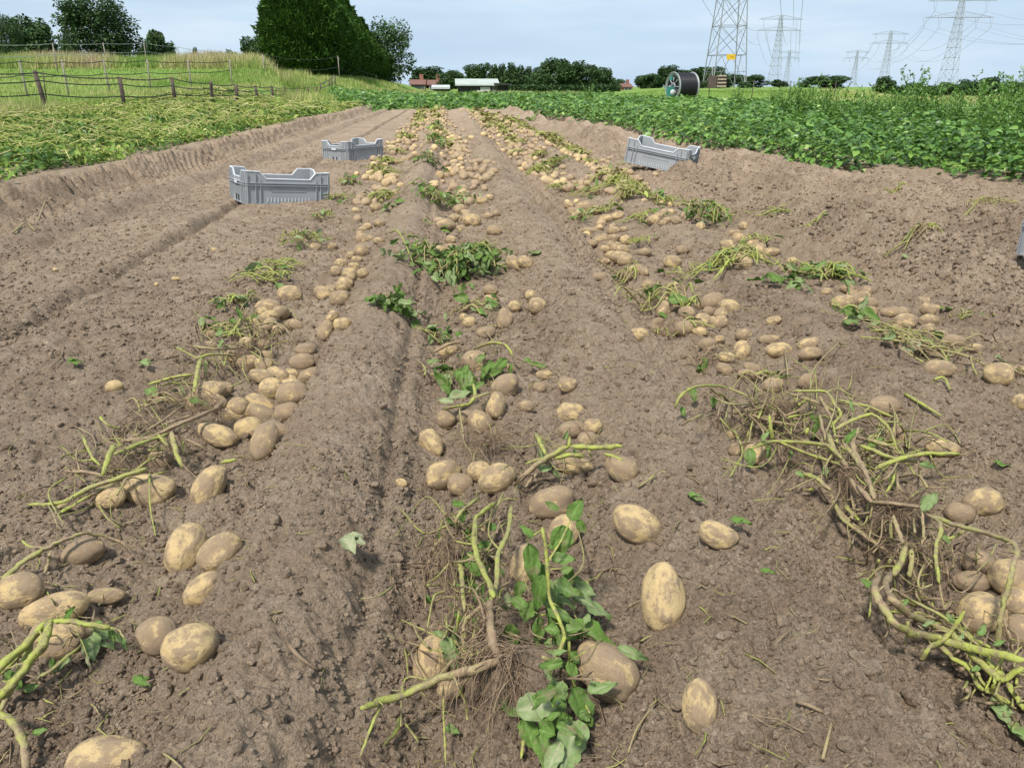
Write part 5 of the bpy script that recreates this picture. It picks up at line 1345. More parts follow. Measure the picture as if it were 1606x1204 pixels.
GEN += [
 (436, 425, 34, 20, 8, 4, .8, 12, 'thin stems among potatoes of the left row between the two stem heaps', None),
 (505, 345, 30, 22, 8, 4, .75, 14, 'thin stems over potatoes just below the right end of the nearest crate', None),
 (530, 315, 26, 18, 7, 6, .7, 10, 'small stems touching the right end of the nearest crate', None),
 (372, 478, 34, 26, 8, 6, .8, 14, 'ragged stems left of the half-buried potatoes in the left row', None),
 (350, 520, 36, 26, 8, 8, .7, 16, 'ragged green brown stems left of the curling tan root', None),
 (250, 640, 50, 30, 6, 2, .5, 30, 'brown stems and rootlets left of the hairy brown roots', None),
 (700, 600, 34, 26, 4, 10, .35, 40, 'brown rootlets and dark leaves left of the kinked green stem', None),
 (690, 540, 34, 26, 5, 12, .3, 30, 'dark leaf scraps and rootlets below the limp bluish leaves', None),
 (735, 490, 44, 22, 6, 10, .3, 40, 'web of rootlets at the lower edge of the dark leafy clump', None),
 (745, 400, 36, 34, 8, 10, .6, 14, 'yellow stems rising behind the dark leafy clump', None),
 (690, 370, 34, 20, 5, 8, .5, 14, 'thin stems around the potatoes between the two leafy centre clumps', None),
 (985, 440, 40, 30, 8, 4, .4, 40, 'brown stems left of the dry web in the third row', None),
 (1060, 525, 44, 26, 4, 2, .3, 50, 'rootlets around potatoes below the dry web in the third row', None),
 (1110, 570, 44, 28, 4, 2, .25, 60, 'rootlets around the dusty potatoes above the widest tangle', None),
 (1010, 385, 30, 20, 7, 4, .7, 16, 'thin stems between potatoes of the third row, below the curled tuft', None),
 (945, 335, 34, 18, 8, 8, .8, 12, 'thin stems on the potato heap behind the curled tuft', None),
 (880, 300, 30, 20, 8, 8, .8, 8, 'stems at the left edge of the third row heap', None),
 (1255, 432, 40, 22, 8, 6, .8, 16, 'stems joining the grassy heap to the bright stems', None),
 (1400, 528, 50, 20, 8, 6, .7, 24, 'stems and rootlets below the row of dusty potatoes on the right', None),
 (1330, 500, 36, 22, 6, 8, .6, 20, 'green stems left of the dusty potatoes on the right', None),
 (1500, 505, 50, 22, 5, 6, .4, 20, 'grey green wisps above the long spread of stems', None),
 (1190, 385, 36, 24, 8, 8, .7, 16, 'stems over the potatoes right of the upright leafy clump', None),
 (1010, 345, 40, 18, 8, 10, .8, 10, 'green stems at the left of the upright leafy clump', None),
 (1590, 590, 40, 26, 5, 3, .4, 24, 'brown stalks around the potatoes at the right edge', None),
 (1200, 600, 46, 24, 6, 4, .5, 50, 'roots behind the upper left of the widest tangle', None),
]
def generic(u, v, wpx, hpx, ns, nl, green, nr, label, phrase=None, parts=True, name='potato_haulm', group='pulled potato plants lying along the rows'):
    P, t = hit(u, v)
    s = t / FPX
    R = wpx * s; H = hpx * s * .55; ns = int(ns * 1.8)
    Ry = min(R, .28 + .2 * R)
    e = empty(name, P) if parts else None
    o = P.copy()
    allm = MB()
    def ground(x, y): return float(macro(x, y))
    thick = max(1.0, t / 4.5)
    for k in range(ns):
        a = rnd.uniform(0, 2 * PI); c = np.array([P[0] + rnd.gauss(0, .35 if parts else .12) * R, P[1] + rnd.gauss(0, .3 if parts else .1) * Ry, 0])
        L = R * rnd.uniform(.5, 1.2); a2 = a + rnd.gauss(0, .5)
        f = [0, .33, .66, 1.0]
        zz = [rnd.uniform(.1, .6), rnd.uniform(.3, 1.0), rnd.uniform(.2, .9), rnd.uniform(0, .45)]
        pts = []
        for q, z in zip(f, zz):
            aa = a + (a2 - a) * q
            x = c[0] + math.cos(aa) * L * (q - .35); y = c[1] + math.sin(aa) * min(L, Ry) * (q - .35)
            pts.append((x, y, ground(x, y) + .012 + H * z))
        sp = spline(np.array(pts), 4)
        r0 = rnd.uniform(.0022, .0050) * thick ** .4
        tn = np.clip(np.linspace(rnd.uniform(.05, .6), rnd.uniform(.5, 1.0), len(sp)) * (.6 + .45 * green) + rnd.gauss(0, .14), 0, 1)
        mb = MB() if parts else allm
        tube(mb, sp - o, np.linspace(r0, r0 * .6, len(sp)), 6, tn)
        for q in range(2, len(sp) - 1, 4):
            d = rng.normal(0, 1, 3); d[2] = abs(d[2]) * .6; d *= R * .16 / np.linalg.norm(d)
            tube(mb, [sp[q] - o, sp[q] - o + d], [r0 * .5, r0 * .3], 4, tn[q])
        if parts: mb.build('stem', M['stemfar' if t > 2.6 else 'stem'], e)
    if nl:
        lm = MB() if parts else allm
        n = nl
        pos = np.stack([P[0] + rng.normal(0, .45 if parts else .25, n) * R, P[1] + rng.normal(0, .45 if parts else .2, n) * Ry, np.zeros(n)], -1)
        rr = np.hypot((pos[:, 0] - P[0]) / R, (pos[:, 1] - P[1]) / Ry)
        pos[:, 2] = macro(pos[:, 0], pos[:, 1]) + .015 + H * rng.random(n) ** .7 * np.clip(1.1 - .6 * rr, .1, 1)
        sz = .045 + .04 * rng.random(n)
        tones = np.clip(.12 + .22 * rng.random(n) + .35 * (rng.random(n) < .3) + .15 * green, 0, 1)
        near = t < 4.2
        for k in range(n):
            if near:
                leaf_mesh(lm, sz[k], sz[k] * rng.uniform(.4, .62), tones[k], rng.uniform(.3, .8), 900 + k, rng.uniform(.1, .6), pos[k] - o, rng.random() * 6.3, rng.normal(-.25, .5), rng.normal(0, .6), rng.uniform(.1, .4))
        if not near:
            sz *= max(1, t / 9)
            scatter(lm, LEAF8, LF8, pos - o, rots(rng.random(n) * 6.3, rng.normal(-.2, .5, n), rng.normal(0, .5, n)), np.stack([sz * .75, sz, sz], -1), tones)
        if parts: lm.build('foliage', M['leaf'], e)
    if nr:
        st = []
        for _ in range(nr):
            A = P + np.array([rnd.gauss(0, .3) * R, rnd.gauss(0, .3) * Ry, H * .4 * rnd.random() + .01])
            B = P + np.array([rnd.gauss(0, .6) * R, rnd.gauss(0, .6) * Ry, .01])
            st.append((A, B))
        if parts: roots_obj(e, o, st, .0012 * thick ** .6, name='root_mass')
    if parts:
        tag(e, label, 'potato plant', group)
        if phrase: CLUMPS.append((u, v, phrase))
    else:
        ob = allm.build(name, M['stemfar' if nl < ns * 3 else 'leaf']); ob.location = o
        tag(ob, label, 'potato plant', group)
for g in GEN:
    generic(*g)

def far_haulm():
    r = rnd
    spots = []
    for nm, pl, n, x0 in (('third', ROWS['third'], 26, .30), ('right', ROWS['right'], 28, .30), ('left', ROWS['left'], 18, -.10), ('centre', ROWS['centre'], 10, -.2)):
        W = np.array([hit(u, v)[0] for u, v in pl])
        for k in range(n):
            y = r.uniform(W[0, 1] + .1, min(29.5, W[-1, 1])); x = np.interp(y, W[:, 1], W[:, 0]) + x0 * r.uniform(-.4, .9)
            q = np.array([x, y, float(macro(x, y))]) - CAM; zc = q @ cF
            spots.append((CU + FPX * (q @ cR) / zc, CV - FPX * (q @ cU) / zc, zc, nm))
    for (u, v, zc, nm) in spots:
        w = r.uniform(.18, .34) * FPX / zc; h = r.uniform(.10, .2) * FPX / zc
        lf = r.random()
        wd = {'left': 'leftmost row', 'centre': 'centre row', 'third': 'third row', 'right': 'rightmost row'}[nm]
        generic(u, v, w, h, 9, int(8 + 18 * lf), .6 + .4 * r.random(), 0, 'small faded haulm tuft far along the %s of potatoes' % wd, None, False, group='small haulm tufts far along the %s' % wd)
far_haulm()

# fine litter: bits of root, straw and torn leaf trodden into the rows
def litter():
    mb = MB()
    n = 3600
    Y = .65 * (14 / .65) ** rng.random(n)
    row = rng.choice([-.62, .14, .98, 1.66, .4, 2.8], n, p=[.24, .24, .22, .18, .06, .06]); X = row + rng.normal(0, .17, n)
    Z = soil_z(X, Y)
    for i in range(n):
        L = rng.uniform(.015, .07) * max(1, Y[i] / 5) ** .5; a = rng.random() * 6.3; b = a + rng.normal(0, .7)
        p = np.array([X[i], Y[i], Z[i] + .004]); q = p + np.array([math.cos(a), math.sin(a), .15]) * L * .5; s = q + np.array([math.cos(b), math.sin(b), -.1]) * L * .5
        r = rng.uniform(.0005, .0016) * max(1, Y[i] / 3) ** .6
        tube(mb, [p, q, s], [r, r, r * .5], 3, rng.uniform(0, .9), caps=False)
    tag(mb.build('plant_litter', M['stem']), 'scattered straw, rootlets and stem crumbs trodden into the rows', 'plant litter', kind='stuff')
litter()
# loose leaves and twigs on the soil
LOOSE = [(110, 578, 22, 10, .30, 'small green leaf on bare soil at the left above a lone potato'), (222, 579, 22, 0, .58, 'pale green leaf scrap right of the small green leaf on the bare soil'), (540, 862, 44, -20, .85, 'withered grey green leaf lying in the centre left furrow'),
         (148, 1018, 52, -25, .62, 'crinkled grey green leaf on the soil beside the thick left stems'), (1548, 1125, 40, -40, .62, 'pale green leaf at the lower right edge beneath the stem bundle'), (1580, 1165, 44, -20, .45, 'darker green leaf in the bottom right corner'), (1150, 838, 28, 40, .35, 'dark leaf scrap behind the lone clean potato right of centre'),
         (1080, 795, 26, 10, .4, 'thin green scrap beside the furrow right of the centre row'), (1560, 742, 24, 10, .35, 'small green leaf alone on the soil at the right'), (1195, 917, 18, 40, .3, 'tiny green sprout on the soil right of the clean upright potato'), (215, 1090, 26, 30, .3, 'small dark leaf half buried in a hole in the near left soil'), (835, 405, 22, 60, .5, 'small green leaf behind a pair of potatoes in the middle distance')]
for k, (u, v, L, a, tn, lab) in enumerate(LOOSE):
    P, t = hit(u, v); mb = MB()
    for j in range(3):
        leaf_mesh(mb, L * t / FPX * (1 - .15 * j), L * t / FPX * .6, tn, .6, 700 + k * 3 + j, .3, np.array([0, 0, .012]), math.radians(a) - PI / 2 + (j - 1) * .7, .1, 0, .2)
    o = mb.build('loose_leaf', M['leaf']); o.location = P + np.array([0, 0, .012])
    tag(o, lab, 'leaf', 'loose leaves on the soil')
TW = [((1420, 618), (1450, 636), (1476, 652), 5, .95, 'short bright green stem piece on the soil above the right tangle'), ((1465, 595), (1480, 592), (1490, 610), 4.5, .9, 'bent green stem scrap below the muddy potato at the right'), ((1000, 764), (1018, 752), (1028, 742), 3, .7, 'small curved pale stem right of the chopped stump'),
      ((590, 705), (602, 693), (613, 684), 2.2, .2, 'thin brown twig on the ridge left of the centre row'), ((452, 1010), (470, 1030), (498, 1050), 3.5, .1, 'dark thin twig on the smooth ridge in the near foreground'), ((985, 1180), (1000, 1140), (1030, 1100), 1.6, .4, 'fine pale root strand below the leafy foreground plant'), ((1290, 1190), (1300, 1150), (1305, 1130), 2.4, .45, 'pale straw strand at the bottom right of the near soil'),
      ((1250, 1100), (1270, 1106), (1290, 1116), 3, .3, 'short brown twig on the near right soil'), ((255, 1180), (270, 1190), (285, 1204), 1.6, .5, 'fine pale straw beside the bottom left potato'), ((150, 545), (170, 540), (190, 545), 3, .15, 'dark dried stem piece on the bare soil at the left'), ((80, 575), (95, 560), (100, 545), 3, .12, 'small dark upright stalk on the bare left soil'),
      ((20, 365), (40, 350), (55, 362), 6, .5, 'broken stem at the foot of the left raised bed'), ((60, 345), (72, 315), (80, 325), 6, .35, 'dark green stem hanging down the left raised bed wall'), ((200, 310), (208, 290), (204, 270), 5, .45, 'stem draped over the raised bed wall behind the nearest crate')]
for (a, b, c, r, tn, lab) in TW:
    W = world_poly([a, b, c], [1, 1.6, .8]); mb = MB(); sp = spline(W, 4); t = np.linalg.norm(W[0] - CAM)
    tube(mb, sp - W[0], np.linspace(r, r * .7, len(sp)) / 1000, 6, tn)
    o = mb.build('broken_twig', M['stem']); o.location = W[0]
    tag(o, lab, 'stem', 'loose stem pieces on the soil')

# ---------------------------------------------------------------- crates
def crate(loc, yaw, pitch, roll, label):
    e = empty('crate', loc); e.rotation_euler = (pitch, roll, yaw)
    tag(e, label, 'crate', 'grey plastic harvest crates')
    L, W, H, Hd, th = .63, .42, .235, .182, .006
    # profile of a wall along its length: raised corners, dip in between
    def wall(length, off, axis, corner):
        mb = MB(); SL = []
        xs = [-length / 2, -length / 2 + corner, -length / 2 + corner + .045, length / 2 - corner - .045, length / 2 - corner, length / 2]
        zt = [H, H - .004, Hd, Hd, H - .004, H]
        def pt(x, y, z):
            return (x, y, z) if axis == 0 else (y, x, z)
        sgn = 1 if off > 0 else -1
        yo, yi = off, off - sgn * th
        V = []; F = []
        for x, z in zip(xs, zt):
            V += [pt(x, yo, 0.0), pt(x, yo, z), pt(x, yi, z), pt(x, yi, 0.0)]
        for k in range(len(xs) - 1):
            a, b = 4 * k, 4 * k + 4
            F += [[a, b, b + 1, a + 1], [a + 1, b + 1, b + 2, a + 2], [a + 2, b + 2, b + 3, a + 3], [a + 3, b + 3, b, a]]
        F += [[0, 1, 2, 3], [4 * len(xs) - 4 + k for k in (3, 2, 1, 0)]]
        mb.add(V, F)
        # ribs
        def rib(x0, x1, z0, z1, d):
            c = pt((x0 + x1) / 2, yo + sgn * d / 2, (z0 + z1) / 2); s = (abs(x1 - x0), d, z1 - z0) if axis == 0 else (d, abs(x1 - x0), z1 - z0)
            box(mb, c, s)
        rib(-length / 2 + .003, length / 2 - .003, .134, .139, .013); rib(-length / 2 + .003, length / 2 - .003, .150, .155, .013)
        rib(-length / 2 + .003, length / 2 - .003, .0, .007, .010)
        for sx in (-1, 1):
            for q in (.012, corner - .035, corner + .0):
                x = sx * (length / 2 - q); rib(x - .0025, x + .0025, .0075, Hd - .002 if q > corner - .01 else H - .012, .011)
        if axis == 0:                                   # small raised slots near the base and panel frame
            n = 13
            for k in range(n):
                x = (k - (n - 1) / 2) * .026; SL.append((x, pt))
            rib(-.13, .13, .092, .094, .003); rib(-.13, .13, .118, .120, .003); rib(-.131, -.129, .092, .12, .003); rib(.129, .131, .092, .12, .003)
        else:
            for k in range(9):
                x = (k - 4) * .022; rib(x - .002, x + .002, .05, .125, .004)
        o = mb.build('side_wall' if axis == 0 else 'end_wall', M['crate'], e, False)
        for x, pf in SL:
            sb = MB(); box(sb, pf(x, yo + sgn * .0022, .032), (.006, .004, .030)); sb.build('vent_slot', M['crate_rim'], o, False)  # pale colour stands in for highlights on the slots
        # top edge paler than the wall
        rm = MB()
        for k in range(len(xs) - 1):
            A = np.array(pt(xs[k], (yo + yi) / 2 + sgn * .002, zt[k])); B = np.array(pt(xs[k + 1], (yo + yi) / 2 + sgn * .002, zt[k + 1]))
            bar(rm, A, B, .0062, sides=6)
        rm.build('rim', M['crate_rim'], o, False)
        return o
    for s in (-1, 1):
        wall(L, s * W / 2, 0, .105); w = wall(W - .014, s * L / 2, 1, .085)
        mb = MB(); box(mb, (s * (L / 2 + .0145), 0, .146), (.003, .075, .026)); mb.build('label_plate', M['crate_rim'], w, False)
        mb = MB()
        for k in (-1, 1): box(mb, (s * (L / 2 + .0045), .03 * k, .03), (.004, .014, .045))
        mb.build('slot', M['black'], w, False)
    mb = MB()
    for k in range(9): box(mb, ((k - 4) * .064, 0, .006), (.05, W - .02, .006))
    for k in range(4): box(mb, (0, (k - 1.5) * .11, .012), (L - .02, .018, .005))
    mb.build('base', M['crate'], e, False)
    return e

def crates():
    # nearest crate
    a, _ = hit(382, 321); b, _ = hit(516, 322)
    d = b - a
    yaw = math.radians(29)
    c = np.array([math.cos(yaw), math.sin(yaw)]); nrm = np.array([-c[1], c[0]])
    ctr = a[:2] + c * .30 + nrm * .20
    z = float(macro(ctr[0], ctr[1]))
    crate((ctr[0] + .03, ctr[1], z - .012), yaw, 0, .085, 'grey plastic crate nearest the viewer, standing empty left of the left row')
    CLUMPS.append((440, 300, 'the nearest grey crate'))
    a, _ = hit(546, 252.5); yaw = math.radians(52)
    c = np.array([math.cos(yaw), math.sin(yaw)]); nrm = np.array([-c[1], c[0]])
    ctr = a[:2] + c * .30 + nrm * .20
    z = float(macro(ctr[0], ctr[1]))
    crate((ctr[0], ctr[1], z - .015), yaw, 0, 0, 'smaller looking grey crate farther up the left row with a pale label plate')
    CLUMPS.append((548, 240, 'the farther left crate'))
    a, _ = hit(1040, 272); yaw = math.radians(-32)
    z = float(macro(a[0] , a[1] + .2))
    crate((a[0] + .02, a[1] + .22, z + .05), yaw, 0, math.radians(9), 'grey crate tilted on a clod ridge at the right beside the crop')
    CLUMPS.append((1040, 240, 'the tilted grey crate'))
    a, _ = hit(1713, 452); yaw = math.radians(20)
    c = np.array([math.cos(yaw), math.sin(yaw)]); nrm = np.array([-c[1], c[0]])
    ctr = a[:2] + c * .31 + nrm * .16
    crate((ctr[0], ctr[1], float(macro(ctr[0], ctr[1])) - .02), yaw, 0, -.02, 'grey crate of which only a corner shows at the right edge')
crates()

# ---------------------------------------------------------------- potato labels
ORD = ['', 'second', 'third', 'fourth', 'fifth', 'sixth', 'seventh', 'eighth', 'ninth', 'tenth']
def label_potatoes():
    near = [p for p in POTS if not p.get('far')]
    G = {}
    for p in near:
        best = None
        for (u, v, ph) in CLUMPS:
            sc = (p['v'] - 120) / 300.0
            d = math.hypot((p['u'] - u), (p['v'] - v) * 1.3) / max(.2, sc) * (1 if abs(v - p['v']) < 200 else 1.4)
            if best is None or d < best[0]: best = (d, u, v, ph)
        _, u, v, ph = best
        du, dv = p['u'] - u, (p['v'] - v) * 1.3
        rel = ('right of' if du > 0 else 'left of') if abs(du) > abs(dv) else ('below' if dv > 0 else 'above')
        dirt = 'clean yellow' if p['d'] < .45 else 'patchy' if p['d'] < .64 else 'dusty' if p['d'] < .78 else 'soil-caked'
        size = 'small ' if p['m'] < .045 else 'large ' if p['m'] > .085 else ''
        shape = 'oblong' if p['L'] / p['S'] > 1.3 else 'round'
        G.setdefault((size + dirt + ' ' + shape + ' potato', rel, ph), []).append(p)
    for (look, rel, ph), ps in G.items():
        ps.sort(key=lambda p: -p['v'])
        for k, p in enumerate(ps):
            tail = '' if len(ps) == 1 else (', nearest of them' if k == 0 else ', %s nearest' % ORD[k] if k < len(ORD) - 1 else ', farthest')
            lab = '%s %s %s%s' % (look, rel, ph, tail)
            tag(p['o'], lab, 'potato', 'potatoes lying on the dug rows')
            if len(lab.split()) > 16: lab = lab.replace(' at right', '').replace('the left ', 'left '); p['o']['label'] = lab if len(lab.split()) <= 16 else lab.replace(', nearest of them', ', nearest').replace(' nearest', '') if k else lab.replace(', nearest of them', ', nearest')
    RN = {'left': 'leftmost', 'centre': 'centre', 'third': 'third', 'right': 'rightmost'}
    for p in POTS:
        if p.get('far'):
            tag(p['o'], 'small pale potato among those heaped along the distant part of the %s row' % RN[p['far']], 'potato', 'distant potatoes of the %s row' % RN[p['far']])
label_potatoes()
# ---------------------------------------------------------------- trees
def crown_mesh(name, seed, lobes, n, leaf, mat, spread=.25, flat=.9, up=0.0, twig=True, clear=0.0):
    """lobes: (x, y, z, rx, ry, rz) in a crown of unit height; leaf-sized faces through each lobe's volume"""
    r = np.random.default_rng(seed)
    mb = MB()
    vol = np.array([l[3] * l[4] + l[4] * l[5] + l[3] * l[5] for l in lobes]); vol = vol / vol.sum()
    cnt = (vol * n).astype(int) + 1
    for l, c in zip(lobes, cnt):
        d = r.normal(0, 1, (c, 3)); d /= np.linalg.norm(d, axis=1, keepdims=True)
        lump = 1 + .55 * n3(d * 1.0 + seed + l[0] * 9, 2.3, seed % 4) + .3 * n3(d + l[2] * 7, 5.0, (seed + 1) % 4)
        rad = lump * (1 - spread * r.random(c) ** 1.4 * 2.0)
        P = np.array(l[:3]) + d * rad[:, None] * np.array(l[3:6])
        yaw = np.arctan2(d[:, 1], d[:, 0]) - PI / 2 + r.normal(0, .8, c)
        pit = np.arcsin(np.clip(d[:, 2], -1, 1)) * .4 - .4 + up + r.normal(0, .5, c)
        sz = leaf * np.exp(r.normal(0, .3, c))
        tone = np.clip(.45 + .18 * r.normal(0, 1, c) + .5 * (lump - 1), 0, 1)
        scatter(mb, LEAF5, LF5, P, rots(yaw, pit, r.normal(0, .7, c)), np.stack([sz * 1.1, sz, sz], -1), tone)
    return mb.mesh(name, mat, smooth=False)

def random_lobes(seed, k, wid=.5, base=.22, top=1.0, taper=.5):
    r = np.random.default_rng(seed); L = []
    L.append((0, 0, (base + top) / 2, wid * .62, wid * .62, (top - base) * .40))
    for i in range(k):
        t = r.random(); z = base + .08 + (top - base - .18) * t
        ww = wid * (1 - taper * abs(t - .38) * 1.2)
        a = r.random() * 6.3; q = ww * (.45 + .35 * r.random())
        s = wid * (.26 + .22 * r.random())
        L.append((math.cos(a) * q, math.sin(a) * q, z, s, s, s * .8))
    return L

def trunk_mesh(name, seed, h=.5, r0=.03, limbs=5):
    r = np.random.default_rng(seed); mb = MB()
    tube(mb, [[0, 0, -.04], [.01, 0, h * .5], [0, .01, h], [.01, .0, h * 1.5]], [r0 * 1.25, r0, r0 * .7, r0 * .25], 7)
    for i in range(limbs):
        a = i * 2.4 + r.random(); z = h * (.5 + .45 * r.random()); L = .25 + .18 * r.random()
        p = np.array([0, 0, z]); e = p + np.array([math.cos(a) * L, math.sin(a) * L, L * .9])
        tube(mb, [p, (p + e) / 2 + [0, 0, -.02], e], [r0 * .5, r0 * .3, r0 * .1], 5)
    return mb.mesh(name, M['bark'])

CR = {}
for k in range(4):
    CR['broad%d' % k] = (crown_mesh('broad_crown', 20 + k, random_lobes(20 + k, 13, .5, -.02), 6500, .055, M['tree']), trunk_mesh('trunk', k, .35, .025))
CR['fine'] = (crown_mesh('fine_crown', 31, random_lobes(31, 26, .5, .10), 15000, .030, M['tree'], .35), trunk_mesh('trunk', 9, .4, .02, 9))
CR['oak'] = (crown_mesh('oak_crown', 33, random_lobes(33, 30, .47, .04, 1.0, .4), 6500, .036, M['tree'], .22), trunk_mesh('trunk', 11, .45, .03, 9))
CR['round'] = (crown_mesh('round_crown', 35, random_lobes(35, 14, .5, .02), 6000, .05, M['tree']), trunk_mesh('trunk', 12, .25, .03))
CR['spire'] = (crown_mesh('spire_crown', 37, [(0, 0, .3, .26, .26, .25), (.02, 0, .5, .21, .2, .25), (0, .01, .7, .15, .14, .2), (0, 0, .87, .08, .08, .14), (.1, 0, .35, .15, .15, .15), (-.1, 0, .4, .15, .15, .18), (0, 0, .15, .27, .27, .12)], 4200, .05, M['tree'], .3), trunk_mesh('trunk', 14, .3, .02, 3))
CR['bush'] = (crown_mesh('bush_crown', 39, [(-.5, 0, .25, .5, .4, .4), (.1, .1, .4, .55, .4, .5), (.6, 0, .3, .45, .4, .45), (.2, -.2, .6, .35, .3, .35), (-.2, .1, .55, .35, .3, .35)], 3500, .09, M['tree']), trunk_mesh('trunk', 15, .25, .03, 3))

def put_tree(name, u, vtop, vbase, wpx, Y, kind, label, cat='tree', group=None, rz=None, wscale=None, zb=None):
    x = at_depth(u, Y)
    zt = zpx(vtop, u, Y)
    zb = float(macro(x, Y)) if zb is None else zb
    h = zt - zb
    dd = ray(u, 136); sx = Y / dd[1] * wpx / FPX
    e = empty(name, (x, Y, zb), rz if rz is not None else rnd.random() * 6)
    w = sx * (1.2 if Y > 180 else 1.0) if kind != 'spire' else sx * 2.0
    if kind == 'bush': w = sx * .5
    e.scale = (w, w, h)
    tag(e, label, cat, group)
    for nm, me in zip(('crown', 'trunk'), CR[kind]):
        o = bpy.data.objects.new(nm, me); COL.objects.link(o); o.parent = e
    return e

TG = 'trees along the skyline'
T = [('leafy_tree', 30, 24, 82, 44, 72, 'fine', 'pale loose-leaved tree at the left edge of the photograph, beside a darker tree'),
     ('leafy_tree', 72, 26, 84, 78, 78, 'broad0', 'dark rounded tree second from the left edge behind the grassy bank'),
     ('leafy_tree', 165, -4, 88, 122, 70, 'fine', 'biggest fine-leaved tree on the left behind the grassy bank'),
     ('leafy_tree', 120, 52, 90, 50, 68, 'bush', 'low green bush at the left foot of the biggest left tree'),
     ('leafy_tree', 257, 51, 88, 54, 105, 'broad1', 'small dark tree standing alone right of the biggest left tree'),
     ('leafy_tree', 236, 72, 90, 26, 98, 'round', 'light green shrub touching the left side of the lone small tree'),
     ('conical_shrub', 313, 74, 92, 16, 90, 'spire', 'tiny pointed shrub on the grassy bank between two trees'),
     ('leafy_tree', 348, 75, 94, 34, 135, 'broad2', 'small dark tree left of a similar one behind the bank'),
     ('leafy_tree', 372, 76, 94, 26, 140, 'broad3', 'small dark tree nearest the low tree beside the conifer hedge'),
     ('leafy_tree', 402, 59, 100, 42, 100, 'broad1', 'low green tree tucked against the left side of the conifer hedge'),
     ('leafy_tree', 4, 64, 84, 26, 80, 'bush', 'low dark bush cut by the left edge of the photograph'),
     ('oak_tree', 611, 22, 132, 84, 128, 'oak', 'big dark oak with sky gaps standing right of the conifer hedge'),
     ('leafy_tree', 671, 105, 141, 60, 330, 'broad0', 'low domed dark tree behind the red roofed house'),
     ('leafy_tree', 702, 110, 147, 40, 150, 'round', 'light green tree left of the pale roofed barn'),
     ('leafy_tree', 715, 106, 143, 28, 260, 'broad2', 'taller dark tree just behind the light green tree by the barn'),
     ('leafy_tree', 747, 102, 143, 46, 240, 'broad1', 'dark round topped tree behind the pale barn roof'),
     ('pine_tree', 775, 101, 143, 26, 235, 'spire', 'dark pointed pine first right of the round tree behind the barn'),
     ('pine_tree', 787, 100, 143, 28, 238, 'spire', 'dark pointed pine second right of the round tree behind the barn'),
     ('pine_tree', 803, 98, 143, 30, 232, 'spire', 'tallest dark pointed pine right of the barn roof'),
     ('pine_tree', 816, 102, 143, 26, 236, 'spire', 'dark pointed pine right beside the tallest pine'),
     ('pine_tree', 828, 104, 144, 24, 240, 'spire', 'last dark pine before the big round wood tree'),
     ('leafy_tree', 868, 90, 146, 66, 225, 'round', 'biggest round light green tree in the middle wood'),
     ('leafy_tree', 898, 94, 146, 44, 220, 'broad3', 'dark round tree right of the biggest tree in the middle wood'),
     ('leafy_tree', 922, 100, 147, 44, 222, 'round', 'second tree from the right end of the middle wood'),
     ('leafy_tree', 944, 106, 147, 36, 226, 'broad0', 'last rounded tree at the right end of the middle wood'),
     ('leafy_tree', 966, 121, 148, 24, 300, 'broad2', 'small far tree beside the right red roof'),
     ('leafy_tree', 850, 106, 146, 36, 245, 'broad1', 'dark tree between the pines and the biggest middle tree'),
     ('leafy_tree', 1006, 119, 146, 26, 260, 'broad1', 'small dark tree right of the right red roof'),
     ('leafy_tree', 1024, 112, 146, 32, 250, 'broad2', 'dark tree left of the black hose drum'),
     ('leafy_tree', 1046, 103, 146, 40, 246, 'broad0', 'taller dark tree directly behind the hose drum'),
     ('leafy_tree', 1082, 106, 146, 46, 245, 'broad3', 'dark tree between hose drum and near pylon'),
     ('leafy_tree', 1112, 106, 146, 48, 248, 'broad1', 'dark tree behind the left leg of the near pylon'),
     ('leafy_tree', 1140, 112, 146, 44, 250, 'broad2', 'dark tree seen between the legs of the near pylon'),
     ('leafy_tree', 1180, 117, 146, 40, 240, 'round', 'dark rounded tree right of the near pylon'),
     ('leafy_tree', 1222, 125, 146, 24, 280, 'broad0', 'small tree beneath the middle far pylon'),
     ('leafy_tree', 1262, 128, 147, 26, 300, 'broad3', 'small low tree left of the lone dark tree'),
     ('leafy_tree', 1298, 115, 148, 54, 210, 'broad2', 'lone dark spreading tree on the green mound skyline'),
     ('leafy_tree', 1388, 120, 152, 32, 190, 'broad0', 'square lone tree in front of the second pylon of the right line'),
     ]
for k, (u, vt, w) in enumerate([(1412, 134, 30), (1436, 131, 32), (1462, 130, 34), (1492, 128, 36), (1520, 125, 36), (1548, 123, 40), (1578, 123, 40), (1606, 126, 44), (1645, 126, 50)]):
    T.append(('woodland_tree', u, vt, 156, w, 360 + (k % 3) * 9, 'broad%d' % (k % 4), 'dark tree of the right wood, ' + ['first from its left end', 'second from its left end', 'third from its left end, left of the tall pylon', 'fourth from its left end, behind the tall pylon', 'first right of the tall pylon', 'second right of the tall pylon', 'third right of the tall pylon', 'cut by the right edge of the photograph', 'just beyond the right edge of the photograph'][k]))
for t in T[:-1]:
    put_tree(*t[:7], t[7], 'bush' if 'bush' in t[7] or 'shrub' in t[7] else 'tree', TG)
for (u, vt, w, lab) in ((1108, 127, 42, 'low green bush at the left foot of the near pylon'), (1168, 128, 40, 'low green bush at the right foot of the near pylon')):
    put_tree('bush', u, vt, 138, w, 196, 'bush', lab, 'bush', 'bushes at the near pylon')

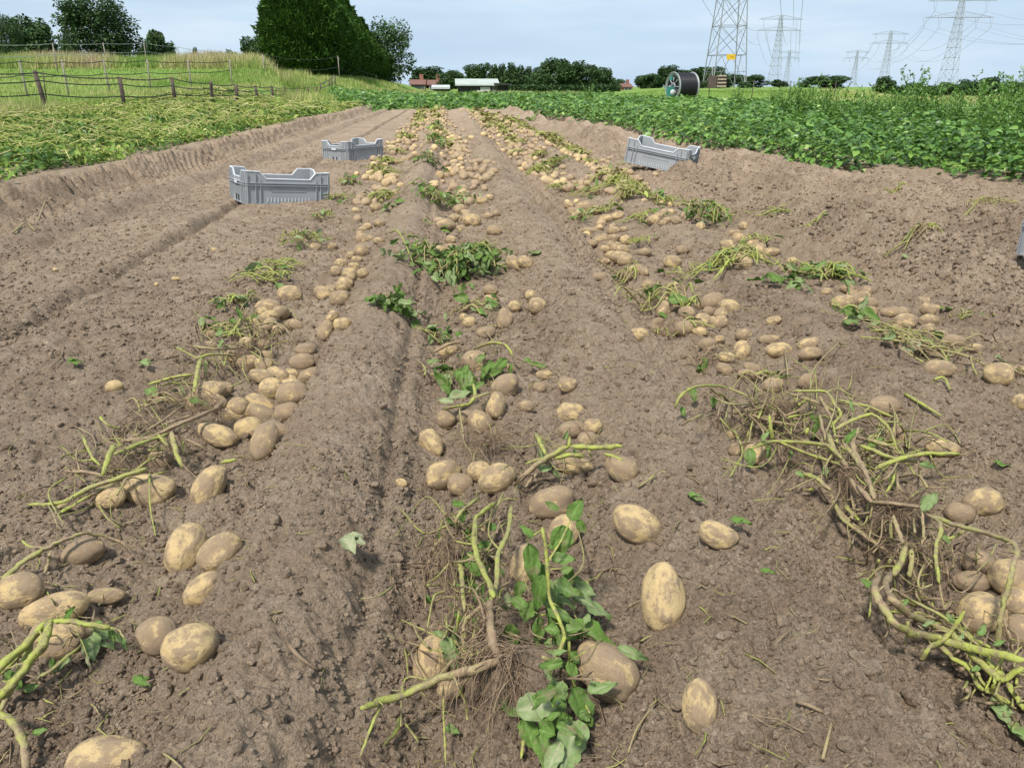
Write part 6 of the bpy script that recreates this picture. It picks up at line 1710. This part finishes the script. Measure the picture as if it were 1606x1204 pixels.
# clipped conifer hedge: a receding row of conifers
def conifer(seed):
    r = np.random.default_rng(seed); mb = MB()
    n = 70000
    t = r.random(n) ** .9
    prof = np.where(t < .12, .80 + 1.6 * t, 1.0) * (1 - ss(.35, 1.02, t) ** 1.0 * .88)
    a = r.random(n) * 2 * PI
    d = np.stack([np.cos(a), np.sin(a), t * 2], -1)
    lump = 1 + .26 * n3(d * 1.3 + seed, 2.6, seed % 4) + .2 * n3(d + 3 * seed, 7.0, 1)
    rad = prof * lump * (1 - .22 * r.random(n) ** 2)
    P = np.stack([np.cos(a) * rad * .5, np.sin(a) * rad * .5, t], -1)
    sz = .0105 * np.exp(r.normal(0, .35, n))
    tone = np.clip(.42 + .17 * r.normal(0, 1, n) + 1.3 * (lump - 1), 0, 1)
    scatter(mb, LEAF5, LF5, P, rots(a - PI / 2 + r.normal(0, .5, n), .5 + r.normal(0, .4, n), r.normal(0, .5, n)), np.stack([sz * 1.7, sz * 3.2, sz * 1.2], -1), tone)
    core = MB()
    zz = np.linspace(-.02, .93, 12)
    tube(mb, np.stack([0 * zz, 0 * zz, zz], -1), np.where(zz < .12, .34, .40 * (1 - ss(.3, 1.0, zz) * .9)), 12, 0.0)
    return mb.mesh('conifer_crown', M['conifer'], smooth=False)
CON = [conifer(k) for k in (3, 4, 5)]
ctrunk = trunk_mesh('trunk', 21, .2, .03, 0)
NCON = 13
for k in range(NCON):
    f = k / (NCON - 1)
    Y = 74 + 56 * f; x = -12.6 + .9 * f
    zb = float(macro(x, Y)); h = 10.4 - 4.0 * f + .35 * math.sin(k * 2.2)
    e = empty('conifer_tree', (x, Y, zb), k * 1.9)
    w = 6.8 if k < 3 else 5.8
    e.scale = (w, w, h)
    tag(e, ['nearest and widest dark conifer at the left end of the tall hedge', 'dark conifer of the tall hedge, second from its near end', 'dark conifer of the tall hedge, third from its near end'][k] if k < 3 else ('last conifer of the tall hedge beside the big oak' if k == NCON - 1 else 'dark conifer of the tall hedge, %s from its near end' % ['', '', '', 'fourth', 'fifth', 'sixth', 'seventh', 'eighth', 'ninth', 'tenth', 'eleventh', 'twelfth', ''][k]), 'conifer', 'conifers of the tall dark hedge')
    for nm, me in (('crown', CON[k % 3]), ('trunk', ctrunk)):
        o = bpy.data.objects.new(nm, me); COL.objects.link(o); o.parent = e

def hedge():
    mb = MB(); Y = 190
    x0, x1 = at_depth(800, Y), at_depth(972, Y); zb = float(macro((x0 + x1) / 2, Y)); h = zpx(135, 880, Y) - zb
    n = 5000
    P = np.stack([x0 + (x1 - x0) * rng.random(n), Y + rng.normal(0, .5, n), zb + h * rng.random(n) ** .8 * (1 + .06 * rng.normal(0, 1, n))], -1)
    scatter(mb, LEAF5, LF5, P, rots(rng.random(n) * 6.3, rng.normal(0, .6, n), rng.normal(0, .6, n)), .45 + .2 * rng.random(n), np.clip(.4 + .2 * rng.normal(0, 1, n), 0, 1))
    box(mb, ((x0 + x1) / 2, Y, zb + h * .42), (x1 - x0, .9, h * .84), .0)
    c = np.array([(x0 + x1) / 2, Y, zb])
    mb.shift(c)
    o = mb.build('clipped_hedge', M['tree'], smooth=False); o.location = c
    tag(o, 'long low clipped green hedge in front of the middle wood right of the barn', 'hedge')
hedge()

# ---------------------------------------------------------------- buildings
def gable(mb, x0, x1, y0, y1, z0, ze, zr, th, over, tone=.5):
    """roof with its ridge along x: two slabs and nothing else"""
    ym = (y0 + y1) / 2
    for (a, b) in ((y0 - over, ym), (y1 + over, ym)):
        sl = (zr - ze) / abs(ym - (y0 if a < ym else y1)); za = zr - sl * abs(ym - a)
        V = [[x0 - over, a, za], [x1 + over, a, za], [x1 + over, b, zr], [x0 - over, b, zr]]
        V = V + [[p[0], p[1], p[2] + th] for p in V]
        F = [[0, 1, 2, 3], [4, 7, 6, 5], [0, 4, 5, 1], [1, 5, 6, 2], [2, 6, 7, 3], [3, 7, 4, 0]]
        mb.add(V, F, tone)

def walls(mb, x0, x1, y0, y1, z0, ze, zr):
    ym = (y0 + y1) / 2
    V = [[x0, y0, z0], [x1, y0, z0], [x1, y1, z0], [x0, y1, z0], [x0, y0, ze], [x1, y0, ze], [x1, y1, ze], [x0, y1, ze], [x0, ym, zr], [x1, ym, zr]]
    mb.add(V, [[0, 1, 5, 4], [2, 3, 7, 6]])
    b = mb.n - 10
    mb.f.append(np.array([[1, 2, 6, 9, 5], [3, 0, 4, 8, 7]]) + b)

def barn():
    Y = 92.0
    x0, x1, x2 = at_depth(719, Y), at_depth(779, Y), at_depth(797, Y)
    zg = zpx(149, 750, Y); ze = zpx(134, 750, Y); zr = zpx(125.5, 750, Y + 4)
    e = empty('barn', (0, 0, 0)); tag(e, 'low dark boarded barn with long pale sheet roof beyond the far end of the field', 'barn')
    c = MB(); walls(c, x0, x1, Y, Y + 8, zg - 1.0, ze, zr - .1); c.build('wall', M['barnwall'], e, False)
    r = MB(); gable(r, x0, x1, Y, Y + 8, zg, ze, zr, .12, .35)
    ro = r.build('roof', M['barnroof'], e, False)
    # open lean-to with a dark end at the right
    xs = at_depth(771, Y)
    a = MB(); box(a, ((xs + x1) / 2 + .1, Y - .06, (zg + ze) / 2 - .3), (x1 - xs + .2, .08, ze - zg + .5)); a.build('grey_door', M['barnend'], e, False)
    s = MB(); xm = at_depth(784, Y - 1.5)
    box(s, ((xm + x2) / 2, Y + 2, (zg + ze) / 2 - .5), (x2 - xm, 5, ze - zg + 1)); s.build('shed', M['barnwall'], e, False)
    q = MB(); box(q, ((x1 + x2) / 2, Y + 1.6, ze + .12), (x2 - x1 + .6, 6.6, .14), M=Matrix.Rotation(math.radians(3), 3, 'Y')); q.build('shed_roof', M['barnwall'], e, False)
    xg = at_depth(761, Y)
    w = MB(); box(w, (xg, Y - .09, zpx(140, 760, Y)), (.55 * 2, .06, .36 * 1.2)); w.build('window', M['paint'], e, False)
    # a pale plastic sheet and a low heap in the yard
    h = MB(); box(h, (at_depth(752, Y - 4), Y - 4, zpx(143.5, 752, Y - 4)), (.62, .5, .16)); b = h.build('trough', M['paint'], None, False)
    tag(b, 'small white trough in front of the dark barn wall', 'trough')
    e2 = empty('yard_shed', (0, 0, 0)); tag(e2, 'low shed with pale flat roof left of the barn behind the light green tree', 'shed')
    Y2 = 108
    xa, xb = at_depth(680, Y2), at_depth(702, Y2)
    k = MB(); box(k, ((xa + xb) / 2, Y2 + 1.5, zpx(141, 690, Y2) - .4), (xb - xa, 3, 1.5)); k.build('wall', M['barnwall'], e2, False)
    k = MB(); box(k, ((xa + xb) / 2, Y2 + 1.5, zpx(136.6, 690, Y2)), (xb - xa + .6, 3.6, .25), M=Matrix.Rotation(math.radians(4), 3, 'X')); k.build('roof', M['paint'], e2, False)
barn()

def house(u0, u1, Y, vr, ve, vb, label, wins=3):
    x0, x1 = at_depth(u0, Y), at_depth(u1, Y); u = (u0 + u1) / 2
    zr, ze, zb = zpx(vr, u, Y), zpx(ve, u, Y), zpx(vb, u, Y)
    e = empty('house', (0, 0, 0)); tag(e, label, 'house', 'red roofed houses at the far treeline')
    m = MB(); walls(m, x0, x1, Y, Y + 8, zb - 1, ze, zr - .1); m.build('wall', M['brick'], e, False)
    m = MB(); gable(m, x0, x1, Y, Y + 8, zb, ze, zr, .15, .3); r = m.build('roof', M['tile'], e, False)
    m = MB(); box(m, (x0 + (x1 - x0) * .75, Y + 4, zr + .5), (.8, .8, 1.4)); m.build('chimney', M['brick'], r, False)
    for k in range(wins):
        m = MB(); box(m, (x0 + (x1 - x0) * (k + .7) / (wins + .4), Y - .04, zb + (ze - zb) * .5), (1.1, .1, 1.2)); f = m.build('window', M['paint'], e, False)
        m = MB(); box(m, (x0 + (x1 - x0) * (k + .7) / (wins + .4), Y - .1, zb + (ze - zb) * .5), (.9, .06, 1.0)); m.build('pane', M['window'], f, False)
house(644, 666, 170, 126, 133, 142, 'brick house with low red roof beside the big oak')
house(672, 692, 165, 126.5, 133.5, 142, 'red roofed house left of the light green tree near the barn', 2)
house(978, 992, 230, 132, 137, 144, 'small red roofed house right of the middle wood', 2)

# ---------------------------------------------------------------- irrigation hose reel
def reel():
    Y = 47.0
    x = at_depth(1070, Y); zg = float(macro(x, Y))
    mpp = Y / ray(1070, 136)[1] / FPX
    R = 20.5 * mpp * 1.02; zc = zpx(136.5, 1070, Y); W = 31 * mpp
    e = empty('hose_reel', (x, Y, zg), 0); e.rotation_euler = (0, 0, math.radians(17))
    tag(e, 'irrigation hose reel with big black drum and teal frame standing in the green crop', 'hose reel')
    zc -= zg
    def disc(mb, x0, x1, r0, r1, seg=40):
        a = np.arange(seg) * 2 * PI / seg
        rings = [(x0, r0), (x0, r1), (x1, r1), (x1, r0)]
        V = np.concatenate([np.stack([np.full(seg, xx), rr * np.cos(a), zc + rr * np.sin(a)], -1) for xx, rr in rings])
        F = []
        for k in range(4):
            for j in range(seg):
                F.append([k * seg + j, k * seg + (j + 1) % seg, ((k + 1) % 4) * seg + (j + 1) % seg, ((k + 1) % 4) * seg + j])
        mb.add(V, F)
    m = MB(); disc(m, -W / 2, W / 2, R * .3, R * .95)
    # hose windings show as ridges
    for k in range(18):
        xx = -W / 2 + W * (k + .5) / 18
        a = np.linspace(0, 2 * PI, 41)
        tube(m, np.stack([np.full(41, xx), R * .95 * np.cos(a), zc + R * .95 * np.sin(a)], -1), W / 36, 5, caps=False)
    m.build('hose', M['black'], e)
    for sx in (-1, 1):
        m = MB(); disc(m, sx * (W / 2 + .005), sx * (W / 2 + .06), R * .80, R * 1.02); disc(m, sx * (W / 2 + .005), sx * (W / 2 + .06), R * .12, R * .3)
        a = np.linspace(0, 2 * PI, 41)
        tube(m, np.stack([np.full(41, sx * (W / 2 + .06)), R * 1.0 * np.cos(a), zc + R * 1.0 * np.sin(a)], -1), .04, 5, caps=False)
        for k in range(8):
            b = k * PI / 4
            bar(m, (sx * (W / 2 + .03), R * .2 * math.cos(b), zc + R * .2 * math.sin(b)), (sx * (W / 2 + .03), R * .7 * math.cos(b), zc + R * .7 * math.sin(b)), .035)
        m.build('flange', M['disc'], e)
    m = MB(); box(m, (.05, -R * .55, zc - R * 1.12), (W + .55, .1, .09)); box(m, (.05, R * .55, zc - R * 1.12), (W + .55, .1, .09))
    for sx in (-1, 1):
        box(m, (sx * (W / 2 + .2), 0, zc - R * 1.12), (.1, R * 1.5, .1))
        bar(m, (sx * (W / 2 + .18), -R * .45, zc - R * 1.1), (sx * (W / 2 + .18), 0, zc), .05); bar(m, (sx * (W / 2 + .18), R * .45, zc - R * 1.1), (sx * (W / 2 + .18), 0, zc), .05)
    m.build('frame', M['steel'], e, False)
    m = MB(); tube(m, [(-W / 2 - .3, 0, zc), (W / 2 + .3, 0, zc)], .08, 10); m.build('axle', M['disc'], e)
    m = MB(); box(m, (-W / 2 - .38, -.3, zc - .25), (.3, .4, .5)); box(m, (-W / 2 - .3, -.3, zc - R * .98), (.3, .4, .35)); tube(m, [(-W / 2 - .4, -.3, zc + .35), (-W / 2 - .4, -.3, zc + .6)], .09, 10)
    m.build('gearbox', M['teal'], e, False)
    m = MB(); tube(m, [(-W / 2 - .36, -.52, zc - .3), (-W / 2 - .36, -.44, zc - .3)], .16, 14); m.build('turbine', M['paint'], e)
    for sx in (-1, 1):
        m = MB(); tube(m, [(sx * W * .35, -R * .2, .32), (sx * W * .35 + .2 * sx, -R * .2, .32)], .34, 18); w = m.build('wheel', M['black'], e)
        bar(w_ := MB(), (sx * W * .35, -R * .2, .3), (sx * W * .3, -R * .3, zc - R * 1.1), .05); w_.build('wheel_strut', M['teal'], e, False)
reel()

def log_stack():
    Y = 188; x = at_depth(1122, Y); zb = zpx(138, 1122, Y)
    e = empty('beam_stack', (x, Y, zb)); tag(e, 'stack of concrete beams and dark timber under the near pylon', 'beam stack')
    m = MB()
    for k in range(4): box(m, (1.2, 0, .35 + k * .75), (2.2 - .1 * k, 1.6, .30))
    m.build('beam', M['logs'], e, False)
    m = MB(); box(m, (-.9, 0, 1.3), (1.6, 1.5, 2.6))
    for k in range(3): box(m, (1.2, 0, .73 + k * .75), (2.2, 1.3, .26))
    m.build('timber', M['wood'], e, False)
log_stack()

# ---------------------------------------------------------------- pylons
def pylon(u_axis, v_ref, Y, name, label, H=50.0, arms=(39.5, 47.5), zb=None, rot=0.0, mat=None, sign=False, thick=1.0):
    x = at_depth(u_axis, Y)
    zb = float(macro(x, Y)) if zb is None else zb
    e = empty(name, (x, Y, zb), rot); tag(e, label, 'pylon', 'electricity pylons')
    def half(z):
        return 4.15 * (1 - z / 36) + 1.7 * (z / 36) if z < 36 else 1.7 - .8 * (z - 36) / (H - 36)
    mt = mat or M['farsteel']
    m = MB(); thick *= .75; rl = .17 * thick; rb = .085 * thick
    zs = [0, 7.5, 14, 20, 25, 29, 32.5, 36, 39, 41.7, 44.4, 47, H]
    for sx in (-1, 1):
        for sy in (-1, 1):
            for a, b in zip(zs[:-1], zs[1:]):
                bar(m, (sx * half(a), sy * half(a), a), (sx * half(b), sy * half(b), b), rl)
    for i, (a, b) in enumerate(zip(zs[:-1], zs[1:])):
        ha, hb = half(a), half(b)
        for (p, q) in (((-1, -1), (1, -1)), ((1, -1), (1, 1)), ((1, 1), (-1, 1)), ((-1, 1), (-1, -1))):
            A0 = np.array([p[0] * ha, p[1] * ha, a]); A1 = np.array([q[0] * ha, q[1] * ha, a])
            B0 = np.array([p[0] * hb, p[1] * hb, b]); B1 = np.array([q[0] * hb, q[1] * hb, b])
            if i == 0:
                mid = (B0 + B1) / 2
                bar(m, A0, mid, rb); bar(m, A1, mid, rb); bar(m, (A0 + B0) / 2, (A0 + mid) / 2, rb * .7); bar(m, (A1 + B1) / 2, (A1 + mid) / 2, rb * .7)
            else:
                bar(m, A0, B1, rb); bar(m, A1, B0, rb)
            bar(m, B0, B1, rb)
    m.build('lattice_tower', mt, e, False)
    pts = []
    for ai, za in enumerate(arms):
        m = MB(); L = 17.5
        hh = half(za)
        for sy in (-1, 1):
            bar(m, (-L, sy * .1, za), (L, sy * .1, za), .15 * thick)
            bar(m, (-hh, sy * hh, za + 0), (-L, 0, za), .1 * thick); bar(m, (hh, sy * hh, za), (L, 0, za), .1 * thick)
        for sx in (-1, 1):
            top = np.array([sx * hh, 0, za + 3.0]); tip = np.array([sx * L, 0, za])
            bar(m, top, tip, .12 * thick)
            for k in range(1, 8):
                f = k / 8
                p = top * (1 - f) + tip * f
                bar(m, p, (p[0], 0, za), .06 * thick)
                f2 = (k - 1) / 8; p2 = top * (1 - f2) + tip * f2
                bar(m, (p[0], 0, za), p2, .06 * thick)
        m.build('crossarm', mt, e, False)
        for px in ((-13.2, 13.2) if ai == 1 else (-17.2, -9.5, 9.5, 17.2)):
            m = MB(); bar(m, (px - 1.3, 0, za - .1), (px, 0, za - 5), .11 * thick); bar(m, (px + 1.3 - .9, 0, za - .1), (px, 0, za - 5), .11 * thick)
            m.build('insulator', M['cable'], e, False)
            c, s = math.cos(rot), math.sin(rot)
            pts.append((ai, px, np.array([x + c * px, Y + s * px, zb + za - 5])))
    if sign:
        m = MB(); box(m, (-.2, -half(7.5) - .25, 7.0), (2.1, .06, 1.25)); sg = m.build('warning_sign', M['yellow'], e, False)
        m = MB(); box(m, (.1, -half(7.5) - .292, 7.1), (.9, .02, .22)); m.build('sign_mark', M['signmark'], sg, False)
    return pts

RG = math.radians
PN = pylon(1135, 131, 200, 'pylon', 'near lattice pylon cut off by the top of the photograph, yellow sign on its legs', sign=True, mat=M['steel'], thick=1.15)
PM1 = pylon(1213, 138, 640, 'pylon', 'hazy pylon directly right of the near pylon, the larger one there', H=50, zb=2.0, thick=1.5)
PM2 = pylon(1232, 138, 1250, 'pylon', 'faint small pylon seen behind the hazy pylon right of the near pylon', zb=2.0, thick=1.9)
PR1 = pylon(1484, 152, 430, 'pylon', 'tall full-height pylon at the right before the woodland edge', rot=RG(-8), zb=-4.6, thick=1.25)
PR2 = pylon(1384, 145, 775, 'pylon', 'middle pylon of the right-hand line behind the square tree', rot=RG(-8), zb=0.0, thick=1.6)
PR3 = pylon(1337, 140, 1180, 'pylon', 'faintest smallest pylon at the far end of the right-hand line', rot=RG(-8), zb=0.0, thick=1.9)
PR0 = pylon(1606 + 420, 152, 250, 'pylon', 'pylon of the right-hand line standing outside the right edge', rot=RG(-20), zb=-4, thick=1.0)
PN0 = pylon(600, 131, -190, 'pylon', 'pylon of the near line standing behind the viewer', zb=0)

def lines(A, B, sag, r, label, group):
    for (ai, px, p) in A:
        for (bi, qx, q) in B:
            if ai == bi and abs(px - qx) < .1:
                t = np.linspace(0, 1, 26)[:, None]
                P = p * (1 - t) + q * t; P[:, 2] -= sag * 4 * (t * (1 - t))[:, 0]
                c = P[0].copy()
                m = MB(); tube(m, P - c, r, 4, caps=False)
                o = m.build('power_line', M['cable']); o.location = c
                pos = ('upper ' if ai == 1 else 'lower ') + ('outer ' if ai == 0 and abs(px) > 12 else 'inner ' if ai == 0 else '') + ('left' if px < 0 else 'right')
                tag(o, label % pos, 'power line', group)
lines(PN, PM1, 13, .07, '%s conductor sagging from the near pylon to the hazy one behind', 'overhead power lines')
lines(PM1, PM2, 14, .09, '%s conductor between the two hazy pylons right of the near pylon', 'overhead power lines')
lines(PR1, PR2, 14, .085, '%s conductor from the tall right pylon to the middle one', 'overhead power lines')
lines(PR2, PR3, 14, .10, '%s conductor between the two smaller right-hand pylons', 'overhead power lines')
lines(PR0, PR1, 12, .065, '%s conductor running from the tall right pylon past the right edge', 'overhead power lines')

# ---------------------------------------------------------------- fences
def post(mb, P, h, r, lean=(0, 0), sides=6):
    tube(mb, [P + np.array([0, 0, -.25]), P + np.array([lean[0] * .5, lean[1] * .5, h * .5]), P + np.array([lean[0], lean[1], h])], [r, r * .97, r * .9], sides)

def fence(posts, label, hts, rail_r, name='paddock_fence', mp='wood', mr='tape', pr=.052, group=None, flat=True, sag=.05):
    """posts: (u, vbase, height m); rails at the fractions hts of post height"""
    e = empty(name, (0, 0, 0)); tag(e, label, 'fence', group)
    Q = []
    for (P, h) in posts:
        m = MB(); post(m, P, h, pr, (rnd.gauss(0, .03), rnd.gauss(0, .03)))
        m.build('post', M[mp], e); Q.append((P, h))
    for f in hts:
        m = MB(); pts = []
        for k, (P, h) in enumerate(Q):
            q = P + np.array([.0, -pr * 1.1, h * f + rnd.gauss(0, .02)])
            if pts:
                for t in (.25, .5, .75):
                    w = pts_last * (1 - t) + q * t; w[2] -= sag * 4 * t * (1 - t); pts.append(w)
            pts.append(q); pts_last = q
        P = np.array(pts)
        if flat:
            for a, b in zip(P[:-1], P[1:]):
                d = b - a; hgt = rail_r
                V = [a + [0, 0, -hgt], b + [0, 0, -hgt], b + [0, 0, hgt], a + [0, 0, hgt]]
                V = V + [w + np.array([0, .008, 0]) for w in V]
                m.add(V, [[0, 1, 2, 3], [4, 7, 6, 5], [0, 4, 5, 1], [3, 2, 6, 7]])
        else:
            tube(m, P, rail_r, 4, caps=False)
        m.build('rail', M[mr], e, not flat)
    return e

def ph(u, vb, vt):
    P, t = hit(u, vb); P[2] = float(macro(P[0], P[1]))
    top = zpx(vt, u, P[1])
    return P, max(.5, top - P[2])
main = [ph(*a) for a in ((-60, 186, 104), (75, 178, 111), (196, 173, 121), (276, 168, 122), (333, 165, 128), (371, 162, 133), (405, 160, 135), (429, 157, 136), (448, 155.5, 136.5), (467, 154.5, 137), (484, 152, 137), (497, 150, 136))]
fence(main, 'dark wooden post fence with black tape rails along the left meadow', (.95, .72, .46), .013)
m = fence(main[:6], 'white electric wire strung low on the dark wooden fence posts', (.22,), .008, 'electric_wire', 'wood', 'wire', .012, None, False)

def line3(u0, v0, u1, v1, n, vt_h, **kw):
    L = []
    for k in range(n):
        f = k / (n - 1); u = u0 + (u1 - u0) * f; v = v0 + (v1 - v0) * f
        P, t = hit(u, v); P[2] = float(macro(P[0], P[1])); L.append((P, vt_h))
    return L
fence(line3(-20, 158, 365, 138, 7, 1.1), 'thin grey post fence with tape crossing the middle of the paddock', (.95, .6), .012, mp='greywood', pr=.03)
# wire fence along the bank top
L = []
for k in range(9):
    f = k / 8; Y = 30 + 52 * f; x = -23.2 + 2.0 * f
    L.append((np.array([x, Y, float(macro(x, Y))]), 1.55))
fence(L, 'tall thin wire fence running along the top of the grassy bank', (.97, .62), .014, mp='greywood', mr='wire', pr=.035)
L = [ph(*a) for a in ((416, 119, 86), (533, 126, 88), (590, 130, 118), (628, 136, 126))]
fence(L, 'grey post and rope fence at the foot of the conifer hedge', (.55, .97), .011, mp='greywood', mr='tape', pr=.04, flat=False, sag=.3)
L = [ph(*a) for a in ((503, 146, 131), (517, 141, 124), (521, 140, 121), (526, 136, 118))]
fence(L, 'short rail fence climbing to the hedge corner post', (.92, .5), .03, mp='wood', mr='greywood', pr=.05)
# thin fence on the green mound
L = []
for (u, Y) in ((1080, 50), (1113, 50), (1180, 50), (1240, 51), (1310, 52)):
    x = at_depth(u, Y); L.append((np.array([x, Y, float(macro(x, Y))]), 1.15))
fence(L, 'thin wire fence in front of the green mound right of the hose reel', (.92, .55), .010, mp='wood', mr='tape', pr=.03, flat=False, sag=.12)
